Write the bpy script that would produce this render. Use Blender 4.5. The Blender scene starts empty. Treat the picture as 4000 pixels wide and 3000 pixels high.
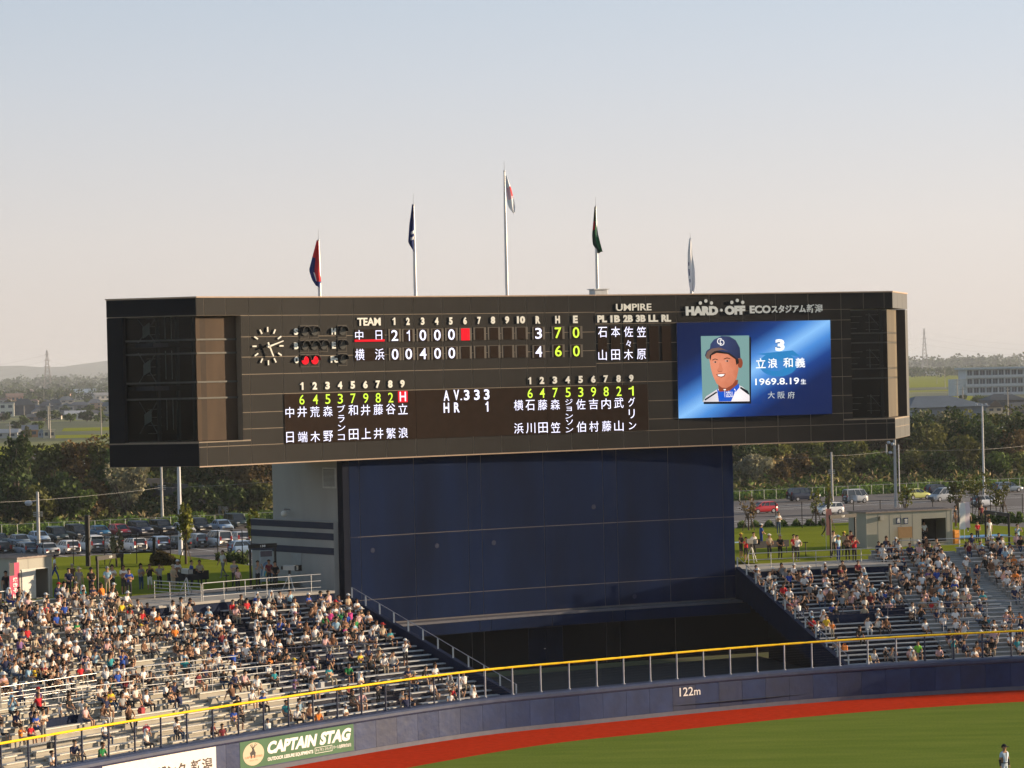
import bpy, math, random
import numpy as np
from mathutils import Vector, Matrix

# ---------------------------------------------------------------- camera, sky, sun, exposure
SC = bpy.context.scene
R = math.radians
CAM = Vector((0.0, 0.0, 20.0))
FPX = 11500.0                      # focal length in photograph pixels (4000 wide)
ROLL = 0.0228
PITCH = 58.0 / FPX
_F = Vector((0, math.cos(PITCH), -math.sin(PITCH)))
_Z = Vector((0, math.sin(PITCH), math.cos(PITCH)))
_X = Vector((1, 0, 0))
CR = _X * math.cos(ROLL) - _Z * math.sin(ROLL)
CU = _X * math.sin(ROLL) + _Z * math.cos(ROLL)
cd = bpy.data.cameras.new('camera')
cd.sensor_width = 36.0
cd.lens = 36.0 * FPX / 4000.0
cd.clip_start = 1.0
cd.clip_end = 60000.0
cam = bpy.data.objects.new('camera', cd)
M3 = Matrix((CR, CU, -_F)).transposed()
cam.matrix_world = Matrix.Translation(CAM) @ M3.to_4x4()
SC.collection.objects.link(cam)
SC.camera = cam

SUN_TH = R(16.0)                   # sun azimuth measured from +X towards +Y
SUN_EL = R(10.0)
W = bpy.data.worlds.new('World'); SC.world = W; W.use_nodes = True
nt = W.node_tree
for n in list(nt.nodes): nt.nodes.remove(n)
wo = nt.nodes.new('ShaderNodeOutputWorld'); bg = nt.nodes.new('ShaderNodeBackground')
sky = nt.nodes.new('ShaderNodeTexSky'); sky.sky_type = 'NISHITA'; sky.sun_disc = False
sky.sun_elevation = SUN_EL
sky.sun_rotation = math.pi / 2 - SUN_TH
sky.altitude = 0.0; sky.air_density = 1.0; sky.dust_density = 1.3; sky.ozone_density = 1.0
# evening haze: the low sky is veiled by pale dust, warm at the horizon and bluer above, thinning towards the zenith
geo = nt.nodes.new('ShaderNodeTexCoord'); sep = nt.nodes.new('ShaderNodeSeparateXYZ')
nt.links.new(geo.outputs['Generated'], sep.inputs[0])
rp = nt.nodes.new('ShaderNodeValToRGB'); nt.links.new(sep.outputs['Z'], rp.inputs[0]); e_ = rp.color_ramp.elements; KS = 1.0 / 4.0
e_[0].position = 0.0; e_[0].color = (3.95 * KS, 3.50 * KS, 3.20 * KS, 1); e_[1].position = .16; e_[1].color = (2.50 * KS, 3.0 * KS, 3.85 * KS, 1)
for p_, c_ in ((.045, (3.92, 3.68, 3.60)), (.10, (3.22, 3.42, 3.80))):
    q_ = e_.new(p_); q_.color = (c_[0] * KS, c_[1] * KS, c_[2] * KS, 1)
sc4 = nt.nodes.new('ShaderNodeVectorMath'); sc4.operation = 'SCALE'; nt.links.new(rp.outputs[0], sc4.inputs[0])
# a little brighter towards the sun side
sx = nt.nodes.new('ShaderNodeMapRange'); sx.inputs['From Min'].default_value = -1; sx.inputs['From Max'].default_value = 1; sx.inputs['To Min'].default_value = 2.7; sx.inputs['To Max'].default_value = 4.8
nt.links.new(sep.outputs['X'], sx.inputs['Value']); nt.links.new(sx.outputs[0], sc4.inputs['Scale'])
mr = nt.nodes.new('ShaderNodeMapRange'); mr.inputs['From Min'].default_value = 0.10; mr.inputs['From Max'].default_value = 0.45
mr.inputs['To Min'].default_value = .93; mr.inputs['To Max'].default_value = 0.0; mr.clamp = True
nt.links.new(sep.outputs['Z'], mr.inputs['Value'])
veil = nt.nodes.new('ShaderNodeMix'); veil.data_type = 'RGBA'; veil.blend_type = 'MIX'
nt.links.new(mr.outputs[0], veil.inputs[0]); nt.links.new(sky.outputs[0], veil.inputs[6]); nt.links.new(sc4.outputs[0], veil.inputs[7])
nt.links.new(veil.outputs[2], bg.inputs['Color'])
bg.inputs['Strength'].default_value = 0.115
nt.links.new(bg.outputs[0], wo.inputs['Surface'])

sl = bpy.data.lights.new('sun', 'SUN'); sl.energy = 5.0; sl.angle = R(0.6); sl.color = (1.0, 0.76, 0.50)
sun = bpy.data.objects.new('sun', sl); SC.collection.objects.link(sun)
sdir = Vector((math.cos(SUN_TH) * math.cos(SUN_EL), math.sin(SUN_TH) * math.cos(SUN_EL), math.sin(SUN_EL)))
sun.rotation_euler = sdir.to_track_quat('Z', 'Y').to_euler()
sun.location = (60, -20, 60)
SC.view_settings.view_transform = 'Standard'
SC.view_settings.look = 'None'
SC.view_settings.gamma = 1.0
SC.view_settings.use_curve_mapping = False
SC.view_settings.exposure = 0.88
SC.cycles.use_denoising = True
SC.cycles.max_bounces = 6
SC.cycles.transparent_max_bounces = 16
SC.cycles.volume_bounces = 0
SC.cycles.caustics_reflective = False
SC.cycles.caustics_refractive = False

# ---------------------------------------------------------------- pixel <-> place (used while laying out)
def ray(x, y):
    return (_F * FPX + CR * (x - 2000.0) + CU * (1500.0 - y)).normalized()
def at_z(x, y, z):
    d = ray(x, y); t = (z - CAM.z) / d.z
    return CAM + d * t
def at_y(x, y, Y):
    d = ray(x, y); return CAM + d * (Y / d.y)
def px(p):
    d = Vector(p) - CAM
    w = d.dot(_F)
    return (2000 + FPX * d.dot(CR) / w, 1500 - FPX * d.dot(CU) / w)
class Frame:
    """a local frame: origin and yaw; local x right, local y away, z up"""
    def __init__(s, o, yaw):
        s.o = Vector(o); s.yaw = yaw
        s.ux = Vector((math.cos(yaw), math.sin(yaw), 0)); s.uy = Vector((-math.sin(yaw), math.cos(yaw), 0))
    def hit(s, x, y, off=0.0):
        """photograph pixel -> (u, z) on the local plane y = off"""
        d = ray(x, y); p0 = s.o + s.uy * off
        t = (p0 - CAM).dot(s.uy) / d.dot(s.uy)
        p = CAM + d * t
        return ((p - s.o).dot(s.ux), p.z - s.o.z)
    def world(s, u, v, z):
        return s.o + s.ux * u + s.uy * v + Vector((0, 0, z))

class Arc:
    """upright cylinder sheet seen from inside: u along the arc to the right, v away, z up"""
    def __init__(s, P1, P2, rad):
        P1 = Vector(P1); P2 = Vector(P2); P1.z = P2.z = 0
        d = P2 - P1; L = d.length; d.normalize(); nn = Vector((-d.y, d.x, 0))
        s.R = rad; s.C = (P1 + P2) / 2 - nn * math.sqrt(rad * rad - L * L / 4)
        s.chord = math.atan2(d.y, d.x); half = math.asin(L / 2 / rad); s.psi0 = s.chord + half; s.W = 2 * half * rad; s.o = P1
    def psi(s, u): return s.psi0 - u / s.R
    def n(s, u): a = s.psi(u); return Vector((-math.sin(a), math.cos(a), 0))
    def world(s, u, v, z): p = s.C + s.n(u) * (s.R + v); return Vector((p.x, p.y, z))
    def hit(s, x, y, off=0.0):
        d = ray(x, y); r = s.R + off; ex, ey = CAM.x - s.C.x, CAM.y - s.C.y
        A = d.x ** 2 + d.y ** 2; B = ex * d.x + ey * d.y; Cc = ex * ex + ey * ey - r * r
        t = (-B + math.sqrt(B * B - A * Cc)) / A; p = CAM + d * t
        q = Vector((p.x - s.C.x, p.y - s.C.y)); a = math.atan2(-q.x, q.y)
        return ((s.psi0 - a) * s.R, p.z)
WARP = [None, False]      # (mapping of part coordinates, subdivide wide boxes)

# ---------------------------------------------------------------- objects
COL = SC.collection
def tag(o, label=None, cat=None, group=None, kind=None):
    if label: o['label'] = label
    if cat: o['category'] = cat
    if group: o['group'] = group
    if kind: o['kind'] = kind
    return o
def empty(name, loc=(0, 0, 0), rz=0.0):
    o = bpy.data.objects.new(name, None); o.empty_display_size = 0.3
    o.location = loc; o.rotation_euler = (0, 0, rz); COL.objects.link(o)
    return o
KIDS = {}
def link(name, mesh, parent=None, loc=(0, 0, 0), rz=0.0):
    o = bpy.data.objects.new(name, mesh); COL.objects.link(o)
    o.location = loc; o.rotation_euler = (0, 0, rz)
    if parent is not None:
        o.parent = parent; KIDS.setdefault(parent.name, []).append(o)
    return o
def copy_tree(o, parent=None):
    c = o.copy(); COL.objects.link(c)
    if parent is not None:
        c.parent = parent; KIDS.setdefault(parent.name, []).append(c)
    for k in KIDS.get(o.name, []): copy_tree(k, c)
    return c

class MB:
    def __init__(s): s.v = []; s.f = []; s.m = []; s.sm = []
    def add(s, vs, fs, mi=0, smooth=False):
        b = len(s.v); s.v += [tuple(p) for p in vs]
        for f in fs: s.f.append(tuple(b + i for i in f)); s.m.append(mi); s.sm.append(smooth)
    def box(s, x0, x1, y0, y1, z0, z1, mi=0, M=None):
        if WARP[1] and x1 - x0 > 1.3 and M is None:
            k = int(math.ceil((x1 - x0) / 1.1)); vs = []
            for i in range(k + 1):
                x = x0 + (x1 - x0) * i / k; vs += [(x, y0, z0), (x, y0, z1), (x, y1, z1), (x, y1, z0)]
            fs = [(0, 1, 2, 3), (4 * k + 3, 4 * k + 2, 4 * k + 1, 4 * k)]
            for i in range(k):
                for q in range(4): fs.append((4 * i + q, 4 * i + 4 + q, 4 * i + 4 + (q + 1) % 4, 4 * i + (q + 1) % 4))
            s.add(vs, fs, mi); return s
        vs = [Vector(p) for p in ((x0, y0, z0), (x1, y0, z0), (x1, y1, z0), (x0, y1, z0), (x0, y0, z1), (x1, y0, z1), (x1, y1, z1), (x0, y1, z1))]
        if M: vs = [M @ p for p in vs]
        s.add(vs, [(0, 3, 2, 1), (4, 5, 6, 7), (0, 1, 5, 4), (1, 2, 6, 5), (2, 3, 7, 6), (3, 0, 4, 7)], mi)
        return s
    def bev(s, x0, x1, y0, y1, z0, z1, b=0.02, mi=0):
        """box with chamfered vertical and top edges"""
        vs = []
        def ring(z, k):
            return [(x0 + k, y0 + b, z), (x0 + b, y0 + k, z), (x1 - b, y0 + k, z), (x1 - k, y0 + b, z), (x1 - k, y1 - b, z), (x1 - b, y1 - k, z), (x0 + b, y1 - k, z), (x0 + k, y1 - b, z)]
        vs = ring(z0, 0) + ring(z1 - b, 0) + ring(z1, b * .7)
        fs = [tuple(range(7, -1, -1)), tuple(range(16, 24))]
        for r in (0, 8):
            for i in range(8): fs.append((r + i, r + (i + 1) % 8, r + 8 + (i + 1) % 8, r + 8 + i))
        s.add(vs, fs, mi); return s
    def tube(s, p, q, r, n=6, r2=None, mi=0, caps=True):
        p = Vector(p); q = Vector(q); d = (q - p)
        if d.length < 1e-6: return s
        d.normalize(); a = d.orthogonal().normalized(); b = d.cross(a); r2 = r if r2 is None else r2
        vs = [p + (a * math.cos(2 * math.pi * i / n) + b * math.sin(2 * math.pi * i / n)) * r for i in range(n)]
        vs += [q + (a * math.cos(2 * math.pi * i / n) + b * math.sin(2 * math.pi * i / n)) * r2 for i in range(n)]
        fs = [(i, (i + 1) % n, n + (i + 1) % n, n + i) for i in range(n)]
        s.add(vs, fs, mi, n > 5)
        if caps: s.add(vs, [tuple(range(n - 1, -1, -1)), tuple(range(n, 2 * n))], mi)
        return s
    def path(s, pts, r, n=6, mi=0):
        for a, b in zip(pts[:-1], pts[1:]): s.tube(a, b, r, n, mi=mi, caps=False)
        return s
    def prism(s, poly, y0, y1, mi=0, M=None):
        """polygon in local x,z extruded along y"""
        n = len(poly)
        vs = [Vector((x, y0, z)) for x, z in poly] + [Vector((x, y1, z)) for x, z in poly]
        if M: vs = [M @ p for p in vs]
        fs = [tuple(range(n)), tuple(range(2 * n - 1, n - 1, -1))] + [(i, n + i, n + (i + 1) % n, (i + 1) % n) for i in range(n)]
        s.add(vs, fs, mi); return s
    def vprism(s, poly, z0, z1, mi=0):
        n = len(poly)
        vs = [(x, y, z0) for x, y in poly] + [(x, y, z1) for x, y in poly]
        fs = [tuple(range(n - 1, -1, -1)), tuple(range(n, 2 * n))] + [(i, (i + 1) % n, n + (i + 1) % n, n + i) for i in range(n)]
        s.add(vs, fs, mi); return s
    def ball(s, c, r, nu=8, nv=6, mi=0):
        c = Vector(c); r = r if hasattr(r, '__len__') else (r, r, r)
        vs = []; fs = []
        for j in range(nv + 1):
            th = math.pi * j / nv
            for i in range(nu):
                ph = 2 * math.pi * i / nu
                vs.append((c.x + r[0] * math.sin(th) * math.cos(ph), c.y + r[1] * math.sin(th) * math.sin(ph), c.z + r[2] * math.cos(th)))
        for j in range(nv):
            for i in range(nu):
                fs.append((j * nu + i, (j + 1) * nu + i, (j + 1) * nu + (i + 1) % nu, j * nu + (i + 1) % nu))
        s.add(vs, fs, mi, True); return s
    def mesh(s, name, mats):
        me = bpy.data.meshes.new(name)
        me.from_pydata([WARP[0](*p) for p in s.v] if WARP[0] else s.v, [], s.f)
        for m in (mats if isinstance(mats, (list, tuple)) else [mats]): me.materials.append(m)
        if any(s.m): me.polygons.foreach_set('material_index', s.m)
        if any(s.sm): me.polygons.foreach_set('use_smooth', s.sm)
        me.update(); return me
    def build(s, name, mats, parent=None, loc=(0, 0, 0), rz=0.0):
        return link(name, s.mesh(name, mats), parent, loc, rz)

# ---------------------------------------------------------------- materials
MATS = {}
def mat(name, col, rough=0.7, metal=0.0, var=0.12, scale=3.0, spec=0.3, bump=0.0, bscale=20.0, emit=None, es=1.0, streak=0.0):
    if name in MATS: return MATS[name]
    m = bpy.data.materials.new(name); m.use_nodes = True; MATS[name] = m
    t = m.node_tree; b = t.nodes['Principled BSDF']
    b.inputs['Roughness'].default_value = rough; b.inputs['Metallic'].default_value = metal
    b.inputs['Specular IOR Level'].default_value = spec
    c = (col[0], col[1], col[2], 1)
    if var > 0:
        tc = t.nodes.new('ShaderNodeTexCoord'); no = t.nodes.new('ShaderNodeTexNoise'); no.inputs['Scale'].default_value = scale
        no.inputs['Detail'].default_value = 5
        geo = t.nodes.new('ShaderNodeNewGeometry')
        src = geo.outputs['Position']
        if streak > 0:
            mp = t.nodes.new('ShaderNodeMapping'); mp.inputs['Scale'].default_value = (1, 1, streak); t.links.new(src, mp.inputs[0]); src = mp.outputs[0]
        t.links.new(src, no.inputs['Vector'])
        r = t.nodes.new('ShaderNodeMapRange'); r.inputs['From Min'].default_value = 0.25; r.inputs['From Max'].default_value = 0.75
        r.inputs['To Min'].default_value = 1 - var; r.inputs['To Max'].default_value = 1 + var
        t.links.new(no.outputs[0], r.inputs['Value'])
        mx = t.nodes.new('ShaderNodeVectorMath'); mx.operation = 'SCALE'; mx.inputs[0].default_value = col[:3]
        t.links.new(r.outputs[0], mx.inputs['Scale']); t.links.new(mx.outputs[0], b.inputs['Base Color'])
    else: b.inputs['Base Color'].default_value = c
    if bump > 0:
        n2 = t.nodes.new('ShaderNodeTexNoise'); n2.inputs['Scale'].default_value = bscale
        g2 = t.nodes.new('ShaderNodeNewGeometry'); t.links.new(g2.outputs['Position'], n2.inputs['Vector'])
        bp = t.nodes.new('ShaderNodeBump'); bp.inputs['Strength'].default_value = bump; bp.inputs['Distance'].default_value = 0.05
        t.links.new(n2.outputs[0], bp.inputs['Height']); t.links.new(bp.outputs[0], b.inputs['Normal'])
    if emit:
        b.inputs['Emission Color'].default_value = (*emit, 1); b.inputs['Emission Strength'].default_value = es
    return m

# ---------------------------------------------------------------- lettering
_txt = {}
def text_mesh(s, bold=0.0):
    """glyph outlines of a string as vertices and faces in the unit box"""
    key = (s, bold)
    if key in _txt: return _txt[key]
    if s == '1':
        w = .5 if bold > .012 else .3
        v = np.array([(1 - w, 0, 0), (1, 0, 0), (1, 1, 0), (1 - w * .75, 1, 0), (1 - w - .1, .86, 0), (0, .78, 0), (0, .66, 0), (1 - w, .70, 0)])
        _txt[key] = (v, [tuple(range(8))]); return _txt[key]
    cu = bpy.data.curves.new('lettering', 'FONT'); cu.body = s; cu.size = 1.0; cu.offset = bold; cu.resolution_u = 3
    cu.fill_mode = 'FRONT'
    ob = bpy.data.objects.new('lettering', cu); me = ob.to_mesh()
    v = np.array([tuple(p.co) for p in me.vertices]) if len(me.vertices) else np.zeros((1, 3))
    f = [tuple(p.vertices) for p in me.polygons]
    ob.to_mesh_clear(); bpy.data.objects.remove(ob); bpy.data.curves.remove(cu)
    lo = v.min(0); hi = v.max(0); w = max(hi[0] - lo[0], 1e-4); h = max(hi[1] - lo[1], 1e-4)
    v[:, 0] = (v[:, 0] - lo[0]) / w; v[:, 1] = (v[:, 1] - lo[1]) / h
    _txt[key] = (v, f); return _txt[key]
def put_text(mb, s, x0, x1, z0, z1, y, bold=0.0, mi=0, thick=0.0, shear=0.0):
    v, f = text_mesh(s, bold)
    vs = [(x0 + p[0] * (x1 - x0) + shear * (p[1] - .5) * (z1 - z0), y, z0 + p[1] * (z1 - z0)) for p in v]
    mb.add(vs, f, mi)
    if thick > 0:
        # side walls along the boundary edges
        edge = {}
        for fc in f:
            for a, b in zip(fc, fc[1:] + fc[:1]):
                k = (min(a, b), max(a, b)); edge[k] = edge.get(k, 0) + 1
        base = len(mb.v); mb.v += [(p[0], y + thick, p[2]) for p in vs]
        off = base - len(vs)
        for (a, b), c in edge.items():
            if c == 1:
                mb.f.append((off + a, off + b, base + b, base + a)); mb.m.append(mi); mb.sm.append(False)
# ---------------------------------------------------------------- people
BODY = {}
LEAN = {'knees': .16, 'back': -.08, 'lap': .04, 'face': .05, 'cross': 0.0, 'shade': .02}
def sk_mesh(joints, bones, sub=1):
    me = bpy.data.meshes.new('person_body'); names = list(joints); ix = {n: i for i, n in enumerate(names)}
    me.from_pydata([joints[n][:3] for n in names], [(ix[a], ix[b]) for a, b, _ in bones], []); ob = bpy.data.objects.new('person_body', me); COL.objects.link(ob)
    md = ob.modifiers.new('skin', 'SKIN'); md.use_smooth_shade = True
    sv = me.skin_vertices[0].data
    for n in names: r = joints[n][3]; rr = r if hasattr(r, '__len__') else (r, r); sv[ix[n]].radius = rr; sv[ix[n]].use_root = (n == 'pelvis')
    if sub: s2 = ob.modifiers.new('sub', 'SUBSURF'); s2.levels = sub
    dg = bpy.context.evaluated_depsgraph_get(); ev = ob.evaluated_get(dg).to_mesh()
    V = np.array([tuple(v.co) for v in ev.vertices]); F = [tuple(p.vertices) for p in ev.polygons]; bpy.data.objects.remove(ob); bpy.data.meshes.remove(me)
    # material region of each face from the nearest bone
    segs = []
    for a, b, reg in bones: segs.append((np.array(joints[a][:3]), np.array(joints[b][:3]), reg))
    C = np.array([V[list(f)].mean(0) for f in F]); best = np.full(len(F), 1e9); mi = np.zeros(len(F), int)
    for a, b, reg in segs:
        d = b - a; L2 = max((d * d).sum(), 1e-9); t = np.clip(((C - a) @ d) / L2, 0, 1); dist = np.linalg.norm(C - (a + t[:, None] * d), axis=1)
        r = np.where(True, reg if not isinstance(reg, tuple) else 0, 0)
        if isinstance(reg, tuple): rg_ = np.where(t < reg[2], reg[0], reg[1])
        else: rg_ = np.full(len(F), reg)
        m = dist < best; best[m] = dist[m]; mi[m] = rg_[m]
    return V, F, mi
# regions: 0 skin, 1 shirt, 2 trousers, 3 hair, 4 shoes, 5 shin, 6 headwear
def base(seated, lean=0.0, arms='lap', legs='down', hat='hair', h=1.0, look=0.0):
    J = {}; 
    if seated:
        py, pz = 0.0, .10; J['pelvis'] = (0, py, pz, (.155, .125)); ly = -lean
        J['belly'] = (0, py + ly * .35, pz + .17, (.145, .115)); J['chest'] = (0, py + ly * .8, pz + .37, (.155, .115)); J['neck'] = (0, py + ly * 1.05 - .01, pz + .52, (.058, .058)); hz_ = pz + .66
        J['head'] = (look * .02, py + ly * 1.2 - .03, hz_, (.088, .098)); J['crown'] = (look * .02, py + ly * 1.2 - .02, hz_ + .07, (.078, .088))
    else:
        J['pelvis'] = (0, 0, .93, (.15, .11)); J['belly'] = (0, -.01, 1.10, (.14, .11)); J['chest'] = (0, -.01, 1.30, (.155, .11)); J['neck'] = (0, -.01, 1.46, (.056, .056)); J['head'] = (look * .02, -.03, 1.60, (.086, .098)); J['crown'] = (look * .02, -.02, 1.67, (.076, .088))
    cx, cy, cz = J['chest'][:3]
    for s, n in ((-1, 'l'), (1, 'r')):
        J['sh' + n] = (s * .175, cy, cz + .075, .062)
        S = np.array([s * .205, cy, cz + .06])
        if arms == 'lap': e = (s * .25, cy - .07, cz - .20); w_ = (s * .10, cy - .29, cz - .30); hd = (s * .05, cy - .35, cz - .31)
        elif arms == 'knees': e = (s * .24, cy - .12, cz - .22); w_ = (s * .10, cy - .33, cz - .26); hd = (s * .03, cy - .38, cz - .22)
        elif arms == 'face': e = (s * .26, cy - .20, cz - .10); w_ = (s * .12, cy - .24, cz + .17); hd = (s * .06, cy - .20, cz + .25)
        elif arms == 'cross': e = (s * .25, cy - .06, cz - .19); w_ = (-s * .03, cy - .20, cz - .12 - s * .02); hd = (-s * .12, cy - .17, cz - .08)
        elif arms == 'shade': e = (s * .27, cy - .14, cz - (.16 if s < 0 else -.02)); w_ = ((s * .12, cy - .28, cz - .26) if s < 0 else (s * .16, cy - .16, cz + .24)); hd = ((s * .06, cy - .33, cz - .28) if s < 0 else (s * .08, cy - .15, cz + .30))
        elif arms == 'back': e = (s * .25, cy + .13, cz - .20); w_ = (s * .27, cy + .22, cz - .42); hd = (s * .27, cy + .24, cz - .46)
        elif arms == 'down': e = (s * .235, cy + .02, cz - .22); w_ = (s * .25, cy - .03, cz - .46); hd = (s * .245, cy - .05, cz - .56)
        elif arms == 'swing': e = (s * .24, cy + s * .08, cz - .21); w_ = (s * .25, cy + s * .16 - .06, cz - .42); hd = (s * .245, cy + s * .17 - .09, cz - .51)
        J['el' + n] = (*e, .043); J['wr' + n] = (*w_, .030); J['hd' + n] = (*hd, (.036, .022))
        if seated:
            k = {'down': (.13, -.44, .11), 'wide': (.21, -.42, .12), 'close': (.08, -.45, .11), 'cross': (.12 + .03 * s, -.43, .13)}[legs]; J['hip' + n] = (s * .09, -.05, .09, .088); J['kn' + n] = (s * k[0], k[1], k[2], .062)
            ax = s * (.12 if legs != 'cross' else -.04) ; J['an' + n] = (ax, -.42 - (.06 if s > 0 else 0), -.30, .040); J['to' + n] = (ax + s * .02, -.57, -.345, (.045, .03))
        else:
            st = {'stand': 0, 'walk': 1}[legs]; J['hip' + n] = (s * .085, 0, .86, .085); J['kn' + n] = (s * .10, -.03 - st * s * .16, .48, .058); J['an' + n] = (s * .105, .01 - st * s * .26 + (st * .10 if s < 0 else 0), .09 + (st * .07 if s < 0 else 0), .038); J['to' + n] = (s * .115, -.13 - st * s * .26 + (st * .06 if s < 0 else 0), .035 + (st * .03 if s < 0 else 0), (.044, .03))
    B = [('pelvis', 'belly', (2, 1, .35)), ('belly', 'chest', 1), ('chest', 'neck', (1, 0, .72)), ('neck', 'head', 0), ('head', 'crown', 0)]
    for n in 'lr': B += [('chest', 'sh' + n, 1), ('sh' + n, 'el' + n, (1, 0, .62)), ('el' + n, 'wr' + n, 0), ('wr' + n, 'hd' + n, 0), ('pelvis', 'hip' + n, 2), ('hip' + n, 'kn' + n, 2), ('kn' + n, 'an' + n, 5), ('an' + n, 'to' + n, 4)]
    bk = (seated, lean, arms, legs)
    if bk not in BODY: BODY[bk] = sk_mesh(J, B)
    if hat is None: return
    V, F, mi = BODY[bk]; mb = MB(); mb.add([tuple(v) for v in V], F, 0, True); mb.m = list(mi)
    H = Vector(J['head'][:3]); 
    def dome(r, z0, reg, back=0.0, fr=-1.0, cz=.045, nu=12, nv=5):
        vs = []; fs = []; c = H + Vector((0, .012 + back, cz))
        for j in range(nv + 1):
            th = (math.pi * .5 + z0) * j / nv
            for i in range(nu):
                ph = 2 * math.pi * i / nu; y = math.sin(th) * math.sin(ph) * r[1]; zz = math.cos(th) * r[2]
                if y < 0 and j >= nv - 1 and fr >= 0: zz = max(zz, fr * r[2])
                vs.append((c.x + math.sin(th) * math.cos(ph) * r[0], c.y + y, c.z + zz))
        for j in range(nv):
            for i in range(nu): fs.append((j * nu + i, (j + 1) * nu + i, (j + 1) * nu + (i + 1) % nu, j * nu + (i + 1) % nu))
        mb.add(vs, fs, reg, True)
    def disc(r0, r1, z, reg, y0=0.0, a0=0, a1=360, drop=.0, nu=14):
        vs = []; c = H + Vector((0, y0, z)); n_ = nu + (0 if a1 - a0 == 360 else 1)
        for i in range(n_):
            a = R(a0 + (a1 - a0) * i / nu); vs += [(c.x + r0 * math.cos(a), c.y + r0 * 1.15 * math.sin(a), c.z), (c.x + r1 * math.cos(a), c.y + r1 * 1.15 * math.sin(a), c.z - drop)]
        fs = [(2 * i, 2 * i + 1, (2 * i + 3) % len(vs), (2 * i + 2) % len(vs)) for i in range(nu)]; mb.add(vs, fs, reg, True)
    mb.ball(H + Vector((0, -.104, -.005)), (.016, .022, .024), 5, 4, 0)
    for s in (-1, 1): mb.ball(H + Vector((s * .09, .0, .0)), (.014, .022, .032), 5, 4, 0); mb.ball(H + Vector((s * .034, -.092, .022)), (.013, .008, .008), 5, 4, 3)
    if hat in ('hair', 'long'):
        dome((.104, .116, .104), .25, 3, .014, .30)
        if hat == 'long': dome((.112, .105, .20), -.02, 3, .045, .55, .0); mb.ball(H + Vector((0, .075, -.12)), (.10, .055, .16), 8, 6, 3)
    elif hat == 'cap': dome((.106, .118, .112), .05, 6, .006, .2); dome((.102, .114, .09), .55, 3, .022, .35, .03); disc(.09, .175, .065, 6, -.02, 205, 335, .02, 8)
    elif hat == 'sun': dome((.108, .118, .12), .0, 6, 0, .1, .05); disc(.10, .20, .06, 6, 0, 0, 360, .035); dome((.102, .114, .09), .55, 3, .022, .35, .03)
    elif hat == 'towel':
        dome((.118, .135, .125), .12, 6, .012, .22, .05); mb.ball(H + Vector((0, .07, -.10)), (.135, .085, .20), 9, 6, 6)
        for s in (-1, 1): mb.ball(H + Vector((s * .11, -.0, -.13)), (.04, .075, .17), 7, 6, 6)
    return mb
for am in LEAN:
    for lg in ('down', 'wide', 'cross'): base(True, LEAN[am], am, lg, None)
for am in ('down', 'cross', 'face', 'lap', 'swing', 'shade'): base(False, 0, am, 'stand', None)
base(False, 0, 'swing', 'walk', None)
# ---------------------------------------------------------------- wall curve (plan of the outfield wall)
WP = [(-60, 72), (-45.5, 95), (-33, 117), (-21.6, 136.2), (-13.1, 148.2), (-3.3, 159.8), (4.6, 165.4), (12.9, 170.6), (20.6, 174.2), (30.2, 177.0), (42, 179.2), (56, 180.5), (75, 180.6)]
def _cr(p0, p1, p2, p3, t):
    return tuple(0.5 * ((2 * b) + (-a + c) * t + (2 * a - 5 * b + 4 * c - d) * t * t + (-a + 3 * b - 3 * c + d) * t ** 3) for a, b, c, d in zip(p0, p1, p2, p3))
_pts = []
for i in range(1, len(WP) - 2):
    for k in range(20): _pts.append(_cr(WP[i - 1], WP[i], WP[i + 1], WP[i + 2], k / 20))
_P = np.array(_pts); _seg = np.hypot(*(np.diff(_P, axis=0).T)); _S = np.concatenate([[0], np.cumsum(_seg)])
SMAX = _S[-1]
_T = np.gradient(_P, axis=0); 
_yaw = np.arctan2(_T[:, 1], _T[:, 0])
_k = np.ones(31) / 31; _yaw = np.convolve(np.pad(_yaw, 15, mode='edge'), _k, 'valid')
def wc(s, o=0.0, z=0.0):
    x = np.interp(s, _S, _P[:, 0]); y = np.interp(s, _S, _P[:, 1]); a = np.interp(s, _S, _yaw)
    return Vector((x - math.sin(a) * o, y + math.cos(a) * o, z))
def wyaw(s): return float(np.interp(s, _S, _yaw))
def s_of(p):
    """arc position and offset of a plan point"""
    best = None
    for s in np.arange(0, SMAX, 0.5):
        a = wyaw(s); q = wc(s); d = Vector((p[0], p[1], 0)) - q
        t = d.x * math.cos(a) + d.y * math.sin(a)
        if best is None or abs(t) < best[0]:
            o = -d.x * math.sin(a) + d.y * math.cos(a)
            if o > -12: best = (abs(t), s + t, o)
    return (best[1], best[2]) if best else (0.0, -99.0)
def s_at_px(x, y, z):
    p = at_z(x, y, z); return s_of(p)

P1W, P2W = Vector((-18.40, 172.45, 0)), Vector((25.75, 198.3, 0))
BF = Arc(P1W, P2W, 112.0)
BO = P1W.copy(); BY = BF.chord
TWOV = .78
TW = Arc(P1W, P2W, 112.0); TW.R = BF.R + TWOV
_u = TW.hit(1368, 2100)[0]; TW.psi0 -= _u / TW.R; TOWER_A = TW.world(0, 0, 0); TW.o = TOWER_A
TWW = TW.hit(2872, 2100)[0]; TOWER_YAW = TW.psi0
def local_map(world, root, yaw):
    c, s_ = math.cos(yaw), math.sin(yaw)
    def f(x, y, z):
        p = world(x, y, z); dx, dy = p[0] - root[0], p[1] - root[1]
        return (dx * c + dy * s_, -dx * s_ + dy * c, p[2] - root[2])
    return f

def s_of_x(x, z, o=0.0):
    lo, hi = 5.0, 150.0
    for _ in range(40):
        m_ = (lo + hi) / 2
        if px(wc(m_, o, z))[0] < x: lo = m_
        else: hi = m_
    return lo
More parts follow.
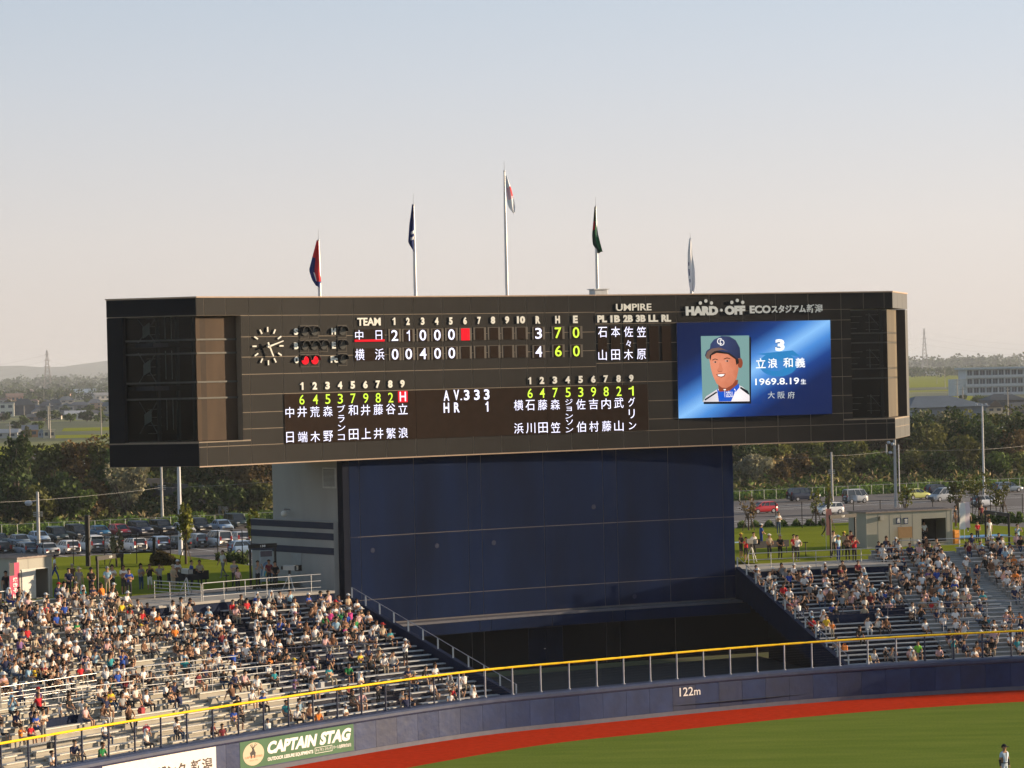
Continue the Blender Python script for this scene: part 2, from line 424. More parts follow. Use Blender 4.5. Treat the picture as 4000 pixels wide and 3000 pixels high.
# ---------------------------------------------------------------- ground (profile along the yawed axis v of the site)
G = Frame((0, 0, 0), R(27.0))
GPROF = [(-900, -0.35), (200, -0.35), (215, 0.0), (226, .94), (352, .94), (360, 1.2), (395, 7.1), (400, 7.3), (418, 7.3), (436, 2.0), (700, 2.0), (1500, 2.0), (4000, 2.0), (12000, 2.0), (50000, 2.0)]
def gz(v): return float(np.interp(v, [a for a, b in GPROF], [b for a, b in GPROF]))
def guv(p): p = Vector((p[0], p[1], 0)); return (p.dot(G.ux), p.dot(G.uy))
def on_ground(x, y, z): 
    return at_z(x, y, z)

def ground_mat():
    m = mat('ground_cover', (.10, .11, .035), .95, var=0)
    t = m.node_tree; b = t.nodes['Principled BSDF']
    g = t.nodes.new('ShaderNodeNewGeometry')
    n1 = t.nodes.new('ShaderNodeTexNoise'); n1.inputs['Scale'].default_value = .012; n1.inputs['Detail'].default_value = 8
    n2 = t.nodes.new('ShaderNodeTexNoise'); n2.inputs['Scale'].default_value = .8; n2.inputs['Detail'].default_value = 6
    t.links.new(g.outputs['Position'], n1.inputs['Vector']); t.links.new(g.outputs['Position'], n2.inputs['Vector'])
    r = t.nodes.new('ShaderNodeValToRGB'); e = r.color_ramp.elements
    e[0].position = .35; e[0].color = (.035, .05, .018, 1); e[1].position = .62; e[1].color = (.15, .16, .04, 1)
    k = e.new(.5); k.color = (.07, .085, .03, 1)
    t.links.new(n1.outputs[0], r.inputs[0])
    mx = t.nodes.new('ShaderNodeMix'); mx.data_type = 'RGBA'; mx.blend_type = 'MULTIPLY'; mx.inputs[0].default_value = .6
    t.links.new(r.outputs[0], mx.inputs[6]); t.links.new(n2.outputs[1], mx.inputs[7])
    g2 = t.nodes.new('ShaderNodeVectorMath'); g2.operation = 'SCALE'; g2.inputs['Scale'].default_value = 1.5
    t.links.new(mx.outputs[2], g2.inputs[0]); t.links.new(g2.outputs[0], b.inputs['Base Color'])
    return m
gm = MB()
us = [-40000, -8000, -2000, -600, -300, -150, 0, 150, 300, 600, 2000, 8000, 40000]
vs = [G.world(u, v, z) for v, z in GPROF for u in us]
fs = []
nu = len(us)
for j in range(len(GPROF) - 1):
    for i in range(nu - 1): fs.append((j * nu + i, j * nu + i + 1, (j + 1) * nu + i + 1, (j + 1) * nu + i))
gm.add(vs, fs)
tag(gm.build('ground', ground_mat()), kind='structure')

# ---------------------------------------------------------------- playing field
def turf_mat(name, c1, c2, sc=.5, c3=None):
    m = mat(name, c1, .95, var=0, spec=.0)
    t = m.node_tree; b = t.nodes['Principled BSDF']
    g = t.nodes.new('ShaderNodeNewGeometry')
    n1 = t.nodes.new('ShaderNodeTexNoise'); n1.inputs['Scale'].default_value = sc; n1.inputs['Detail'].default_value = 9; n1.inputs['Roughness'].default_value = .65
    mp = t.nodes.new('ShaderNodeMapping'); mp.inputs['Scale'].default_value = (.35, 1.6, 1); mp.inputs['Rotation'].default_value = (0, 0, .35)
    t.links.new(g.outputs['Position'], mp.inputs[0]); t.links.new(mp.outputs[0], n1.inputs['Vector'])
    r = t.nodes.new('ShaderNodeValToRGB'); e = r.color_ramp.elements
    e[0].position = .3; e[0].color = (*c1, 1); e[1].position = .7; e[1].color = (*c2, 1)
    t.links.new(n1.outputs[0], r.inputs[0])
    n2 = t.nodes.new('ShaderNodeTexNoise'); n2.inputs['Scale'].default_value = 9; n2.inputs['Detail'].default_value = 4
    t.links.new(g.outputs['Position'], n2.inputs['Vector'])
    mr_ = t.nodes.new('ShaderNodeMapRange'); mr_.inputs['From Min'].default_value = .3; mr_.inputs['From Max'].default_value = .7; mr_.inputs['To Min'].default_value = .84; mr_.inputs['To Max'].default_value = 1.16
    t.links.new(n2.outputs[0], mr_.inputs['Value'])
    vm = t.nodes.new('ShaderNodeVectorMath'); vm.operation = 'SCALE'
    t.links.new(r.outputs[0], vm.inputs[0]); t.links.new(mr_.outputs[0], vm.inputs['Scale']); t.links.new(vm.outputs[0], b.inputs['Base Color'])
    bp = t.nodes.new('ShaderNodeBump'); bp.inputs['Strength'].default_value = .4; bp.inputs['Distance'].default_value = .03
    t.links.new(n2.outputs[0], bp.inputs['Height']); t.links.new(bp.outputs[0], b.inputs['Normal'])
    return m
M_TURF = turf_mat('outfield_turf', (.118, .172, .024), (.180, .225, .040), .35)
M_TRACK = mat('warning_track_clay', (.50, .036, .009), 1.0, var=.16, scale=2.5, spec=.0, bump=.3, bscale=8)
ss = np.arange(0.5, SMAX - .5, 1.0)
f = MB(); n = len(ss)
inner = [wc(s, -5.2, 0.0) for s in ss]; far = [Vector((q.x * 1.0 + 0, q.y, 0)) for q in inner]
poly = [tuple(q) for q in inner]
# fan of quads back towards the camera
back = [(q.x * .9, -60 + abs(q.x) * .2, 0) for q in inner]
f.add(poly + back, [(i, n + i, n + i + 1, i + 1) for i in range(n - 1)])
tag(f.build('outfield_grass', M_TURF), kind='structure')
f = MB(); a = [wc(s, -5.6, 0.004) for s in ss]; b_ = [wc(s, 0.3, 0.004) for s in ss]
f.add(a + b_, [(i, i + 1, n + i + 1, n + i) for i in range(n - 1)])
tag(f.build('warning_track', M_TRACK), kind='structure')

# ---------------------------------------------------------------- outfield wall with pads
M_NAVY = mat('navy_pad_vinyl', (.006, .022, .088), .5, var=.25, scale=1.2, spec=.2, bump=.25, bscale=3)
M_NAVY2 = mat('navy_paint', (.004, .012, .040), .75, var=.18, scale=1.5, spec=.1)
M_COPE = mat('navy_coping_vinyl', (.03, .045, .10), .45, var=.2, scale=2)
M_CONC = mat('pale_concrete', (.38, .36, .33), .9, var=.14, scale=1.2)
M_CONCD = mat('grey_concrete', (.22, .22, .22), .9, var=.15, scale=1.0)
wall = empty('outfield_wall', wc(60)); tag(wall, 'long curving navy padded outfield wall along the red warning track', 'wall')
WL = wall.location.copy()
def rel(p, o): return (p[0] - o[0], p[1] - o[1], p[2] - o[2])
def strip(mb, s0, s1, o0, o1, z0, z1, org, ds=1.0, mi=0):
    """box-section strip following the wall curve"""
    k = max(1, int(math.ceil((s1 - s0) / ds))); L = [s0 + (s1 - s0) * i / k for i in range(k + 1)]
    vs = []
    for s in L: vs += [rel(wc(s, o0, z0), org), rel(wc(s, o1, z0), org), rel(wc(s, o1, z1), org), rel(wc(s, o0, z1), org)]
    fs = [(0, 1, 2, 3), (4 * k + 3, 4 * k + 2, 4 * k + 1, 4 * k)]
    for i in range(k):
        b = 4 * i
        for q in range(4): fs.append((b + q, b + 4 + q, b + 4 + (q + 1) % 4, b + (q + 1) % 4))
    mb.add(vs, fs, mi)
w = MB(); strip(w, 2, 150, .12, .75, -.3, 1.93, WL); w.build('core', M_NAVY2, wall)
rnd = random.Random(3); PADM = [M_NAVY, mat('navy_pad_vinyl_faded', (.012, .030, .100), .45, var=.3, scale=1.0, spec=.25, bump=.3, bscale=2), mat('navy_pad_vinyl_deep', (.006, .018, .072), .55, var=.25, scale=1.4, spec=.3, bump=.25, bscale=3)]
s = 8.0; PADW = 1.62
while s < 146:
    s0 = s + .007; s1 = s + PADW - .007
    mb = MB(); strip(mb, s0, s1, 0.0, .118, .24, 1.66, WL, .5)
    k = len(mb.v)
    o = mb.build('pad', PADM[rnd.choice([0, 0, 1, 1, 2])], wall)
    s += PADW
mb = MB(); strip(mb, 2, 150, -.03, .118, 0.0, .235, WL, 1); mb.build('base_board', mat('grey_base_board', (.10, .105, .14), .7), wall)
mb = MB()
k = [(-.03, 1.68), (-.07, 1.76), (-.07, 1.9), (0, 1.99), (.12, 2.02), (.6, 2.02), (.76, 1.95), (.76, 1.7)]
L = np.arange(2, 150.1, 1.0); vs = []; fs = []
for s in L: vs += [rel(wc(s, a, z), WL) for a, z in k]
for i in range(len(L) - 1):
    for q in range(8): fs.append((8 * i + q, 8 * i + 8 + q, 8 * i + 8 + (q + 1) % 8, 8 * i + (q + 1) % 8))
mb.add(vs, fs, 0, False); mb.build('coping', M_COPE, wall)

def wall_panel(s0, s1, z0, z1, off=-.012, n=12):
    """curved sheet frame on the wall: returns mapper (fx 0..1, fz 0..1, lift) -> relative coordinates"""
    def mp(fx, fz, lift=0.0): return rel(wc(s0 + (s1 - s0) * fx, off - lift, z0 + (z1 - z0) * fz), WL)
    return mp
def curved_text(mb, mp, st, x0, x1, z0, z1, lift=.006, bold=0.0, mi=0, shear=0.0, asp=1.0):
    v, fcs = text_mesh(st, bold)
    mb.add([mp(x0 + p[0] * (x1 - x0) + shear * p[1] * (z1 - z0), z0 + p[1] * (z1 - z0), lift) for p in v], fcs, mi)
def curved_rect(mb, mp, x0, x1, z0, z1, lift=0.0, mi=0, n=10):
    vs = [mp(x0 + (x1 - x0) * i / n, zz, lift) for zz in (z0, z1) for i in range(n + 1)]
    mb.add(vs, [(i, i + 1, n + 2 + i, n + 1 + i) for i in range(n)], mi)
def curved_disc(mb, mp, cx, cz, rx, rz, lift, mi=0, n=28):
    mb.add([mp(cx + rx * math.cos(2 * math.pi * i / n), cz + rz * math.sin(2 * math.pi * i / n), lift) for i in range(n)], [tuple(range(n))], mi)
M_WHT = mat('white_vinyl', (.80, .78, .74), .6, var=.04)
M_WHT2 = mat('white_lettering', (.82, .82, .80), .6, var=0)
M_GRN = mat('green_banner', (.025, .115, .045), .6, var=.12, scale=1.0)
M_BLK = mat('black_print', (.02, .02, .022), .6, var=0)
M_TAN = mat('tan_print', (.55, .47, .33), .6, var=0)
M_ORG = mat('orange_print', (.6, .16, .05), .6, var=0)
# 122m
s122 = s_of_x(2685, 1.3)
mp = wall_panel(s122 - 1.0, s122 + 1.0, 1.05, 1.55)
mb = MB(); curved_text(mb, mp, '122', .22, .70, 0, 1, bold=.01); curved_text(mb, mp, 'm', .73, .95, 0, .6, bold=.01)
mb.build('distance_marking', M_WHT2, wall)
# CAPTAIN STAG banner
sA = s_of_x(937, 1.0); sB = s_of_x(1381, 1.0)
ban = empty('advertising_banner', WL); tag(ban, 'green banner reading CAPTAIN STAG with a deer emblem on the outfield wall', 'banner')
mp = wall_panel(sA, sB, .28, 1.66)
mb = MB(); curved_rect(mb, mp, 0, 1, 0, 1); mb.build('sheet', M_GRN, ban)
mb = MB()
curved_text(mb, mp, 'CAPTAIN', .225, .655, .40, .86, bold=.055, shear=.045)
curved_text(mb, mp, 'STAG', .69, .96, .40, .88, bold=.055, shear=.045)
curved_text(mb, mp, 'OUTDOOR LEISURE EQUIPMENTS', .235, .635, .13, .28, bold=.03)
curved_text(mb, mp, 'パール金属株式会社', .81, .975, .17, .31, bold=.01)
for a, b, c, d in ((.65, .805, .12, .135), (.65, .805, .325, .34), (.65, .653, .135, .325), (.802, .805, .135, .325)): curved_rect(mb, mp, a, b, c, d, .006, 0, 2)
curved_text(mb, mp, 'キャプテン スタッグ', .66, .795, .17, .295, bold=.01)
mb.build('lettering', M_WHT2, ban)
mb = MB(); curved_disc(mb, mp, .115, .5, .091, .42, .005); mb.build('emblem_disc', M_TAN, ban)
mb = MB()
deer = [(-.012, -.28), (-.02, -.05), (-.022, .0), (-.008, .05), (.0, .12), (-.003, .17), (.012, .19), (.018, .13), (.02, .05), (.028, -.02), (.024, -.28), (.016, -.28), (.012, -.12), (-.002, -.12), (-.006, -.28)]
mb.add([mp(.105 + a, .56 + b * .75, .009) for a, b in deer], [tuple(range(len(deer)))])
for q in ((-.02, .30), (-.006, .33), (.026, .33), (.04, .29)):
    a0 = mp(.108, .69, .01); a1 = mp(.108 + q[0], .60 + q[1] * .85, .01); mb.tube(a0, a1, .012, 4)
mb.build('deer_emblem', M_BLK, ban)
mb = MB(); curved_text(mb, mp, 'CAPTAIN STAG', .04, .19, .36, .44, .009, .02); curved_text(mb, mp, 'SINCE 1976', .08, .15, .25, .29, .009)
mb.build('emblem_lettering', M_ORG, ban)
# white banner, cut by the lower frame edge
sC = s_of_x(400, 1.2); sD = s_of_x(843, 1.2)
bn2 = empty('advertising_banner', WL); tag(bn2, 'white banner with brown Japanese lettering left of the green deer banner', 'banner')
mp = wall_panel(sC, sD, .28, 1.66)
mb = MB(); curved_rect(mb, mp, 0, 1, 0, 1); mb.build('sheet', M_WHT, bn2)
mb = MB(); curved_text(mb, mp, '新潟', .775, .965, .18, .66, .006, .02); curved_text(mb, mp, 'ザンク', .47, .73, .18, .64, .006, .03); curved_text(mb, mp, 'ド', .33, .43, .18, .62, .006, .03)
mb.build('lettering', mat('brown_print', (.05, .035, .03), .6, var=0), bn2)
mb = MB(); mb.add([mp(.12, .2, .006), mp(.22, .2, .006), mp(.18, .8, .006)], [(0, 1, 2)]); mb.build('emblem', mat('teal_print', (.05, .2, .22), .6, var=0), bn2)

# ---------------------------------------------------------------- fence on the wall
M_YEL = mat('yellow_foam_rail', (.95, .62, .015), .6, var=.15, scale=14, spec=.1)
M_POSTG = mat('galvanised_post', (.30, .32, .38), .45, metal=.4, var=.2)
M_POSTN = mat('navy_post', (.025, .035, .075), .5, var=.2)
fen = empty('wall_top_fence', WL); tag(fen, 'see-through fence on the outfield wall with a bright yellow padded top rail', 'fence')
FZ = 3.52
s = 20.3; k = 0
while s < 146:
    a = rel(wc(s, .40, 2.0), WL); b = rel(wc(s, .40, FZ - .04), WL)
    mb = MB(); mb.tube(a, b, .048 if s < 100 else .048, 8); mb.tube(a, (a[0], a[1], a[2] + .05), .10, 8)
    mb.build('post', M_POSTN if (s < 77 or s > 108) else M_POSTG, fen); k += 1
    s += 1.86
mb = MB(); pts = []; rr = .065
L = np.arange(18, 146, .31); vs = []; fs = []; sm = 10
for i, s in enumerate(L):
    c = Vector(rel(wc(s, .40, FZ), WL)); a = wyaw(s); nx = Vector((-math.sin(a), math.cos(a), 0))
    r_ = rr * (1.0 if i % 6 else .8)
    for q in range(sm):
        t = 2 * math.pi * q / sm; vs.append(c + nx * (math.cos(t) * r_) + Vector((0, 0, math.sin(t) * r_)))
for i in range(len(L) - 1):
    for q in range(sm): fs.append((sm * i + q, sm * i + sm + q, sm * i + sm + (q + 1) % sm, sm * i + (q + 1) % sm))
mb.add(vs, fs, 0, True); mb.build('top_rail', M_YEL, fen)
# fine netting as real wires, joined
mb = MB()
for j in range(1, 10):
    z = 2.05 + j * .145
    for s0 in np.arange(18, 145, 2.0):
        p, q = Vector(rel(wc(s0, .40, z), WL)), Vector(rel(wc(s0 + 2.0, .40, z), WL))
        mb.tube(p, q, .0035, 3, caps=False)
o = mb.build('netting', mat('netting_wire', (.06, .06, .07), .5), fen); o['kind'] = 'stuff'

# ---------------------------------------------------------------- grandstands
ZR, OR, TR0, DZ = .8, .9, 1.3, .195
def row_o(i): return OR + ZR * i
def row_z(i): return TR0 + DZ * i
M_BEN = mat('weathered_bench_plank', (.64, .60, .52), .7, var=.16, scale=2.2)
M_BEN2 = mat('grey_bench_plank', (.42, .44, .46), .6, var=.16, scale=2.2)
M_STEPL = mat('beige_step_concrete', (.36, .335, .285), .9, var=.16, scale=1.0)
M_STEPR = mat('grey_step_concrete', (.30, .31, .31), .9, var=.16, scale=1.0)
M_STEPN = mat('navy_step_paint', (.010, .013, .030), .85, var=.3, scale=1.0)
def s_left_end(o): return 82.0 + .06 * o
def s_right_start(o): return 104.9 + .08 * o
def at_stand(x, y, h=0.0):
    """photograph pixel -> (s, o, z) on the sloping rows, h above the treads"""
    best = None
    for z in np.arange(1.2, 8.0, .1):
        s_, o_ = s_of(at_z(x, y, z + h)); e = abs(TR0 + .244 * (o_ - OR) - z)
        if best is None or e < best[0]: best = (e, s_, o_, z)
    return best[1:]
def navyL(o): return 70.0 + .15 * o
def navyR(o): return 112.0 + .13 * o
NL, NLN, NR, NRN = 30, 24, 29, 23
stL = empty('grandstand', wc(60, 10, 0)); tag(stL, 'left outfield stand of pale concrete rows packed with spectators', 'grandstand')
stR = empty('grandstand', wc(118, 10, 0)); tag(stR, 'right outfield stand of grey concrete rows beyond the dark scoreboard base', 'grandstand')
AISLE_L = [(49.2, 50.4), (57.0, 58.2), (64.6, 65.8)]
AISLE_R = [(119.0, 120.1), (127.5, 128.6), (137, 138.1)]
SEATS = []      # (stand, row, s, zone) candidate seats
def make_rows(st, n, sa, sb, i0, mstep, mben, aisles, zone, shift=0.0):
    org = st.location
    for i in range(i0, n):
        o = row_o(i); z = row_z(i); a = sa(o) if callable(sa) else sa; b = sb(o) if callable(sb) else sb
        mb = MB(); strip(mb, a, b, o, o + ZR + .002, z - 1.1, z, org, 1.5); mb.build('step', mstep, st)
        cuts = [a] + [c for ai in aisles for c in ai if a < ai[0] and ai[1] < b] + [b]
        for c0, c1 in zip(cuts[0::2], cuts[1::2]):
            if c1 - c0 < 1.0: continue
            mb = MB(); strip(mb, c0 + .06, c1 - .06, o + .36, o + .68, z + .31, z + .37, org, 1.5, 0)
            strip(mb, c0 + .12, c1 - .12, o + .46, o + .64, z + .002, z + .30, org, 1.5, 1)
            mb.build('bench', [mben, mstep], st)
            s = c0 + .4
            while s < c1 - .3: SEATS.append((zone, i, s)); s += .56
make_rows(stL, NL, 30.0, navyL, 0, M_STEPL, M_BEN, AISLE_L, 'L')
make_rows(stL, NLN, navyL, s_left_end, 0, M_STEPN, M_BEN2, [(75.6, 76.7)], 'LN')
make_rows(stR, NR, navyR, 146.0, 0, M_STEPR, M_BEN2, AISLE_R, 'R')
make_rows(stR, NRN, s_right_start, navyR, 0, M_STEPN, M_BEN2, [], 'RN')
# aisle steps
def aisle(st, s0, s1, n, m):
    mb = MB()
    for i in range(n):
        strip(mb, s0, s1, row_o(i) + .4, row_o(i) + .798, row_z(i) + .003, row_z(i) + .1, st.location, 1.5)
    mb.build('aisle_steps', m, st)
for a in AISLE_L: aisle(stL, a[0], a[1], NL, M_STEPL)
for a in AISLE_R: aisle(stR, a[0], a[1], NR, M_STEPR)
aisle(stL, 75.6, 76.7, NLN, M_STEPN)
# sloping side walls next to the scoreboard base
def side_wall(st, sf, n, sgn, name):
    org = st.location; mb = MB(); prof = []
    o1 = 19.2 if sgn > 0 else 20.4
    A = wc(sf(0), .7, 0); B = wc(sf(o1), o1 - .2, 0)
    d = (B - A); L = d.length; d.normalize(); nrm = Vector((d.y, -d.x, 0)) * sgn
    zt = lambda t: 1.9 + .244 * t
    top = [(0, zt(0)), (L, zt(L))]; dep = 1.75
    pts = [(0, -.3), (0, zt(0)), (L, zt(L)), (L, zt(L) - dep), (dep / .244 * .25, zt(0) - .1 - .9), (1.0, -.3)] if sgn < 0 else [(0, -.3), (0, zt(0)), (L, zt(L)), (L, -.3)]
    vs = [rel(A + d * t + Vector((0, 0, z)), org) for t, z in pts] + [rel(A + d * t + nrm * .3 + Vector((0, 0, z)), org) for t, z in pts]
    k = len(pts)
    mb.add(vs, [tuple(range(k)), tuple(range(2 * k - 1, k - 1, -1))] + [(i, k + i, k + (i + 1) % k, (i + 1) % k) for i in range(k)])
    mb.build('side_wall', M_NAVY2, st)
    # hand rail on brackets
    rl = empty(name, A); 
    mb = MB(); h = .62
    mb.tube(Vector((0, 0, zt(0) + h)) + nrm * .15, d * L + Vector((0, 0, zt(L) + h)) + nrm * .15, .025, 6)
    mb.build('rail', M_POSTG, rl)
    m = 11
    for q in range(m + 1):
        t = L * q / m; mb = MB(); p = d * t + nrm * .15
        mb.box(p.x - .045, p.x + .045, p.y - .03, p.y + .03, zt(t) - .02, zt(t) + h); mb.build('post', mat('pale_steel', (.55, .56, .58), .4, metal=.3), rl)
    return rl, A, d, L, nrm
rl, *_ = side_wall(stL, s_left_end, NLN, 1, 'sloping_handrail'); tag(rl, 'sloping handrail down the side of the left stand below the dark blue screen', 'handrail')
RSW = side_wall(stR, s_right_start, NRN, -1, 'sloping_handrail'); tag(RSW[0], 'sloping handrail down the edge of the right stand beside the black recess', 'handrail')
_, A_, d_, L_, n_r = RSW
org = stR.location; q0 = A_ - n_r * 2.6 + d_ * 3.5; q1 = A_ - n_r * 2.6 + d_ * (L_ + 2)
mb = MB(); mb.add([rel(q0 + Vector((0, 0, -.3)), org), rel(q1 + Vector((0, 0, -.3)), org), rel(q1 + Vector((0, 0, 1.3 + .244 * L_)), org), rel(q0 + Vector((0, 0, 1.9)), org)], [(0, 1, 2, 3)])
mb.build('undercroft_shade_wall', mat('recess_shade', (.004, .005, .009), .9, var=.1), stR)  # near-black fill sheet added for the shade under the open stand
# recess floor and undercroft
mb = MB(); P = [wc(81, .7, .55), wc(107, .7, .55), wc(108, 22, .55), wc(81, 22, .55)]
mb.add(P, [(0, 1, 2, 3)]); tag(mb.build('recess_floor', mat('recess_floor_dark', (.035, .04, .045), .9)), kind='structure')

# rails in the stands: top rail, two mid rails, posts
M_RAIL = mat('silver_rail', (.52, .52, .52), .35, metal=.5, var=.1)
def stand_rail(name, pts, h, bars, gap, m, label, group=None, r=.022):
    """pts: world points of the foot line"""
    o0 = Vector(pts[0]); root = empty(name, o0)
    P_ = [Vector(p) - o0 for p in pts]
    for kbar, fz in enumerate(bars):
        mb = MB(); mb.path([p + Vector((0, 0, h * fz)) for p in P_], r * (1.25 if kbar == 0 else 1), 6); mb.build('rail', m, root)
    L = 0; nxt = 0
    for a, b in zip(P_[:-1], P_[1:]):
        d = (b - a).length
        while nxt <= L + d + 1e-4:
            p = a + (b - a) * ((nxt - L) / max(d, 1e-6)); mb = MB(); mb.tube(p, p + Vector((0, 0, h)), r * 1.15, 6); mb.build('post', m, root); nxt += gap
        L += d
    tag(root, label, 'railing', group); return root
def srail(s0, s1, row, label, m=M_RAIL, h=1.0, dn=.0, bars=(1, .66, .33)):
    k = max(2, int((s1 - s0) / 1.5)); pts = [wc(s0 + (s1 - s0) * i / k, row_o(row) + dn, row_z(row)) for i in range(k + 1)]
    return stand_rail('crowd_railing', pts, h, bars, 1.5, m, label, 'railings across the stands')
# ---------------------------------------------------------------- scoreboard tower
M_PANB = mat('batters_eye_panel', (.0032, .0112, .042), .7, var=.38, scale=.45, spec=.03, streak=.22)
M_JNT = mat('panel_joint', (.11, .10, .105), .7, var=.1)
M_TCON = mat('tower_concrete', (.34, .335, .32), .9, var=.10, scale=.7, streak=.25, bump=.1)
M_BAND = mat('dark_blue_band', (.022, .028, .055), .7, var=.1)
M_DARK = mat('recess_shade', (.004, .005, .009), .9, var=.1)  # deep shade below the ledge put into the colour as near black
M_STEEL = mat('dark_steel', (.02, .02, .024), .5, metal=.3, var=.1)
tw = empty('scoreboard_tower', TOWER_A, TOWER_YAW)
tag(tw, 'dark blue tower block with grey concrete side carrying the scoreboard', 'tower')
TWD = 10.2; ZT = 15.2; SF = Frame(TOWER_A, TOWER_YAW + math.pi / 2); TWD = SF.hit(1067, 1950, .45)[0]; RTW = local_map(TW.world, TOWER_A, TOWER_YAW); WARP[:] = [RTW, True]
print('tower', TWW, math.degrees(TOWER_YAW), math.degrees(BF.psi0), math.degrees(BF.psi(BF.W)), BF.W)
mb = MB(); mb.box(.625, TWW - .06, .045, .5, 4.43, ZT); mb.build('front_core', M_JNT, tw)
mb = MB(); mb.box(-.45, -.004, .03, .62, .3, ZT); mb.build('corner_column', mat('corner_navy', (.008, .011, .022), .8, var=.1, spec=.05), tw); MB().box(-.003, .62, .046, .62, .3, ZT).build('front_return', M_BAND, tw)
mb = MB(); mb.box(-.45, TWW - .1, .625, TWD, 4.30, ZT); mb.build('concrete_core', M_TCON, tw); MB().box(-.449, .97, .626, TWD, .3, 4.29).build('concrete_core', M_TCON, tw)
# front panels: joints read off the photograph
ux = []
for x, y in ((1405, 1900), (1618, 1900), (1827, 1900), (1880, 1900), (2124, 1900), (2358, 2000), (2412, 2000), (2614, 2000), (2824, 1900)): ux.append(TW.hit(x, y)[0])
ux = [.02] + ux + [TWW - .02]
zj = [4.50, TW.hit(1885, 2335)[1], TW.hit(1885, 2069)[1], 11.9, ZT]
zj = [4.50, TW.hit(1420, 2345)[1], TW.hit(1885, 2069)[1], ZT]
for i in range(len(ux) - 1):
    for j in range(len(zj) - 1):
        mb = MB(); g = .022; mb.box(ux[i] + g, ux[i + 1] - g, .028, .0445, zj[j] + g, zj[j + 1] - g); mb.build('panel', M_PANB, tw)
for x, y in ((1457, 2150), (1708, 2132), (1930, 2120), (2320, 1980), (2480, 2330)):
    u, z = TW.hit(x, y); mb = MB(); mb.tube((u, .02, z), (u, .0275, z), .16, 10); mb.build('ball_mark', mat('faded_navy_mark', (.012, .02, .055), .8, var=.4, scale=9), tw)
# ledge and fascia below
mb = MB(); mb.box(1.0, TWW + .5, -1.05, .04, 4.28, 4.42); mb.build('ledge', mat('ledge_flashing', (.10, .10, .12), .6), tw)
mb = MB(); mb.box(1.0, TWW + .5, -.98, .0, 3.55, 4.275); mb.build('fascia_core', M_JNT, tw)
fx = [1.0] + [TW.hit(x, y, -1)[0] for x, y in ((1665, 2500), (1875, 2480), (1919, 2475), (2157, 2450), (2392, 2430), (2440, 2425))] + [TWW + .5]
for a, b in zip(fx[:-1], fx[1:]):
    mb = MB(); mb.box(a + .02, b - .02, -1.02, -.985, 3.56, 4.26); mb.build('fascia_panel', M_PANB, tw)
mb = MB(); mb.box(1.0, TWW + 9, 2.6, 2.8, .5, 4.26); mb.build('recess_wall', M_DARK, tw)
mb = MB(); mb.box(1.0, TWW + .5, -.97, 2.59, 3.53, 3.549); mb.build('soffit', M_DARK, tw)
for x in (1845, 1893, 2370, 2424, 2640):
    u = TW.hit(x, 2560, 2.6)[0]; mb = MB(); mb.box(u - .02, u + .02, 2.58, 2.599, .55, 3.5); mb.build('joint_strip', M_JNT, tw)
u0 = TW.hit(2068, 2600, 2.6)[0]; u1 = TW.hit(2197, 2600, 2.6)[0]; um = (u0 + u1) / 2
dr = MB().box(u0 - .06, u1 + .06, 2.56, 2.598, .55, 3.2).build('double_door', M_BAND, tw)
for a, b in ((u0, um - .02), (um + .02, u1)):
    MB().box(a, b, 2.52, 2.558, .58, 3.12).build('door_leaf', M_NAVY2, dr)
MB().box(um - .16, um - .05, 2.46, 2.518, 1.75, 1.8).build('handle', M_POSTG, dr)
# lower annex on the left, with three dark blue bands
WARP[:] = [None, False]
an0, an1 = .63, SF.hit(981, 2060, .82)[0]; AZ = []
SF = Frame(TOWER_A, TOWER_YAW + math.pi / 2)      # side face frame: u runs back along the wall
def side(x, y, off=0.0): return SF.hit(x, y, off + .45)
zt_top = side(1067, 2028)[1]
MB().box(-.80, -.456, .64, an1, .3, zt_top - .02).build('annex_wall', M_TCON, tw)
MB().box(-.85, -.451, .63, an1 + .05, zt_top - .018, zt_top + .0).build('annex_cap', M_CONC, tw)
bz = [(zt_top - .42, zt_top - .02)]
for y0 in (2075, 2131): 
    z = side(1130, y0, .35)[1]; bz.append((z - .42, z))
for a, b in bz: MB().box(-.835, -.801, .62, an1 + .03, a, b).build('band', M_BAND, tw)
# a louvred vent high on the concrete side, with its slats
va, vz1 = side(1261, 1826); vb, vz0 = side(1315, 1908)
vt = MB().box(-.50, -.456, vb, va, vz0, vz1).build('vent', mat('vent_frame', (.5, .5, .48), .5), tw)
MB().box(-.51, -.501, vb + .12, va - .12, vz0 + .1, vz1 - .1).build('vent_recess', M_CONCD, vt)
k = 14
for i in range(k):
    z = vz0 + .12 + (vz1 - vz0 - .24) * i / k
    MB().add([(-.11, vb + .1, z), (-.11, va - .1, z), (-.06, va - .1, z + .1), (-.06, vb + .1, z + .1)], [(0, 1, 2, 3)]) 
    m_ = MB(); m_.box(-.55, -.512, vb + .1, va - .1, z, z + .035); m_.build('slat', mat('vent_slat', (.42, .43, .43), .5), vt)
# flush door, horizontal joint (side face is flat)
da, dz1 = side(1178, 2160, .35); db, dz0 = side(1141, 2260, .35)
MB().box(-.825, -.802, min(da, db), max(da, db), dz0 - .3, dz1).build('door', mat('tower_door', (.30, .31, .31), .6), tw)
# wall lamp / security camera on the side
ca, cz = side(1135, 2000)
cm = empty('security_camera', TW.world(-.47, ca, cz), TOWER_YAW); tag(cm, 'white dome security camera on the grey tower side wall', 'camera')
mb = MB(); mb.tube((0, 0, .15), (-.45, 0, .2), .04, 6); mb.tube((-.45, 0, .2), (-.45, 0, .05), .035, 6); mb.build('arm', M_POSTG, cm)
mb = MB(); mb.ball((-.45, 0, -.08), .2, 10, 8); mb.build('housing', mat('camera_white', (.7, .7, .68), .4), cm)

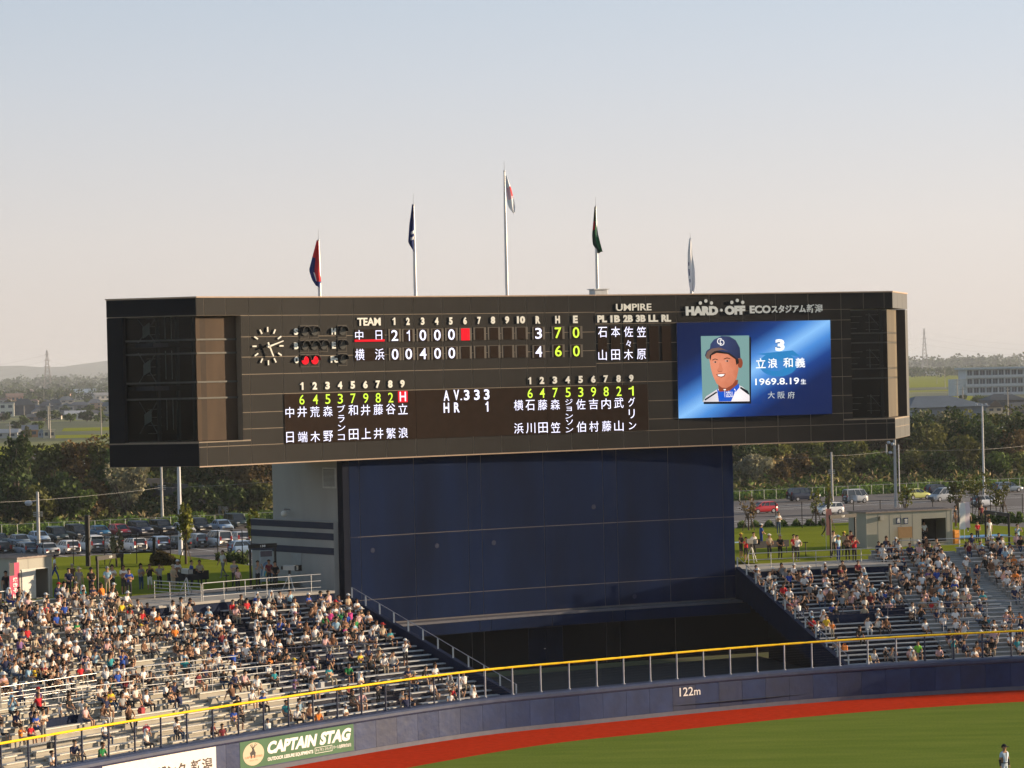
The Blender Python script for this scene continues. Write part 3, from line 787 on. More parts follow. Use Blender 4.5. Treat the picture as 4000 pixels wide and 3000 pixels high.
# ---------------------------------------------------------------- scoreboard
BW, BZ0, BZ1 = BF.W, 14.70, 24.65
sb = empty('scoreboard', BO, BY); tag(sb, 'huge black electronic scoreboard with team lineups, inning scores and a video screen', 'scoreboard')
MAPB = local_map(BF.world, BO, BY)
FLb = Frame(P1W, BF.psi0); FRb = Frame(P2W, BF.psi(BW)); FRb.o = P2W - FRb.ux * BW
MAPL = local_map(FLb.world, BO, BY); MAPR = local_map(FRb.world, BO, BY)
def locin(F, p): d = Vector(p) - F.o; return (d.dot(F.ux), d.dot(F.uy))
P0W = at_y(413, 1167.5, 173.9); P3W = at_y(3543, 1146, 205.6)
P0 = locin(FLb, P0W); P3 = locin(FRb, P3W)
OV = 1.0
M_BPAN = mat('black_cladding', (.0130, .0122, .0122), .6, var=.28, scale=.35, spec=.12)
M_BJNT = mat('cladding_joint', (.24, .19, .14), .6, var=.1)
M_FLASH = mat('roof_flashing', (.42, .30, .22), .5, var=.1)
M_GLS = mat('x', (.1, .1, .1)); 
def glass(name, tint, gloss=.12, trans=.8):
    m = bpy.data.materials.new(name); m.use_nodes = True; t = m.node_tree
    for n_ in list(t.nodes): t.nodes.remove(n_)
    o = t.nodes.new('ShaderNodeOutputMaterial'); tr = t.nodes.new('ShaderNodeBsdfTransparent'); tr.inputs[0].default_value = (*tint, 1)
    gl = t.nodes.new('ShaderNodeBsdfGlossy'); gl.inputs['Roughness'].default_value = .12; gl.inputs[0].default_value = (.9, .9, .9, 1)
    mx = t.nodes.new('ShaderNodeMixShader'); fr = t.nodes.new('ShaderNodeFresnel'); fr.inputs[0].default_value = 1.22
    t.links.new(fr.outputs[0], mx.inputs[0]); t.links.new(tr.outputs[0], mx.inputs[1]); t.links.new(gl.outputs[0], mx.inputs[2]); t.links.new(mx.outputs[0], o.inputs[0])
    return m
M_CHAM = mat('shaded_end_cladding', (.008, .009, .012), .6, var=.15, scale=.4, spec=.1)  # front cladding darkened: the shade on the left end is in the colour
M_TGL = glass('tinted_glass', (.62, .66, .66))
M_BRN = mat('brown_board_back', (.062, .038, .022), .8, var=.25, scale=.9, streak=.3)
M_TANB = mat('tan_board_back', (.085, .070, .05), .8, var=.18, scale=.8, streak=.25)
# joints along the front (u) and height (z) in metres from the left corner
UJ = [0] + [BF.hit(x, 1190)[0] for x in (797, 881, 970, 1100, 1247, 1379, 1498, 1613, 1727, 1838, 1948, 2055, 2127, 2222, 2324, 2425.6, 2524, 2641, 2771, 2901, 3029, 3157, 3285, 3373, 3454)] + [BW]
ZJL = [14.75, 15.84, 16.81, 17.79, 18.85, 20.05, 21.08, 22.28, 23.55, 24.5]
ZJR = [14.75, 15.8, 16.55, 17.74, 19.0, 20.25, 21.51, 22.79, 23.5, 24.5]
oL = (BF.hit(939.5, 1232)[0]); oLz1 = BF.hit(939, 1232)[1]; oLz0 = BF.hit(948, 1719)[1]
oR = BF.hit(3322, 1208)[0]; oRz1 = BF.hit(3400, 1206)[1]; oRz0 = BF.hit(3400, 1635)[1]
print('openings', oL, oLz0, oLz1, oR, oRz0, oRz1, P0, P3)
def chord(Pa, Pb, t): return (Pa[0] + (Pb[0] - Pa[0]) * t, Pa[1] + (Pb[1] - Pa[1]) * t)
def rl2(p): return MAPID(p)
def to_root(p):
    c, s_ = math.cos(BY), math.sin(BY); dx, dy = p[0] - BO.x, p[1] - BO.y; return (dx * c + dy * s_, -dx * s_ + dy * c)
def plan(v, out):
    arc = [to_root(BF.world(BW * i / 40, v, 0)) for i in range(41)]
    a0 = to_root(P0W + FLb.uy * .0 - Vector((1, 0, 0)) * out); a3 = to_root(P3W + Vector((1, 0, 0)) * out)
    bx = a3[1] + 1.5
    return arc + [a3, (a3[0] - 1.5, bx), (a0[0] + 6.0, bx), a0]
core = plan(.016, -.016)
nback = 4
MB().vprism(core, BZ0 + .02, oRz0).build('lower_body', M_BJNT, sb)
MB().vprism(core, oLz1, BZ1 - .05).build('upper_body', M_BJNT, sb)
iL = [i for i in range(41) if BW * i / 40 < oL]; 
pl = [core[i] for i in iL] + [to_root(BF.world(oL, .016, 0)), to_root(BF.world(oL, 6.5, 0)), core[-2], core[-1]]
MB().vprism(pl, oRz0 + .002, oLz0).build('left_sill_body', M_BJNT, sb)
WARP[:] = [MAPB, True]
MB().box(oL, oR, .0165, 6.4, oRz0 + .002, oLz1 - .002).build('middle_body', M_BJNT, sb)
WARP[:] = [None, False]
MB().vprism(plan(-.05, .05), BZ1 - .045, BZ1 + .035).build('roof_flashing', M_FLASH, sb)
WARP[:] = [MAPB, True]
MB().box(-.02, BW + .02, -.02, .014, BZ0 - .04, BZ0 + .018).build('bottom_trim', M_FLASH, sb)
# front cladding panels, one object each
def front_panel(a, b, c, d, m=M_BPAN, g=.02):
    if b - a < .12 or d - c < .12: return
    MB().box(a + g, b - g, .002, .0155, c + g, d - g).build('panel', m, sb)
halfx = [BF.hit(1173, 1300)[0], BF.hit(1320, 1300)[0]]
for i in range(len(UJ) - 1):
    a, b = UJ[i], UJ[i + 1]; zz = ZJL if b < 31.5 else ZJR
    zz = [BZ0 + .02] + zz[1:-1] + [BZ1 - .05]
    for j in range(len(zz) - 1):
        c, d = zz[j], zz[j + 1]
        # cut at the window openings
        if a < oL - .02 and d > oLz0 + .05 and c < oLz1 - .05:
            if c < oLz0 - .1: front_panel(a, b, c, oLz0 - .05)
            if d > oLz1 + .1: front_panel(a, b, oLz1 + .02, d)
            if b > oL + .12: front_panel(oL - .02, b, max(c, oLz0), min(d, oLz1))
            continue
        if b > oR + .02 and d > oRz0 + .05 and c < oRz1 - .05:
            if c < oRz0 - .1: front_panel(a, b, c, oRz0 - .05)
            if d > oRz1 + .1: front_panel(a, b, oRz1 + .02, d)
            if a < oR - .12: front_panel(a, oR + .02, max(c, oRz0), min(d, oRz1))
            continue
        xs_ = [a, b]
        for h in halfx:
            if a < h < b and j in (5, 6, 7): xs_.insert(1, h)
        for e, f_ in zip(xs_[:-1], xs_[1:]): front_panel(e, f_, c, d)
WARP[:] = [MAPL, False]
# chamfer cladding: smooth dark sheets round the openings
def chamfer(Pa, Pb, t0, z0, z1, sgn, mcl, joints=()):
    """Pa = front corner, Pb = back corner; opening from t=0 to t0"""
    d = Vector((Pb[0] - Pa[0], Pb[1] - Pa[1])); L = d.length; d.normalize(); nr = Vector((d.y, -d.x)) * sgn
    def sheet(a, b, zl, zh):
        g = .02
        q0 = Vector(Pa) + d * (a + g); q1 = Vector(Pa) + d * (b - g)
        ps = [q0 - nr * .002, q1 - nr * .002, q1 - nr * .0155, q0 - nr * .0155]
        MB().vprism([tuple(p) for p in ps], zl + g, zh - g).build('panel', mcl, sb)
    js = [0] + list(joints) + [L]
    for a, b in zip(js[:-1], js[1:]):
        sheet(a, b, BZ0 + .02, (BZ0 + z0) / 2 + .1 if joints else z0 - .08)
        if joints: sheet(a, b, (BZ0 + z0) / 2 + .1, z0 - .08)
        sheet(a, b, z1 + .02, BZ1 - .05)
    sheet(L * t0, L, z0 - .04, z1)
    return d, nr, L
M_RCL = mat('sunlit_end_cladding', (.055, .053, .049), .42, var=.1, scale=.5, spec=.6)  # paler, glossier cladding copy: low sun on the right end put into the colour
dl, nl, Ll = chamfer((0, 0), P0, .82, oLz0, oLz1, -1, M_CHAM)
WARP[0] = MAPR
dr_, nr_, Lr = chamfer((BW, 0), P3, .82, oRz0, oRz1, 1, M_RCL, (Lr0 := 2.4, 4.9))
# back jamb closing the end of each opening, so that the board is solid from behind
for Pa, Pb, t0, z0, z1, nn in (((0, 0), P0, .82, oLz0, oLz1, nl), ((BW, 0), P3, .82, oRz0, oRz1, nr_)):
    WARP[0] = MAPL if nn is nl else MAPR
    a = chord(Pa, Pb, t0); b = chord(Pa, Pb, .985)
    q = [Vector(a) - nn * .06, Vector(b) - nn * .06, Vector(b) - nn * .6, Vector(a) - nn * .6]
    MB().vprism([tuple(p) for p in q], z0 + .003, z1 - .003).build('jamb', M_STEEL, sb)
# glass boxes set back in the openings, with floors, posts, braces and gussets behind
SB = .45
def glazed(side_, Pa, Pb, d, nn, L, ofr, z0, z1):
    s_ = 1 if side_ == 'L' else -1
    cpt = Vector(Pa) + Vector((0, SB)) + d * .0
    # inner corner = intersection of the two set back lines
    A0 = Vector((ofr, SB)); bdir = Vector((1, 0)); C0 = Vector(Pa) - nn * SB
    # solve C0 + d*t has y = SB
    t = (SB - C0.y) / d.y; C = C0 + d * t
    E = Vector(Pa) + d * (L * .82) - nn * SB
    gl = MB()
    def pane(p, q, zl, zh, m=M_TGL, nm='glass_pane', th=.03):
        e = (q - p).normalized(); n2 = Vector((-e.y, e.x)) * th
        return MB().vprism([tuple(p), tuple(q), tuple(q + n2), tuple(p + n2)], zl, zh).build(nm, m, sb)
    nz = [z0 + .02, z0 + (z1 - z0) * .375, z0 + (z1 - z0) * .47, z0 + (z1 - z0) * .70, z0 + (z1 - z0) * .80, z1 - .02]
    nz = [z0 + .02, z0 + 2.55, z0 + 3.5, z0 + 5.2, z0 + 6.0, z1 - .02] if side_ == 'L' else [z0 + .02, z0 + 2.7, z0 + 3.35, z0 + 5.1, z0 + 5.75, z1 - .02]
    k = 2
    for zl, zh in zip(nz[:-1], nz[1:]):
        if side_ == 'L':
            k1 = C + (A0 - C) * .10; k2 = C + (A0 - C) * .24; k3 = A0
            pane(k3, k2, zl + .02, zh - .02, M_BRN, 'board_panel'); pane(k2, k1, zl + .02, zh - .02, mat('brown_board_dark', (.04, .026, .017), .8), 'board_panel'); pane(k1, C, zl + .02, zh - .02, M_BRN, 'board_panel')
            pane(C, E, zl + .02, zh - .02)
        else:
            k1 = C + (E - C) * .62
            pane(A0, C, zl + .02, zh - .02); pane(C, k1, zl + .02, zh - .02, M_TANB, 'board_panel'); pane(k1, E, zl + .02, zh - .02, mat('light_tan_board', (.13, .105, .072), .8), 'board_panel')
    for z in nz[1:-1]:
        for p, q in ((A0, C), (C, E)):
            e = (q - p).normalized(); n2 = Vector((e.y, -e.x)) * .05 * (1 if side_ == 'L' else 1)
            MB().vprism([tuple(p), tuple(q), tuple(q + Vector((-e.y, e.x)) * .08), tuple(p + Vector((-e.y, e.x)) * .08)], z - .055, z + .055).build('transom', mat('transom_metal', (.07, .068, .062), .5, metal=.3), sb)
    return A0, C, E, nz
WARP[0] = MAPL
A0, C, E, nz = glazed('L', (0, 0), P0, dl, nl, Ll, oL - .02, oLz0, oLz1)
M_BRN2 = mat('dark_brown_board', (.018, .012, .009), .8, var=.2, scale=.9)
M_PALE = mat('pale_gusset', (.45, .45, .43), .6, var=.05)
MB().box(E.x, A0.x, 4.6, 4.7, oLz0 + .01, oLz1 - .01).build('inner_back_wall', M_BRN2, sb)
mb = MB(); mb.box(E.x + .3, A0.x - .1, 1.9, 4.5, oLz0 + 3.05, oLz0 + 3.3); mb.build('inner_floor', M_STEEL, sb)
mb = MB(); mb.box(E.x + .3, A0.x - .1, 1.9, 4.5, oLz0 + 5.6, oLz0 + 5.85); mb.build('inner_floor', M_STEEL, sb)
# inner braces parallel to the chamfer
def along(t, dep, z): p = Vector((0, 0)) + dl * t - nl * dep; return Vector((p.x, p.y, z))
BR = mat('brace_steel', (.24, .25, .26), .5, metal=.2)
for z0_, z1_ in ((oLz0 + .5, oLz0 + 2.4), (oLz0 + 3.5, oLz0 + 5.3), (oLz0 + 5.9, oLz0 + 7.3)):
    mb = MB(); mb.tube(along(Ll * .76, 1.5, z0_), along(Ll * .56, 1.5, z1_), .035, 5); mb.tube(along(Ll * .56, 1.5, z0_), along(Ll * .76, 1.5, z1_), .035, 5)
    mb.build('cross_brace', BR, sb)
    zc = (z0_ + z1_) / 2; a, b = along(Ll * .70, 1.45, 0), along(Ll * .62, 1.45, 0)
    mb = MB(); mb.add([(a.x, a.y, zc - .45), (b.x, b.y, zc - .2), (b.x, b.y, zc + .5), (a.x, a.y, zc + .2)], [(0, 1, 2, 3)]); mb.add([(a.x, a.y + .03, zc - .45), (b.x, b.y + .03, zc - .2), (b.x, b.y + .03, zc + .5), (a.x, a.y + .03, zc + .2)], [(3, 2, 1, 0)]); mb.build('gusset_plate', M_PALE, sb)
    for t in (.44, .37):
        mb = MB(); mb.tube(along(Ll * t, 1.3, z0_ + .2), along(Ll * t, 1.3, z1_ + .1), .03, 5); mb.build('ladder_rail', M_PALE, sb)
    for k in range(4):
        z = z0_ + k * .48; mb = MB(); mb.tube(along(Ll * .80, 2.2, z), along(Ll * .56, 2.2, z), .018, 4); mb.build('cable_tray', M_PALE, sb)
for t in (.52, .30, .12, .02):
    p = along(Ll * t, 1.2, oLz0 + .02); MB().box(p.x - .09, p.x + .09, p.y - .09, p.y + .09, oLz0 + .02, oLz1 - .02).build('inner_column', mat('inner_column_steel', (.06, .07, .08), .5), sb)
WARP[0] = MAPR
A0, C, E, nz = glazed('R', (BW, 0), P3, dr_, nr_, Lr, oR + .02, oRz0, oRz1)
MB().box(A0.x, E.x, 4.4, 4.5, oRz0 + .01, oRz1 - .01).build('inner_back_wall', M_BRN2, sb)
def along2(t, dep): p = Vector((BW, 0)) + dr_ * t - nr_ * dep; return p
for z0_ in (oRz0 + 3.0, oRz0 + 5.4):
    MB().box(A0.x + .05, BW - 1.6, 1.5, 4.3, z0_, z0_ + .22).build('inner_floor', M_STEEL, sb)
for z0_ in (oRz0 + .3, oRz0 + 3.4, oRz0 + 5.8):
    u = FRb.hit(3398, 1400, 1.4)[0]; mb = MB(); mb.tube((u, 1.4, z0_), (u, 1.4, z0_ + 1.3), .025, 5); mb.build('ladder_rail', M_PALE, sb)
    mb = MB(); mb.tube((u + .1, 1.6, z0_ + 1.2), (u + 1.1, 1.6, z0_ + .1), .03, 5); mb.build('cross_brace', BR, sb)
    for k in range(3):
        mb = MB(); mb.tube((A0.x + .4, 2.0, z0_ + .3 + .4 * k), (A0.x + 1.3 + .2 * k, 2.0, z0_ + .3 + .4 * k), .016, 4); mb.tube((u, 2, z0_ + .2 + .5 * k), (u + 1.0, 2, z0_ + .2 + .5 * k), .014, 4); mb.build('cable_tray', M_BEN, sb)
u = FRb.hit(3440, 1400, 1.4)[0]; MB().box(u - .1, u + .1, 1.2, 1.4, oRz0 + .02, oRz1 - .02).build('inner_column', mat('inner_column_steel', (.06, .07, .08), .5), sb)

WARP[:] = [MAPB, True]
# ---- lettering and displays on the front, all read off the photograph
def zp(o, sc): return lambda x, y: (o[0] + x / sc, o[1] + y / sc)
Q2 = zp((900, 1100), 2.212); Q3 = zp((1700, 1100), 2.212); Q4 = zp((2500, 1100), 2.011)
def rect(Q, x0, y0, x1, y1, off=-.05):
    a = BF.hit(*Q(x0, (y0)), off); b = BF.hit(*Q(x1, y1), off)
    xm = ((x0 + x1) / 2); t = BF.hit(*Q(xm, y0), off)[1]; bt = BF.hit(*Q(xm, y1), off)[1]
    return a[0], b[0], bt, t
def emis(name, col, st=1.0, base=(.02, .02, .02)):
    return mat(name, (.006, .006, .006), .9, var=0, spec=.02, emit=col, es=st * .80)
M_LW = emis('led_white', (.82, .80, 1.0), 1.15); M_LY = emis('led_yellow_green', (.62, .86, .06), 1.0); M_LR = emis('led_red', (.80, .008, .02), .9)
M_LDK = mat('led_module_off', (.020, .0105, .0065), .7, var=.15, scale=2.0, spec=.05)
M_SIGN = mat('cream_sign_letter', (.86, .85, .78), .6, var=.04)
M_SIGN2 = mat('grey_logo_letter', (.74, .77, .76), .6, var=.05)
def sign(Q, st, cx, cy, w, h, name='lettering', m=M_SIGN, bold=.05, y=-.06, par=sb):
    r = rect(Q, cx - w / 2, cy - h / 2, cx + w / 2, cy + h / 2, y); mb = MB(); put_text(mb, st, *r, y, bold, 0, .055); return mb.build(name, m, par)
def display(Q, x0, y0, x1, y1, m=M_LDK, name='led_display'):
    r = rect(Q, x0, y0, x1, y1, -.02); return MB().box(r[0], r[1], -.03, -.003, r[2], r[3]).build(name, m, sb)
class Led:
    def __init__(s, par, m): s.mb = MB(); s.par = par; s.m = m
    def put(s, Q, st, cx, cy, w, h, bold=0.0): s.mb.__class__; r = rect(Q, cx - w / 2, cy - h / 2, cx + w / 2, cy + h / 2, -.05); put_text(s.mb, st, *r, -.05, bold); return s
def led(par, m, items, bold=0.006):
    for Q, st, cx, cy, w, h in items:
        mb = MB(); r = rect(Q, cx - w / 2, cy - h / 2, cx + w / 2, cy + h / 2, -.05); put_text(mb, st, *r, -.05, bold); mb.build('character', m, par)
sign(Q2, 'TEAM', 1198, 346, 203, 68, bold=.03)
for n_, x, y in zip('1234567', (1413, 1535, 1662, 1783, 1905, 2028, 2150), (343, 343, 342, 341, 340, 338, 336)): sign(Q2, n_, x, y, 32 if n_ != '1' else 26, 64)
sign(Q3, '8', 500, 333, 38, 64); sign(Q3, '9', 622, 331, 38, 64); sign(Q3, '10', 742, 330, 72, 64)
for c, x, y in (('R', 888, 330), ('H', 1058, 328), ('E', 1212, 326)): sign(Q3, c, x, y, 42, 66)
sign(Q3, 'UMPIRE', 1716, 221, 307, 60, bold=.015)
for c, x, y in (('PL', 1443, 322), ('1B', 1556, 321), ('2B', 1667, 319), ('3B', 1777, 318), ('LL', 1885, 317), ('RL', 1997, 316)): sign(Q3, c, x, y, 84, 62)
for c, x, y, w in (('S', 568, 432, 36), ('B', 570, 555, 36), ('O', 573, 677, 40), ('H', 893, 430, 38), ('E', 895, 550, 34), ('Fc', 898, 672, 62)): sign(Q2, c, x, y, w, 58)
for i, x in enumerate((618, 730, 840, 948, 1058, 1167, 1275, 1382, 1487)): sign(Q2, str(i + 1), x, 903 - i * 2.6, 40 if i else 28, 66)
for i, x in enumerate((817, 923, 1035, 1145, 1257, 1367, 1475, 1585, 1695)): sign(Q3, str(i + 1), x, 856 - i * 2.6, 40 if i else 26, 62)
# stadium name
def logo(par):
    M = M_SIGN2
    sign(Q4, 'HARD', 487, 229, 256, 72, 'lettering', M, .07, par=par); sign(Q4, 'OFF', 747, 225, 162, 72, 'lettering', M, .07, par=par)
    sign(Q4, 'ECO', 945, 218, 165, 62, 'lettering', M, .04, par=par); sign(Q4, 'スタジアム', 1168, 214, 272, 62, 'lettering', M, .03, par=par); sign(Q4, '新潟', 1373, 211, 126, 68, 'lettering', M, .02, par=par)
    for x, y, r_ in ((475, 168, 14), (518, 152, 14), (562, 168, 14), (722, 163, 14), (765, 148, 14), (808, 163, 14), (640, 224, 12)):
        u, z = BF.hit(*Q4(x, y), -.06); rr = r_ / 2.011 / 11500 * 190
        mb = MB(); mb.tube((u, -.06, z), (u, -.005, z), rr, 16); mb.build('dot', M, par)
logo(sb)
# inning displays
tm = display(Q2, 1070, 413, 1333, 520)
led(tm, M_LW, [(Q2, '中', 1113, 465, 72, 92), (Q2, '日', 1283, 467, 58, 92)], .0)
r = rect(Q2, 1073, 500, 1333, 519, -.05); MB().box(r[0], r[1], -.06, -.045, r[2], r[3]).build('underline', M_LR, tm)
tm2 = display(Q2, 1070, 575, 1333, 684)
led(tm2, M_LW, [(Q2, '横', 1118, 630, 82, 98), (Q2, '浜', 1290, 628, 82, 98)], .0)
row1 = [(Q2, '2', 1420, 465), (Q2, '1', 1537, 465), (Q2, '0', 1663, 463), (Q2, '0', 1788, 462), (Q2, '0', 1910, 457), (Q2, None, 2031, 456), (Q2, '', 2155, 452), (Q3, '', 508, 450), (Q3, '', 627, 448), (Q3, '', 745, 447), (Q3, '3', 893, 447), (Q3, 'H7', 1062, 443), (Q3, 'H0', 1217, 440)]
row2 = [(Q2, '0', 1423, 628), (Q2, '0', 1541, 625), (Q2, '4', 1665, 623), (Q2, '0', 1790, 620), (Q2, '0', 1913, 617), (Q2, '', 2032, 613), (Q2, '', 2157, 610), (Q3, '', 510, 606), (Q3, '', 629, 604), (Q3, '', 747, 603), (Q3, '4', 895, 605), (Q3, 'H6', 1064, 600), (Q3, 'H0', 1220, 600)]
M_FRM = mat('display_frame', (.10, .085, .07), .5)
for Q, st, x, y in row1 + row2:
    fr = display(Q, x - 56, y - 56, x + 56, y + 53, M_FRM, 'display_frame')
    r = rect(Q, x - 38, y - 52, x + 38, y + 52, -.04); dd = MB().box(r[0], r[1], -.045, -.031, r[2], r[3]).build('led_module', M_LDK if st is not None else M_LR, fr)
    if st:
        yl = len(st) == 2; st = st[-1]
        mb = MB(); q = rect(Q, x - (30 if st != '1' else 14), y - 47, x + (30 if st != '1' else 14), y + 47, -.06); put_text(mb, st, *q, -.06, .012); mb.build('digit', M_LY if yl else M_LW, fr)
# umpires
for x in (1445, 1558, 1669, 1781, 1890, 1999):
    dd = display(Q3, x - 43, 385, x + 43, 682)
    its = {1445: [('石', 52, 80), ('山', 250, 74)], 1558: [('本', 48, 80), ('田', 247, 76)], 1669: [('佐', 48, 80), ('々', 150, 44), ('木', 245, 80)], 1781: [('笠', 48, 80), ('原', 242, 80)]}.get(x, [])
    led(dd, M_LW, [(Q3, c, x + 1, 385 + dy, w, 90 if c != '々' else 60) for c, dy, w in its], .0)
# lower wide display, left half and right half modules
a = BF.hit(*Q2(467, 1180), -.02)[0]; b = BF.hit(*Q3(1840, 1100), -.02)[0]; zt = BF.hit(*Q2(900, 960), -.02)[1]; zb_ = BF.hit(*Q2(900, 1386), -.02)[1]
cuts = [a, BF.hit(*Q2(1603, 1100), -.02)[0], BF.hit(*Q3(965, 1100), -.02)[0], b]
LD = []
for i in range(3): LD.append(MB().box(cuts[i] + .01, cuts[i + 1] - .01, -.04, -.003, zb_, zt).build('lineup_display', M_LDK, sb))
cols = (618, 735, 842, 950, 1060, 1170, 1277, 1385)
led(LD[0], M_LY, [(Q2, c, x, 1020 - i * 2.6, 46, 84) for i, (c, x) in enumerate(zip('64537982', cols))], .004)
r = rect(Q2, 1447, 945, 1532, 1043, -.04); MB().box(r[0], r[1], -.055, -.041, r[2], r[3]).build('highlight', M_LR, LD[0])
q = rect(Q2, 1462, 952, 1518, 1034, -.07); mb = MB(); put_text(mb, 'H', *q, -.07, .01); mb.build('character', M_LW, LD[0])
names = [(Q2, '中', 513, 1130), (Q2, '日', 515, 1345), (Q2, '井', 620, 1125), (Q2, '端', 625, 1342), (Q2, '荒', 730, 1125), (Q2, '木', 733, 1340), (Q2, '森', 842, 1120), (Q2, '野', 845, 1335), (Q2, '和', 1060, 1110), (Q2, '田', 1065, 1320), (Q2, '井', 1168, 1110), (Q2, '上', 1173, 1312), (Q2, '藤', 1278, 1105), (Q2, '井', 1280, 1312), (Q2, '谷', 1385, 1100), (Q2, '繁', 1388, 1310), (Q2, '立', 1490, 1100), (Q2, '浪', 1493, 1305)]
led(LD[0], M_LW, [(Q, c, x, y, 84 if c not in '日中' else (66 if c == '日' else 76), 92) for Q, c, x, y in names], .0)
led(LD[0], M_LW, [(Q2, 'ブ', 958, 1098, 70, 62), (Q2, 'ラ', 958, 1185, 58, 62), (Q2, 'ン', 960, 1262, 66, 52), (Q2, 'コ', 958, 1345, 60, 50)], .0)
led(LD[1], M_LW, [(Q3, 'A', 97, 985, 50, 90), (Q3, 'V', 183, 980, 50, 90), (Q3, '.', 225, 1018, 14, 14), (Q3, '3', 272, 980, 50, 90), (Q3, '3', 360, 978, 50, 90), (Q3, '3', 445, 975, 50, 90), (Q3, 'H', 97, 1090, 50, 86), (Q3, 'R', 187, 1087, 50, 86), (Q3, '1', 447, 1080, 26, 86)], .025)
names = [(Q3, '横', 720, 1068), (Q3, '浜', 722, 1268), (Q3, '石', 820, 1068), (Q3, '川', 825, 1265), (Q3, '藤', 928, 1065), (Q3, '田', 932, 1262)]
led(LD[1], M_LW, [(Q, c, x, y, 82, 90) for Q, c, x, y in names], .0)
led(LD[1], M_LY, [(Q3, c, x, 965 - i * 2.6, 46, 82) for i, (c, x) in enumerate(zip('64', (820, 925)))], .004)
led(LD[2], M_LY, [(Q3, c, x, 960 - i * 2.6, 46, 82) for i, (c, x) in enumerate(zip('7539821', (1037, 1148, 1258, 1368, 1477, 1588, 1693)))], .004)
names = [(Q3, '森', 1037, 1062), (Q3, '笠', 1040, 1260), (Q3, '佐', 1258, 1060), (Q3, '伯', 1262, 1255), (Q3, '吉', 1368, 1058), (Q3, '村', 1372, 1252), (Q3, '内', 1477, 1055), (Q3, '藤', 1482, 1248), (Q3, '武', 1587, 1047), (Q3, '山', 1587, 1247)]
led(LD[2], M_LW, [(Q, c, x, y, 82, 90) for Q, c, x, y in names], .0)
led(LD[2], M_LW, [(Q3, 'ジ', 1155, 1040, 64, 50), (Q3, 'ョ', 1157, 1100, 46, 36), (Q3, 'ン', 1157, 1162, 66, 42), (Q3, 'ソ', 1160, 1215, 60, 44), (Q3, 'ン', 1160, 1280, 66, 44), (Q3, 'グ', 1697, 1040, 60, 78), (Q3, 'リ', 1698, 1142, 52, 78), (Q3, 'ン', 1705, 1245, 64, 62)], .0)
# signal lamps with hoods
M_HOOD = mat('lamp_hood', (.012, .012, .014), .5, var=0); M_LENS = mat('unlit_lens', (.06, .06, .055), .3, var=0); M_LON = emis('lit_red_lens', (.85, .01, .02), 1.0)
for x, y, on in ((640, 430, 0), (723, 428, 0), (640, 553, 0), (720, 552, 0), (803, 548, 0), (645, 678, 1), (728, 676, 1), (965, 425, 0), (967, 545, 0), (970, 668, 0)):
    u, z = BF.hit(*Q2(x, y), -.05); k = 1 / 2.212 / 11500 * 175 / math.cos(BF.psi(5) + .1)
    lampo = MB().box(u - 33 * k, u + 33 * k, -.035, -.003, z - 42 * k, z + 35 * k).build('signal_lamp', M_FRM, sb)
    MB().box(u - 30 * k, u + 30 * k, -.045, -.036, z - 39 * k, z + 32 * k).build('lamp_plate', M_BPAN, lampo)
    mb = MB(); mb.tube((u, -.10, z - 2 * k), (u, -.046, z - 2 * k), 25 * k, 14); mb.build('lens', M_LON if on else M_LENS, lampo)
    mb = MB(); n_ = 9; vs_ = []
    for q in range(n_):
        a = math.pi * (0.0 + 1.0 * q / (n_ - 1)); 
        for yy in (-.046, -.34):
            for r_ in (29 * k, 32 * k): vs_.append((u + r_ * math.cos(a), yy, z - 2 * k + r_ * math.sin(a)))
    fs_ = []
    for q in range(n_ - 1):
        b0 = 4 * q; fs_ += [(b0, b0 + 2, b0 + 6, b0 + 4), (b0 + 1, b0 + 5, b0 + 7, b0 + 3), (b0 + 2, b0 + 3, b0 + 7, b0 + 6), (b0, b0 + 4, b0 + 5, b0 + 1)]
    mb.add(vs_, fs_); mb.build('hood', M_HOOD, lampo)
# clock
cu_, cz_ = BF.hit(*Q2(327, 557), -.1); kx = 1 / 2.212 / 11500 * 174 / math.cos(BF.psi(5) + .1); kz = 1 / 2.212 / 11500 * 174
ck = empty('clock', BF.world(cu_, 0, cz_), BF.psi(cu_)); WARP[:] = [None, False]; tag(ck, 'round clock of white hour bars at the left of the scoreboard', 'clock')
M_CW = mat('clock_white', (.80, .78, .70), .5, var=0)
def bar(r0, r1, ang, w, y, nm, w2=None):
    w2 = w2 or w; c, s_ = math.sin(ang), math.cos(ang); t = Vector((c, 0, s_)); n_ = Vector((s_, 0, -c))
    vs_ = [t * r0 - n_ * w, t * r0 + n_ * w, t * r1 + n_ * w2, t * r1 - n_ * w2]
    mb = MB(); vv = [(p.x, y, p.z) for p in vs_] + [(p.x, y + .05, p.z) for p in vs_]
    mb.add(vv, [(0, 1, 2, 3), (7, 6, 5, 4), (0, 4, 5, 1), (1, 5, 6, 2), (2, 6, 7, 3), (3, 7, 4, 0)]); mb.build(nm, M_CW, ck)
for h in range(12): bar(124 * kz, 167 * kz, h * math.pi / 6, 6.5 * kz, -.09, 'hour_bar')
bar(-35 * kz, 100 * kz, R(156), 8 * kz, -.24, 'hour_hand', 6 * kz); bar(-30 * kz, 148 * kz, R(73), 8 * kz, -.34, 'minute_hand', 4 * kz)
mb = MB(); mb.tube((0, -.36, 0), (0, 0, 0), .05, 10); mb.build('spindle', M_CW, ck)

WARP[:] = [MAPB, True]
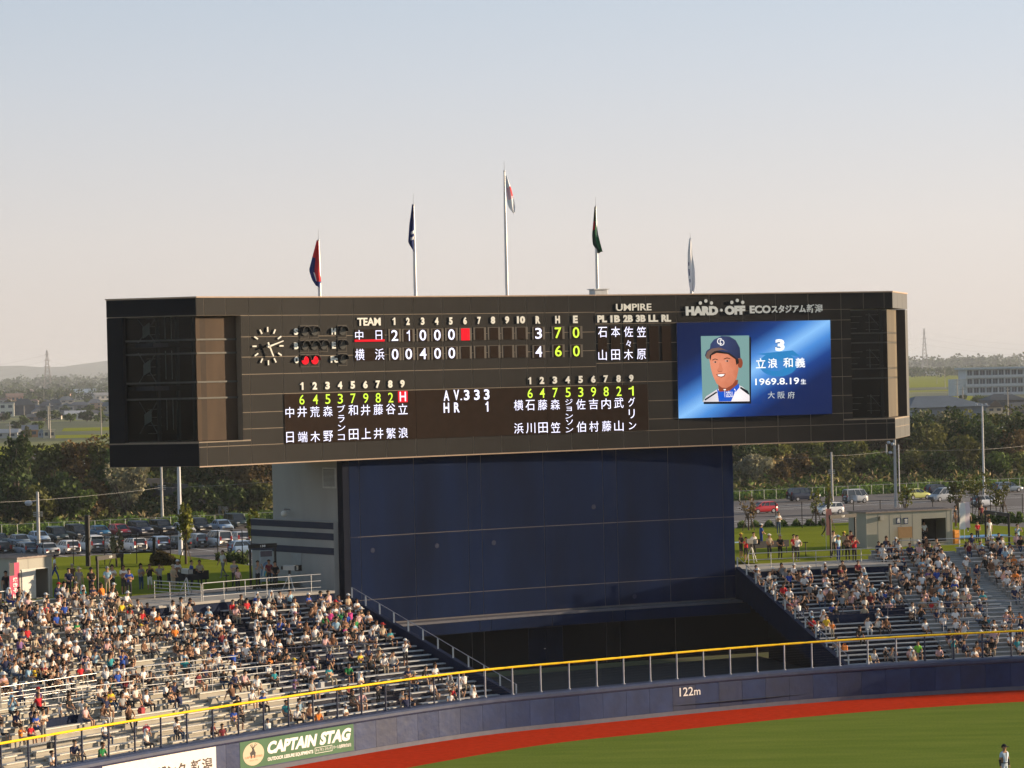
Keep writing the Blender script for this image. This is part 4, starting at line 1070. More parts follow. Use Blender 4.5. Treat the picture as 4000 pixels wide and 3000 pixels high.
# ---- video screen: a flat picture made of lit shapes
_a = BF.world(BF.hit(*Q4(296, 700), -.02)[0], -.03, 0); _b = BF.world(BF.hit(*Q4(1499, 680), -.02)[0], -.03, 0); _d = _b - _a
FS = Frame(_a, math.atan2(_d.y, _d.x)); MAPS = local_map(FS.world, BO, BY); WARP[:] = [MAPS, False]
SU0, SU1 = 0.0, _d.length; SZ1 = FS.hit(*Q4(900, 313))[1]; SZ0 = FS.hit(*Q4(900, 1057))[1]
m = bpy.data.materials.new('screen_gradient'); m.use_nodes = True; t = m.node_tree; b = t.nodes['Principled BSDF']; b.inputs['Base Color'].default_value = (.01, .01, .015, 1); b.inputs['Roughness'].default_value = .9; b.inputs['Specular IOR Level'].default_value = .0
tc = t.nodes.new('ShaderNodeTexCoord'); sx = t.nodes.new('ShaderNodeSeparateXYZ'); t.links.new(tc.outputs['Object'], sx.inputs[0])
# diagonal coordinate: t = x/w + z/h combination
SX0 = MAPS(SU0, 0, 0)[0]; SX1 = MAPS(SU1, 0, 0)[0]
mx_ = t.nodes.new('ShaderNodeMath'); mx_.operation = 'MULTIPLY_ADD'; mx_.inputs[1].default_value = 1.0 / (SX1 - SX0); mx_.inputs[2].default_value = -SX0 / (SX1 - SX0)
t.links.new(sx.outputs[0], mx_.inputs[0])
mz_ = t.nodes.new('ShaderNodeMath'); mz_.operation = 'MULTIPLY_ADD'; mz_.inputs[1].default_value = -1.0 / (SZ1 - SZ0); mz_.inputs[2].default_value = SZ1 / (SZ1 - SZ0)
t.links.new(sx.outputs[2], mz_.inputs[0])
ad = t.nodes.new('ShaderNodeMath'); ad.operation = 'MULTIPLY_ADD'; ad.inputs[1].default_value = .5
ad2 = t.nodes.new('ShaderNodeMath'); ad2.operation = 'MULTIPLY'; ad2.inputs[1].default_value = .5; t.links.new(mz_.outputs[0], ad2.inputs[0])
t.links.new(mx_.outputs[0], ad.inputs[0]); t.links.new(ad2.outputs[0], ad.inputs[2])
rp = t.nodes.new('ShaderNodeValToRGB'); e = rp.color_ramp.elements
e[0].position = 0; e[0].color = (.002, .009, .045, 1); e[1].position = 1; e[1].color = (.002, .011, .060, 1)
for p_, c_ in ((.22, (.003, .012, .060)), (.34, (.005, .035, .17)), (.43, (.06, .22, .58)), (.50, (.22, .47, .82)), (.57, (.06, .23, .60)), (.66, (.007, .045, .22)), (.76, (.002, .013, .075))):
    q = e.new(p_); q.color = (*c_, 1)
t.links.new(ad.outputs[0], rp.inputs[0]); t.links.new(rp.outputs[0], b.inputs['Emission Color']); b.inputs['Emission Strength'].default_value = .66
scr = MB().box(SU0, SU1, -.04, .02, SZ0, SZ1).build('video_screen', m, sb)
def S(x, y, off=-.04): return FS.hit(*Q4(x, y), off)
def spoly(pts, y, m, name, par=scr):
    mb = MB(); mb.add([(S(a, b)[0], y, S(a, b)[1]) for a, b in pts], [tuple(range(len(pts) - 1, -1, -1))]); return mb.build(name, m, par)
def ell(cx, cy, rx, ry, n=24, a0=0, a1=360): return [(cx + rx * math.cos(R(a0 + (a1 - a0) * i / n)), cy + ry * math.sin(R(a0 + (a1 - a0) * i / n))) for i in range(n if a1 - a0 == 360 else n + 1)]
def E_(n, c, s_=1.0): return emis(n, c, s_)
spoly([(497, 440), (872, 436), (872, 958), (500, 962)], -.045, E_('screen_black', (.003, .004, .008)), 'picture_shadow')
def soft(nm, c0, c1, cx, cy, sc_):
    m = bpy.data.materials.new(nm); m.use_nodes = True; t = m.node_tree; b = t.nodes['Principled BSDF']; b.inputs['Base Color'].default_value = (.01, .01, .01, 1); b.inputs['Emission Strength'].default_value = .75; b.inputs['Specular IOR Level'].default_value = 0
    tc = t.nodes.new('ShaderNodeTexCoord'); mp_ = t.nodes.new('ShaderNodeMapping'); mp_.vector_type = 'TEXTURE'; mp_.inputs['Location'].default_value = (MAPS(S(cx, cy)[0], 0, 0)[0], 0, S(cx, cy)[1]); mp_.inputs['Scale'].default_value = (sc_, 60, sc_)
    gr = t.nodes.new('ShaderNodeTexGradient'); gr.gradient_type = 'SPHERICAL'; t.links.new(tc.outputs['Object'], mp_.inputs[0]); t.links.new(mp_.outputs[0], gr.inputs[0]); rp = t.nodes.new('ShaderNodeValToRGB'); rp.color_ramp.elements[0].color = (*c0, 1); rp.color_ramp.elements[1].color = (*c1, 1); t.links.new(gr.outputs[0], rp.inputs[0]); t.links.new(rp.outputs[0], b.inputs['Emission Color']); return m
SOFTJ = soft('screen_jersey_soft', (.26, .25, .32), (.80, .74, .74), 760, 900, 4.2)
pic = spoly([(477, 428), (857, 423), (860, 940), (490, 945)], -.050, E_('screen_grey_green', (.14, .25, .24)), 'portrait_picture')
SK = E_('screen_skin', (.42, .105, .045)); SKD = E_('screen_skin_shade', (.20, .045, .022)); SKL = E_('screen_skin_light', (.62, .21, .11))
spoly([(490, 945), (520, 900), (600, 850), (640, 830), (745, 800), (800, 825), (845, 860), (860, 900), (860, 940)], -.054, SOFTJ, 'jersey', pic)
spoly([(505, 925), (600, 862), (606, 872), (512, 935)], -.056, E_('screen_black', (.003, .004, .008)), 'piping', pic)
spoly([(790, 825), (846, 858), (858, 885), (850, 888), (784, 838)], -.056, E_('screen_black', (.003, .004, .008)), 'piping', pic)
spoly([(612, 800), (770, 770), (760, 850), (620, 870)], -.055, SKD, 'neck', pic)
spoly([(602, 838), (625, 865), (700, 860), (775, 800), (782, 830), (740, 880), (715, 940), (618, 942), (612, 900)], -.058, E_('screen_blue', (.006, .07, .42)), 'collar', pic)
SKG = bpy.data.materials.new('screen_skin_soft'); SKG.use_nodes = True; t = SKG.node_tree; b = t.nodes['Principled BSDF']; b.inputs['Base Color'].default_value = (.02, .02, .02, 1); b.inputs['Emission Strength'].default_value = .75; b.inputs['Specular IOR Level'].default_value = .0
tc = t.nodes.new('ShaderNodeTexCoord'); FX, FZ_ = MAPS(S(600, 680)[0], 0, 0)[0], S(600, 680)[1]; mp_ = t.nodes.new('ShaderNodeMapping'); mp_.vector_type = 'TEXTURE'; mp_.inputs['Location'].default_value = (FX, 0, FZ_); mp_.inputs['Scale'].default_value = (3.3, 50, 3.6)
gr = t.nodes.new('ShaderNodeTexGradient'); gr.gradient_type = 'SPHERICAL'; t.links.new(tc.outputs['Object'], mp_.inputs[0]); t.links.new(mp_.outputs[0], gr.inputs[0])
no = t.nodes.new('ShaderNodeTexNoise'); no.inputs['Scale'].default_value = 2.2; no.inputs['Detail'].default_value = 3; t.links.new(tc.outputs['Object'], no.inputs['Vector'])
ad = t.nodes.new('ShaderNodeMath'); ad.operation = 'MULTIPLY_ADD'; ad.inputs[1].default_value = .35; t.links.new(no.outputs[0], ad.inputs[0]); t.links.new(gr.outputs[0], ad.inputs[2])
rp = t.nodes.new('ShaderNodeValToRGB'); e = rp.color_ramp.elements; e[0].position = .18; e[0].color = (.10, .022, .012, 1); e[1].position = 1.05 if False else 1.0; e[1].color = (.60, .21, .12, 1); q = e.new(.55); q.color = (.38, .10, .045, 1); t.links.new(ad.outputs[0], rp.inputs[0]); t.links.new(rp.outputs[0], b.inputs['Emission Color'])
spoly([(543, 600), (550, 560), (640, 535), (740, 560), (775, 600), (772, 690), (758, 760), (725, 810), (680, 836), (640, 832), (600, 800), (572, 740), (555, 680)], -.062, SKG, 'face', pic)
spoly(ell(786, 640, 20, 40, 16), -.063, SKD, 'ear', pic)
HR = E_('screen_hair', (.012, .008, .008))
spoly([(545, 600), (548, 555), (600, 530), (690, 532), (770, 590), (775, 640), (755, 655), (748, 610), (690, 570), (600, 560), (560, 580), (553, 620)], -.066, HR, 'hair', pic)
for cx, cy, w in ((588, 632, 22), (682, 624, 26)):
    spoly([(cx - w, cy - 18), (cx, cy - 28), (cx + w, cy - 20), (cx + w, cy - 15), (cx, cy - 21), (cx - w, cy - 12)], -.068, HR, 'eyebrow', pic)
    spoly(ell(cx, cy, w * .62, 5, 12), -.068, E_('screen_eye', (.40, .30, .27)), 'eye', pic); spoly(ell(cx + 2, cy, 7, 7, 10), -.070, HR, 'iris', pic)
spoly([(622, 635), (634, 640), (650, 690), (640, 702), (612, 702), (604, 692), (618, 675)], -.067, E_('screen_nose', (.50, .165, .09)), 'nose', pic); spoly([(604, 696), (618, 704), (640, 704), (654, 694), (640, 708), (616, 709)], -.069, SKD, 'nostril_shade', pic)
spoly([(596, 728), (630, 722), (672, 722), (664, 744), (640, 754), (612, 748)], -.069, SKD, 'lips', pic); spoly([(606, 731), (635, 727), (664, 727), (655, 740), (636, 746), (614, 742)], -.071, E_('screen_white', (.75, .72, .70)), 'teeth', pic)
CAPM = soft('screen_navy_soft', (.003, .005, .018), (.030, .045, .12), 610, 470, 3.0)
spoly([(548, 530), (552, 490), (580, 455), (640, 428), (700, 430), (750, 460), (782, 520), (788, 600), (760, 605), (700, 560), (620, 545)], -.072, CAPM, 'cap', pic)
spoly([(512, 590), (520, 550), (560, 522), (620, 515), (690, 545), (640, 535), (580, 548), (545, 580), (548, 606), (525, 608)], -.074, E_('screen_brim', (.13, .075, .06)), 'cap_brim', pic)
spoly([(508, 580), (520, 545), (560, 515), (620, 508), (690, 540), (620, 517), (562, 526), (526, 552), (514, 590)], -.076, CAPM, 'cap_brim_edge', pic)
def stxt(st, x0, y0, x1, y1, m, y, par, bold=0.0, name='lettering', halo=None):
    a = S(x0, y1); b = S(x1, y0); zz = (S((x0 + x1) / 2, y1)[1], S((x0 + x1) / 2, y0)[1])
    if halo:
        mb = MB(); put_text(mb, st, a[0], b[0], zz[0], zz[1], y + .01, bold + (.006 if len(st) == 1 and st != '3' else .02)); mb.build('lettering_outline', halo, par)
    mb = MB(); put_text(mb, st, a[0], b[0], zz[0], zz[1], y, bold); mb.build(name, m, par)
SWH = E_('screen_white', (.75, .72, .70)); SBK = E_('screen_black', (.003, .004, .008))
stxt('C', 604, 444, 640, 494, SWH, -.080, pic, .0); stxt('D', 626, 456, 660, 502, SWH, -.082, pic, .0)
stxt('Tatsu 3', 656, 842, 748, 908, SWH, -.08, pic, .0)
# faint teal emblem behind the lettering
TE = E_('screen_teal', (.016, .16, .38)); TE2 = E_('screen_teal_dark', (.03, .16, .42))
spoly(ell(1085, 650, 150, 95, 32), -.045, TE, 'emblem'); spoly(ell(1060, 660, 85, 42, 28), -.047, TE2, 'emblem_centre')
spoly([(915, 568), (1200, 540), (1262, 590), (1150, 575), (1000, 580)], -.048, TE, 'emblem_wing'); 
W1 = E_('screen_text_white', (.80, .82, .86))
stxt('3', 1063, 452, 1134, 546, W1, -.06, scr, .05, halo=SBK)
for c, x0, x1 in (('立', 910, 985), ('浪', 1005, 1078), ('和', 1125, 1198), ('義', 1220, 1295)): stxt(c, x0, 602 if x0 < 1100 else 598, x1, 680 if x0 < 1100 else 675, W1, -.06, scr, .012, 'character', halo=SBK)
stxt('1969.8.19', 905, 757, 1248, 810, W1, -.06, scr, .015, halo=SBK); stxt('生', 1262, 765, 1303, 805, W1, -.06, scr, .012, 'character', halo=SBK)
for c, x0, x1 in (('大', 1003, 1057), ('阪', 1082, 1136), ('府', 1160, 1213)): stxt(c, x0, 864, x1, 918, E_('screen_text_grey', (.42, .45, .45)), -.06, scr, .0, 'character', halo=SBK)

WARP[:] = [None, False]
# ---------------------------------------------------------------- flagpoles on the board
M_POLE = mat('white_flagpole', (.62, .62, .62), .35, metal=.2, var=.03)
def flag_mat(name, fn):
    return fn
def flagpole(xb, yb, xt, yt, label, cloth, seed, back=3.2):
    """cloth: list of (outline in metres from the pole, material)"""
    u, _ = BF.hit(xb, yb, back); z1 = BF.hit(xt, yt, back)[1]; w0 = BF.world(u, back, BZ1)
    p = empty('flagpole', w0, BY * 0); H = z1 - BZ1
    tag(p, label, 'flagpole', 'flagpoles along the top of the scoreboard')
    mb = MB(); mb.tube((0, 0, -.1), (0, 0, H * .55), .11, 10, .085); mb.tube((0, 0, H * .55), (0, 0, H - .75), .085, 10, .05); mb.build('pole', M_POLE, p)
    mb = MB(); mb.tube((0, 0, H - .75), (0, 0, H), .02, 5, .006); mb.ball((0, 0, H - .72), .07, 8, 6); mb.build('finial', M_POLE, p)
    mb = MB(); mb.tube((-.13, 0, .6), (-.09, 0, H - .9), .008, 4); mb.build('halyard', M_BEN, p)
    return p, w0, H
def hanging_flag(w0, H, xtop, pts, cuts, mats, label, seed):
    """limp flag: pts = list of (z below finial, left edge, right edge) in metres; rows subdivided into folds; cuts split the colours"""
    fl = empty('flag', w0); tag(fl, label, 'flag', None)
    rg = random.Random(seed); rows = 16; n_ = 9
    zs = [pts[0][0] + (pts[-1][0] - pts[0][0]) * i / rows for i in range(rows + 1)]
    Lx = [np.interp(z, [q[0] for q in pts], [q[1] for q in pts]) for z in zs]; Rx = [np.interp(z, [q[0] for q in pts], [q[2] for q in pts]) for z in zs]
    mb = MB(); vs_ = []; 
    for i, z in enumerate(zs):
        for k in range(n_):
            f_ = k / (n_ - 1); x = Lx[i] + (Rx[i] - Lx[i]) * f_
            vs_.append((x, .10 * math.sin(f_ * 9 + i * .25 + seed) * min(1, i / 3) - .12, H - z + .05 * math.sin(f_ * 5 + seed)))
    fs_ = []; mi = []
    for i in range(rows):
        for k in range(n_ - 1):
            fs_.append((i * n_ + k, i * n_ + k + 1, (i + 1) * n_ + k + 1, (i + 1) * n_ + k)); mi.append(cuts((k + .5) / (n_ - 1), (i + .5) / rows))
    b0 = len(mb.v); mb.v += vs_
    for f_, m_ in zip(fs_, mi): mb.f.append(f_); mb.m.append(m_); mb.sm.append(True)
    mb.build('cloth', mats, fl); return fl
FR = mat('flag_red', (.60, .03, .04), .8, var=.05); FB = mat('flag_blue', (.02, .035, .16), .8, var=.05); FW = mat('flag_white', (.86, .86, .88), .8, var=.03); FG = mat('flag_green', (.02, .13, .05), .8, var=.1); FDG = mat('flag_dark_green', (.02, .045, .03), .8, var=.1); FP = mat('flag_pink', (.80, .50, .56), .8, var=.05)
def hang(c):
    (xb, yb, xt, yt, plabel, pts, cuts, mats, flabel, seed) = c
    p, w0, H = flagpole(xb, yb, xt, yt, plabel, None, seed); hanging_flag(w0, H, 0, pts, cuts, mats, flabel, seed)
k = 64 / 1.0
hang((1249, 1155, 1245, 893, 'leftmost and shortest white flagpole on the scoreboard, with the red and blue flag', [(.75, -.1, 0), (1.6, -.35, 0), (2.6, -.62, .03), (3.2, -.45, .12), (3.6, -.2, .05)], lambda f_, z: 0 if (f_ > .55 and z < .9) or z < .35 else (2 if (.35 < f_ < .55 and .7 < z < .85) else 1), [FR, FB, FW], 'limp red and dark blue flag on the leftmost flagpole', 1))
hang((1623, 1155, 1611, 756, 'white flagpole second from the left, flying the dark navy flag', [(.7, -.08, 0), (2.0, -.28, 0), (3.1, -.38, 0), (3.3, -.3, 0), (3.65, -.08, 0)], lambda f_, z: 1 if (.55 < z < .62 or .7 < z < .76) and f_ > .4 else 0, [FB, FW], 'limp dark navy flag with white letters, second from the left', 2))
hang((1981, 1155, 1964, 625, 'tallest white flagpole at the middle of the scoreboard top', [(1.0, .05, .12), (1.9, .06, .42), (2.8, .15, .62), (3.1, .25, .66), (3.45, .5, .62)], lambda f_, z: 1 if (.32 < z < .58 and f_ > .72) else (2 if .34 < z < .62 and f_ > .2 else 0), [FW, FR, FP], 'white flag with a red disc hanging limp from the tallest pole', 3))
hang((2334, 1140, 2326, 767, 'white flagpole second from the right, standing on a small white base box', [(.65, -.08, 0), (1.8, -.2, .05), (2.5, -.28, .12), (3.1, -.25, .25), (3.7, .1, .4)], lambda f_, z: 2 if (f_ > .45 and z > .45) else (1 if f_ < .5 and .3 < z < .5 else 0), [FDG, FR, FG], 'limp green flag with some red, second from the right', 4))
hang((2701, 1147, 2697, 902, 'rightmost white flagpole on the scoreboard, half hidden by its white flag', [(.5, -.08, .05), (1.4, -.2, .1), (2.6, -.22, .25), (3.6, -.15, .25), (4.1, .0, .15)], lambda f_, z: 1 if (.15 < f_ < .3 and .45 < z < .8 and int(z * 20) % 2) else 0, [FW, FB], 'limp white flag with dark lettering on the rightmost pole', 5))
u, _ = BF.hit(2338, 1148, 3.2); bx = empty('equipment_box', BF.world(u, 3.2, BZ1 + .035), BF.psi(u)); tag(bx, 'small white metal box at the foot of the fourth flagpole', 'box')
MB().bev(-.5, .5, -.4, .4, 0, .40, .04).build('body', mat('box_white', (.55, .57, .57), .5), bx); MB().box(-.58, .58, -.48, .48, .40, .46).build('lid', mat('box_white', (.55, .57, .57), .5), bx)
# ---------------------------------------------------------------- concourse, platforms, lawn
M_LAWN = turf_mat('lawn_turf', (.165, .195, .020), (.215, .245, .030), .25)
M_PAVE = mat('concourse_concrete', (.27, .27, .26), .9, var=.12, scale=.8)
def sheet_s(name, sL, o0, o1, z0, z1, m, kind='structure', ds=2.0):
    n = len(sL); mb = MB()
    a = [wc(s, o0(s) if callable(o0) else o0, z0) for s in sL]; b = [wc(s, o1(s) if callable(o1) else o1, z1) for s in sL]
    mb.add(a + b, [(i, i + 1, n + i + 1, n + i) for i in range(n - 1)]); o = mb.build(name, m)
    if kind: tag(o, kind=kind)
    return o
ZL, ZR_ = 7.0, 6.5
oNL = row_o(NL); oNLN = row_o(NLN); oNR = row_o(NR); oNRN = row_o(NRN)
sheet_s('concourse', list(np.arange(30, 73.2, 1.5)), oNL, oNL + 3.2, ZL, ZL, M_PAVE)
sheet_s('concourse', list(np.arange(115.7, 150, 1.5)), oNR, oNR + 2.2, ZR_, ZR_, M_PAVE)
# platforms with dark blue front walls
def platform(s0, s1, o0, o1, z, label, edge):
    pf = empty('viewing_platform', wc((s0 + s1) / 2, o0, 0)); tag(pf, label, 'platform')
    mb = MB(); strip(mb, s0, s1, o0 + .12, o1, z - 2.2, z - .15, pf.location, 1.0); mb.build('front_wall', M_NAVY2, pf)
    mb = MB(); strip(mb, s0 - .02, s1 + .02, o0 + .06, o1 + .02, z - .148, z, pf.location, 1.0); mb.build('deck', edge, pf)
    return pf
platform(navyL(oNLN), 82.9, oNLN, oNLN + 5.5, 6.75, 'left viewing platform above the dark blue rows, occupied by camera crews', M_CONC)
platform(106.8, 115.6, oNRN, oNRN + 5.0, 6.5, 'right viewing platform above the dark blue rows beside the tower', M_CONC)
# lawn banks behind both stands
def lawn(name, pts, z): 
    mb = MB(); mb.add([(p.x, p.y, z_) for p, z_ in zip(pts, z)], [tuple(range(len(pts)))]); return tag(mb.build(name, M_LAWN), kind='structure')
LAWNS = []
def gw(u, v, z=0): return G.world(u, v, z)
# left lawn: from the concourse to the crest; then down to the car park
for sgn, s0, s1, o0, zc, vc, nm in ((1, 30, 86.0, oNL + 3.2, ZL, 203.0, 'lawn'), (-1, 109.0, 152, oNRN + 4.8, ZR_, 203.5, 'lawn')):
    ss_ = np.arange(s0, s1, 1.5); A = [wc(s, o0 if (s < 73 or sgn < 0) else oNLN + 5.0, zc - .01) for s in ss_]
    mb = MB(); rows = [A]
    crest = []
    for a in A:
        u, v = guv(a)
        crest.append((u, max(v + 8, vc)))
    for dv, z in ((0, zc + .25), (2.5, zc - .1), (9, zc - 3.0), (22, .9), (28, .9)):
        rows.append([gw(u, v + dv, z) for u, v in crest])
    n = len(A); 
    for i in range(len(rows) - 1):
        mb.add(rows[i] + rows[i + 1], [(k, k + 1, n + k + 1, n + k) for k in range(n - 1)], 0, True)
    tag(mb.build(nm, M_LAWN), kind='structure'); LAWNS.append((A, rows[1], zc))
# railings
def rail_px(name, pts, z, h, label, m=M_RAIL, gap=1.5, bars=(1, .55, .12), group=None):
    P_ = [at_z(x, y, z) for x, y in pts]; return stand_rail(name, P_, h, bars, gap, m, label, group)
k = 12
pL = [wc(s, oNLN + .25, 6.75) for s in np.linspace(navyL(oNLN) + 3.0, 82.3, k)]
stand_rail('platform_railing', pL, 1.05, (1, .62, .25), 1.6, M_RAIL, 'silver railing along the front of the left viewing platform')
stand_rail('platform_railing', [wc(navyL(oNLN) + 2.9, oNLN + q, 6.75) for q in (.25, 2.5, 4.8)], 1.05, (1, .8, .6, .4, .2), 1.5, M_RAIL, 'short silver side railing at the left end of the left platform')
pR = [wc(s, oNRN + .25, 6.5) for s in np.linspace(106.8, 115.5, k)]
stand_rail('platform_railing', pR, 1.05, (1, .6, .2), 1.6, M_RAIL, 'silver railing along the front of the right viewing platform')
stand_rail('back_railing', [wc(s, oNR + .1, ZR_ + .2) for s in np.linspace(116.5, 127.2, 10)], 1.0, (1, .6), 1.6, M_RAIL, 'grey railing behind the top row in front of the food hut')
stand_rail('back_railing', [wc(s, oNL + .1, ZL - .02) for s in np.linspace(64.5, 67.5, 4)], 1.0, (1, .55), 1.5, M_RAIL, 'short pale railing behind the top row by the left hut')
# railings between the rows
def rail_between(pa, pb, label, m=M_RAIL, h=1.05, bars=(1, .66, .33)):
    a = at_stand(*pa, h); b = at_stand(*pb, h); k = 8
    pts = [wc(a[0] + (b[0] - a[0]) * i / k, a[1] + (b[1] - a[1]) * i / k, a[2] + (b[2] - a[2]) * i / k) for i in range(k + 1)]
    return stand_rail('crowd_railing', pts, h, bars, 1.6, m, label, 'railings across the stands')
rail_between((2, 2684), (377, 2630), 'silver three bar railing at the far left edge of the left stand')
rail_between((484, 2612), (929, 2562), 'silver three bar railing in the middle of the left stand, upper one')
rail_between((560, 2652), (1140, 2590), 'silver railing in the left stand just below the upper middle one')
rail_between((40, 2722), (520, 2660), 'lower silver railing at the left edge below the upper left one')
rail_between((1010, 2538), (1500, 2512), 'dark blue railing in the navy rows of the left stand', M_POSTN, .9)
rail_between((1095, 2610), (1210, 2590), 'short dark railing beside the navy stair of the left stand', M_POSTN, .9)
rail_between((3574, 2356), (4000, 2345), 'grey railing across the middle of the right stand', M_POSTG)
rail_between((3120, 2388), (3552, 2362), 'dark railing across the navy rows of the right stand', M_POSTN, .9)
rail_between((3683, 2425), (3995, 2415), 'lower grey railing in the right stand under the long one', M_POSTG, .9)

# ---------------------------------------------------------------- huts and gates
def hut(name, o, yaw, w, d, h, label, wallm, opening=None, door=None, roofm=None):
    r = empty(name, o, yaw); tag(r, label, 'hut')
    mb = MB()
    def wallbox(x0, x1, z0, z1): mb.box(x0, x1, 0, .06, z0, z1)
    ops = [q for q in (opening, door) if q]
    xs = sorted({0.0, w} | {a for q in ops for a in q[:2]}); 
    for a, b in zip(xs[:-1], xs[1:]):
        q = [q for q in ops if q[0] <= a and b <= q[1]]
        if q:
            z0, z1 = q[0][2], q[0][3]
            if z0 > 0: wallbox(a, b, 0, z0)
            wallbox(a, b, z1, h)
        else: wallbox(a, b, 0, h)
    mb.box(0, .06, .061, d, 0, h); mb.box(w - .06, w, .061, d, 0, h); mb.box(.061, w - .061, d - .06, d, 0, h)
    mb.build('wall', wallm, r)
    MB().box(.06, w - .06, .06, d - .06, .02, .05).build('floor', M_CONCD, r)
    rm = roofm or mat('hut_roof', (.30, .24, .21), .8, var=.2)
    rf = MB().box(-.08, w + .08, -.1, d + .08, h + .001, h + .10).build('roof', rm, r)
    mb = MB(); x = .0
    while x < w + .05:
        mb.box(x, x + .05, -.10, d + .08, h + .101, h + .125); x += .42
    mb.build('roof_ribs', rm, rf)
    # corner trims and panel seams
    for x in [0.0, w - .07]: MB().box(x, x + .07, -.012, -.001, 0, h).build('corner_trim', mat('hut_trim', (.42, .40, .36), .6), r)
    x = .95
    while x < w - .3:
        if not any(q[0] - .05 < x < q[1] + .05 for q in ops): MB().box(x, x + .02, -.006, -.001, .05, h - .05).build('panel_seam', mat('hut_seam', (.18, .175, .16), .6), r)
        x += .95
    return r
M_HUT = mat('hut_grey_panel', (.34, .33, .29), .6, var=.08, scale=.7)
M_HUTL = mat('hut_beige_panel', (.40, .37, .30), .6, var=.08, scale=.7)
hr0 = at_z(3386, 2145, ZR_); hr1 = at_z(3722, 2128, ZR_); dh = hr1 - hr0; wR = dh.length; yR = math.atan2(dh.y, dh.x)
HF = Frame(hr0, yR)
def HL(x, y): return HF.hit(x, y)
ox0, oz1 = HL(2880 + 1420 / 1.975, 1700 + 645 / 1.975); ox1, oz0 = HL(2880 + 1612 / 1.975, 1700 + 815 / 1.975)
hutR = hut('food_hut', hr0, yR, wR, 2.6, 2.55, 'grey food hut with a reddish roof and serving window behind the right stand', M_HUT, opening=(ox0, ox1, oz0, oz1))
# counter and sill
MB().box(ox0 - .05, ox1 + .05, -.25, .0, oz0 - .05, oz0 - .005).build('counter', M_CONCD, hutR)
MB().box(.08, wR - .08, 2.2, 2.28, .1, 2.4).build('inner_wall', mat('hut_inside', (.08, .07, .06), .8), hutR)
for i, ch in enumerate(('長', '吉')):
    x, z1_ = HL(2880 + (1226 + 57 * i) / 1.975, 1700 + 638 / 1.975); x1_, z0_ = HL(2880 + (1260 + 57 * i) / 1.975, 1700 + 683 / 1.975)
    sg = MB().box(x, x1_, -.03, -.007, z0_, z1_).build('sign', M_NAVY, hutR)
    mb = MB(); put_text(mb, ch, x + .04, x1_ - .04, z0_ + .05, z1_ - .05, -.035, .02); mb.build('lettering', M_WHT2, sg)
x, z = HL(2880 + 1092 / 1.975, 1700 + 655 / 1.975); MB().box(x, x + .32, -.22, -.007, z, z + .28).build('wall_unit', mat('unit_box', (.38, .36, .32), .6), hutR)
pb = empty('menu_board', hr0, yR); tag(pb, 'brown blank board leaning under the signs of the right hut', 'board')
x, z1_ = HL(2880 + 1222 / 1.975, 1700 + 708 / 1.975); x1_, z0_ = HL(2880 + 1332 / 1.975, 1700 + 788 / 1.975)
MB().box(x, x1_, -.35, -.30, z0_, z1_).build('panel', mat('cardboard_brown', (.32, .19, .09), .8), pb)
for q in (x + .1, x1_ - .14): MB().box(q, q + .04, -.34, -.31, 0, z0_ - .001).build('leg', mat('dark_wood', (.06, .045, .03), .8), pb)
for i in range(4):
    c = empty('crate', HF.world(wR + .12 + .0, -.1, .0 + .27 * i), yR + .05 * i); tag(c, ['orange crate at the bottom of the stack right of the food hut', 'orange crate, second from the bottom right of the food hut', 'orange crate, third from the bottom right of the food hut', 'orange crate on top of the stack right of the food hut'][i], 'crate', 'orange crates stacked beside the right hut')
    mb = MB(); mo = mat('orange_plastic', (.70, .26, .02), .5, var=.08)
    mb.box(0, .42, 0, .30, 0, .02); mb.box(0, .42, 0, .02, .02, .25); mb.box(0, .42, .28, .30, .02, .25); mb.box(0, .02, .021, .279, .02, .25); mb.box(.4, .42, .021, .279, .02, .25); mb.build('shell', mo, c)
    MB().box(-.012, .432, -.012, -.0005, .2, .25).build('rim', mo, c)
# left hut
hl1 = at_z(205, 2333, ZL); hl0 = at_z(20, 2352, ZL); dl_ = hl1 - hl0; yl_ = math.atan2(dl_.y, dl_.x) + R(4)
d_u = Vector((math.cos(yl_), math.sin(yl_), 0)); hw = 3.0; HFL = Frame(hl1 - d_u * hw, yl_)
def HLL(x, y): return HFL.hit(x, y)
dx0, dz1 = HLL(138, 2224); dx1, _z = HLL(187, 2224)
hutL = hut('ticket_hut', HFL.o, yl_, hw, 3.2, HLL(150, 2177)[1], 'grey prefab hut with an open sliding door at the far left', M_HUT, door=(dx0, dx1, 0.0, dz1))
hm = mat('sliding_door_white', (.50, .50, .47), .5)
wx0, wz1 = HLL(84, 2228)
MB().box(wx0, dx0 - .02, -.04, -.008, .08, dz1).build('sliding_door', hm, hutL)
MB().box(wx0 - .05, dx1 + .06, -.05, -.008, dz1 + .01, dz1 + .07).build('door_frame', hm, hutL); MB().box(dx1 + .005, dx1 + .06, -.05, -.008, 0, dz1 + .005).build('door_frame', hm, hutL)
bp = empty('banner', HFL.world(*(HLL(30, 2200)[0], -.12, 0)), yl_); tag(bp, 'tall pink and black banner with white lettering on the left hut', 'banner')
bw = HLL(68, 2200)[0] - HLL(30, 2200)[0]; bz1 = HLL(50, 2198)[1]
PK = mat('banner_pink', (.50, .06, .13), .7); 
MB().box(0, bw, -.012, 0, bz1 - 2.05, bz1).build('cloth', PK, bp); MB().box(.0, bw * .48, -.02, -.013, bz1 - .75, bz1).build('dark_corner', M_BLK, bp)
for i, ch in enumerate('焼きそば'): mb = MB(); put_text(mb, ch, bw * .30, bw * .78, bz1 - 1.12 - i * .32, bz1 - .86 - i * .32, -.03, .02); mb.build('lettering', M_WHT2, bp)
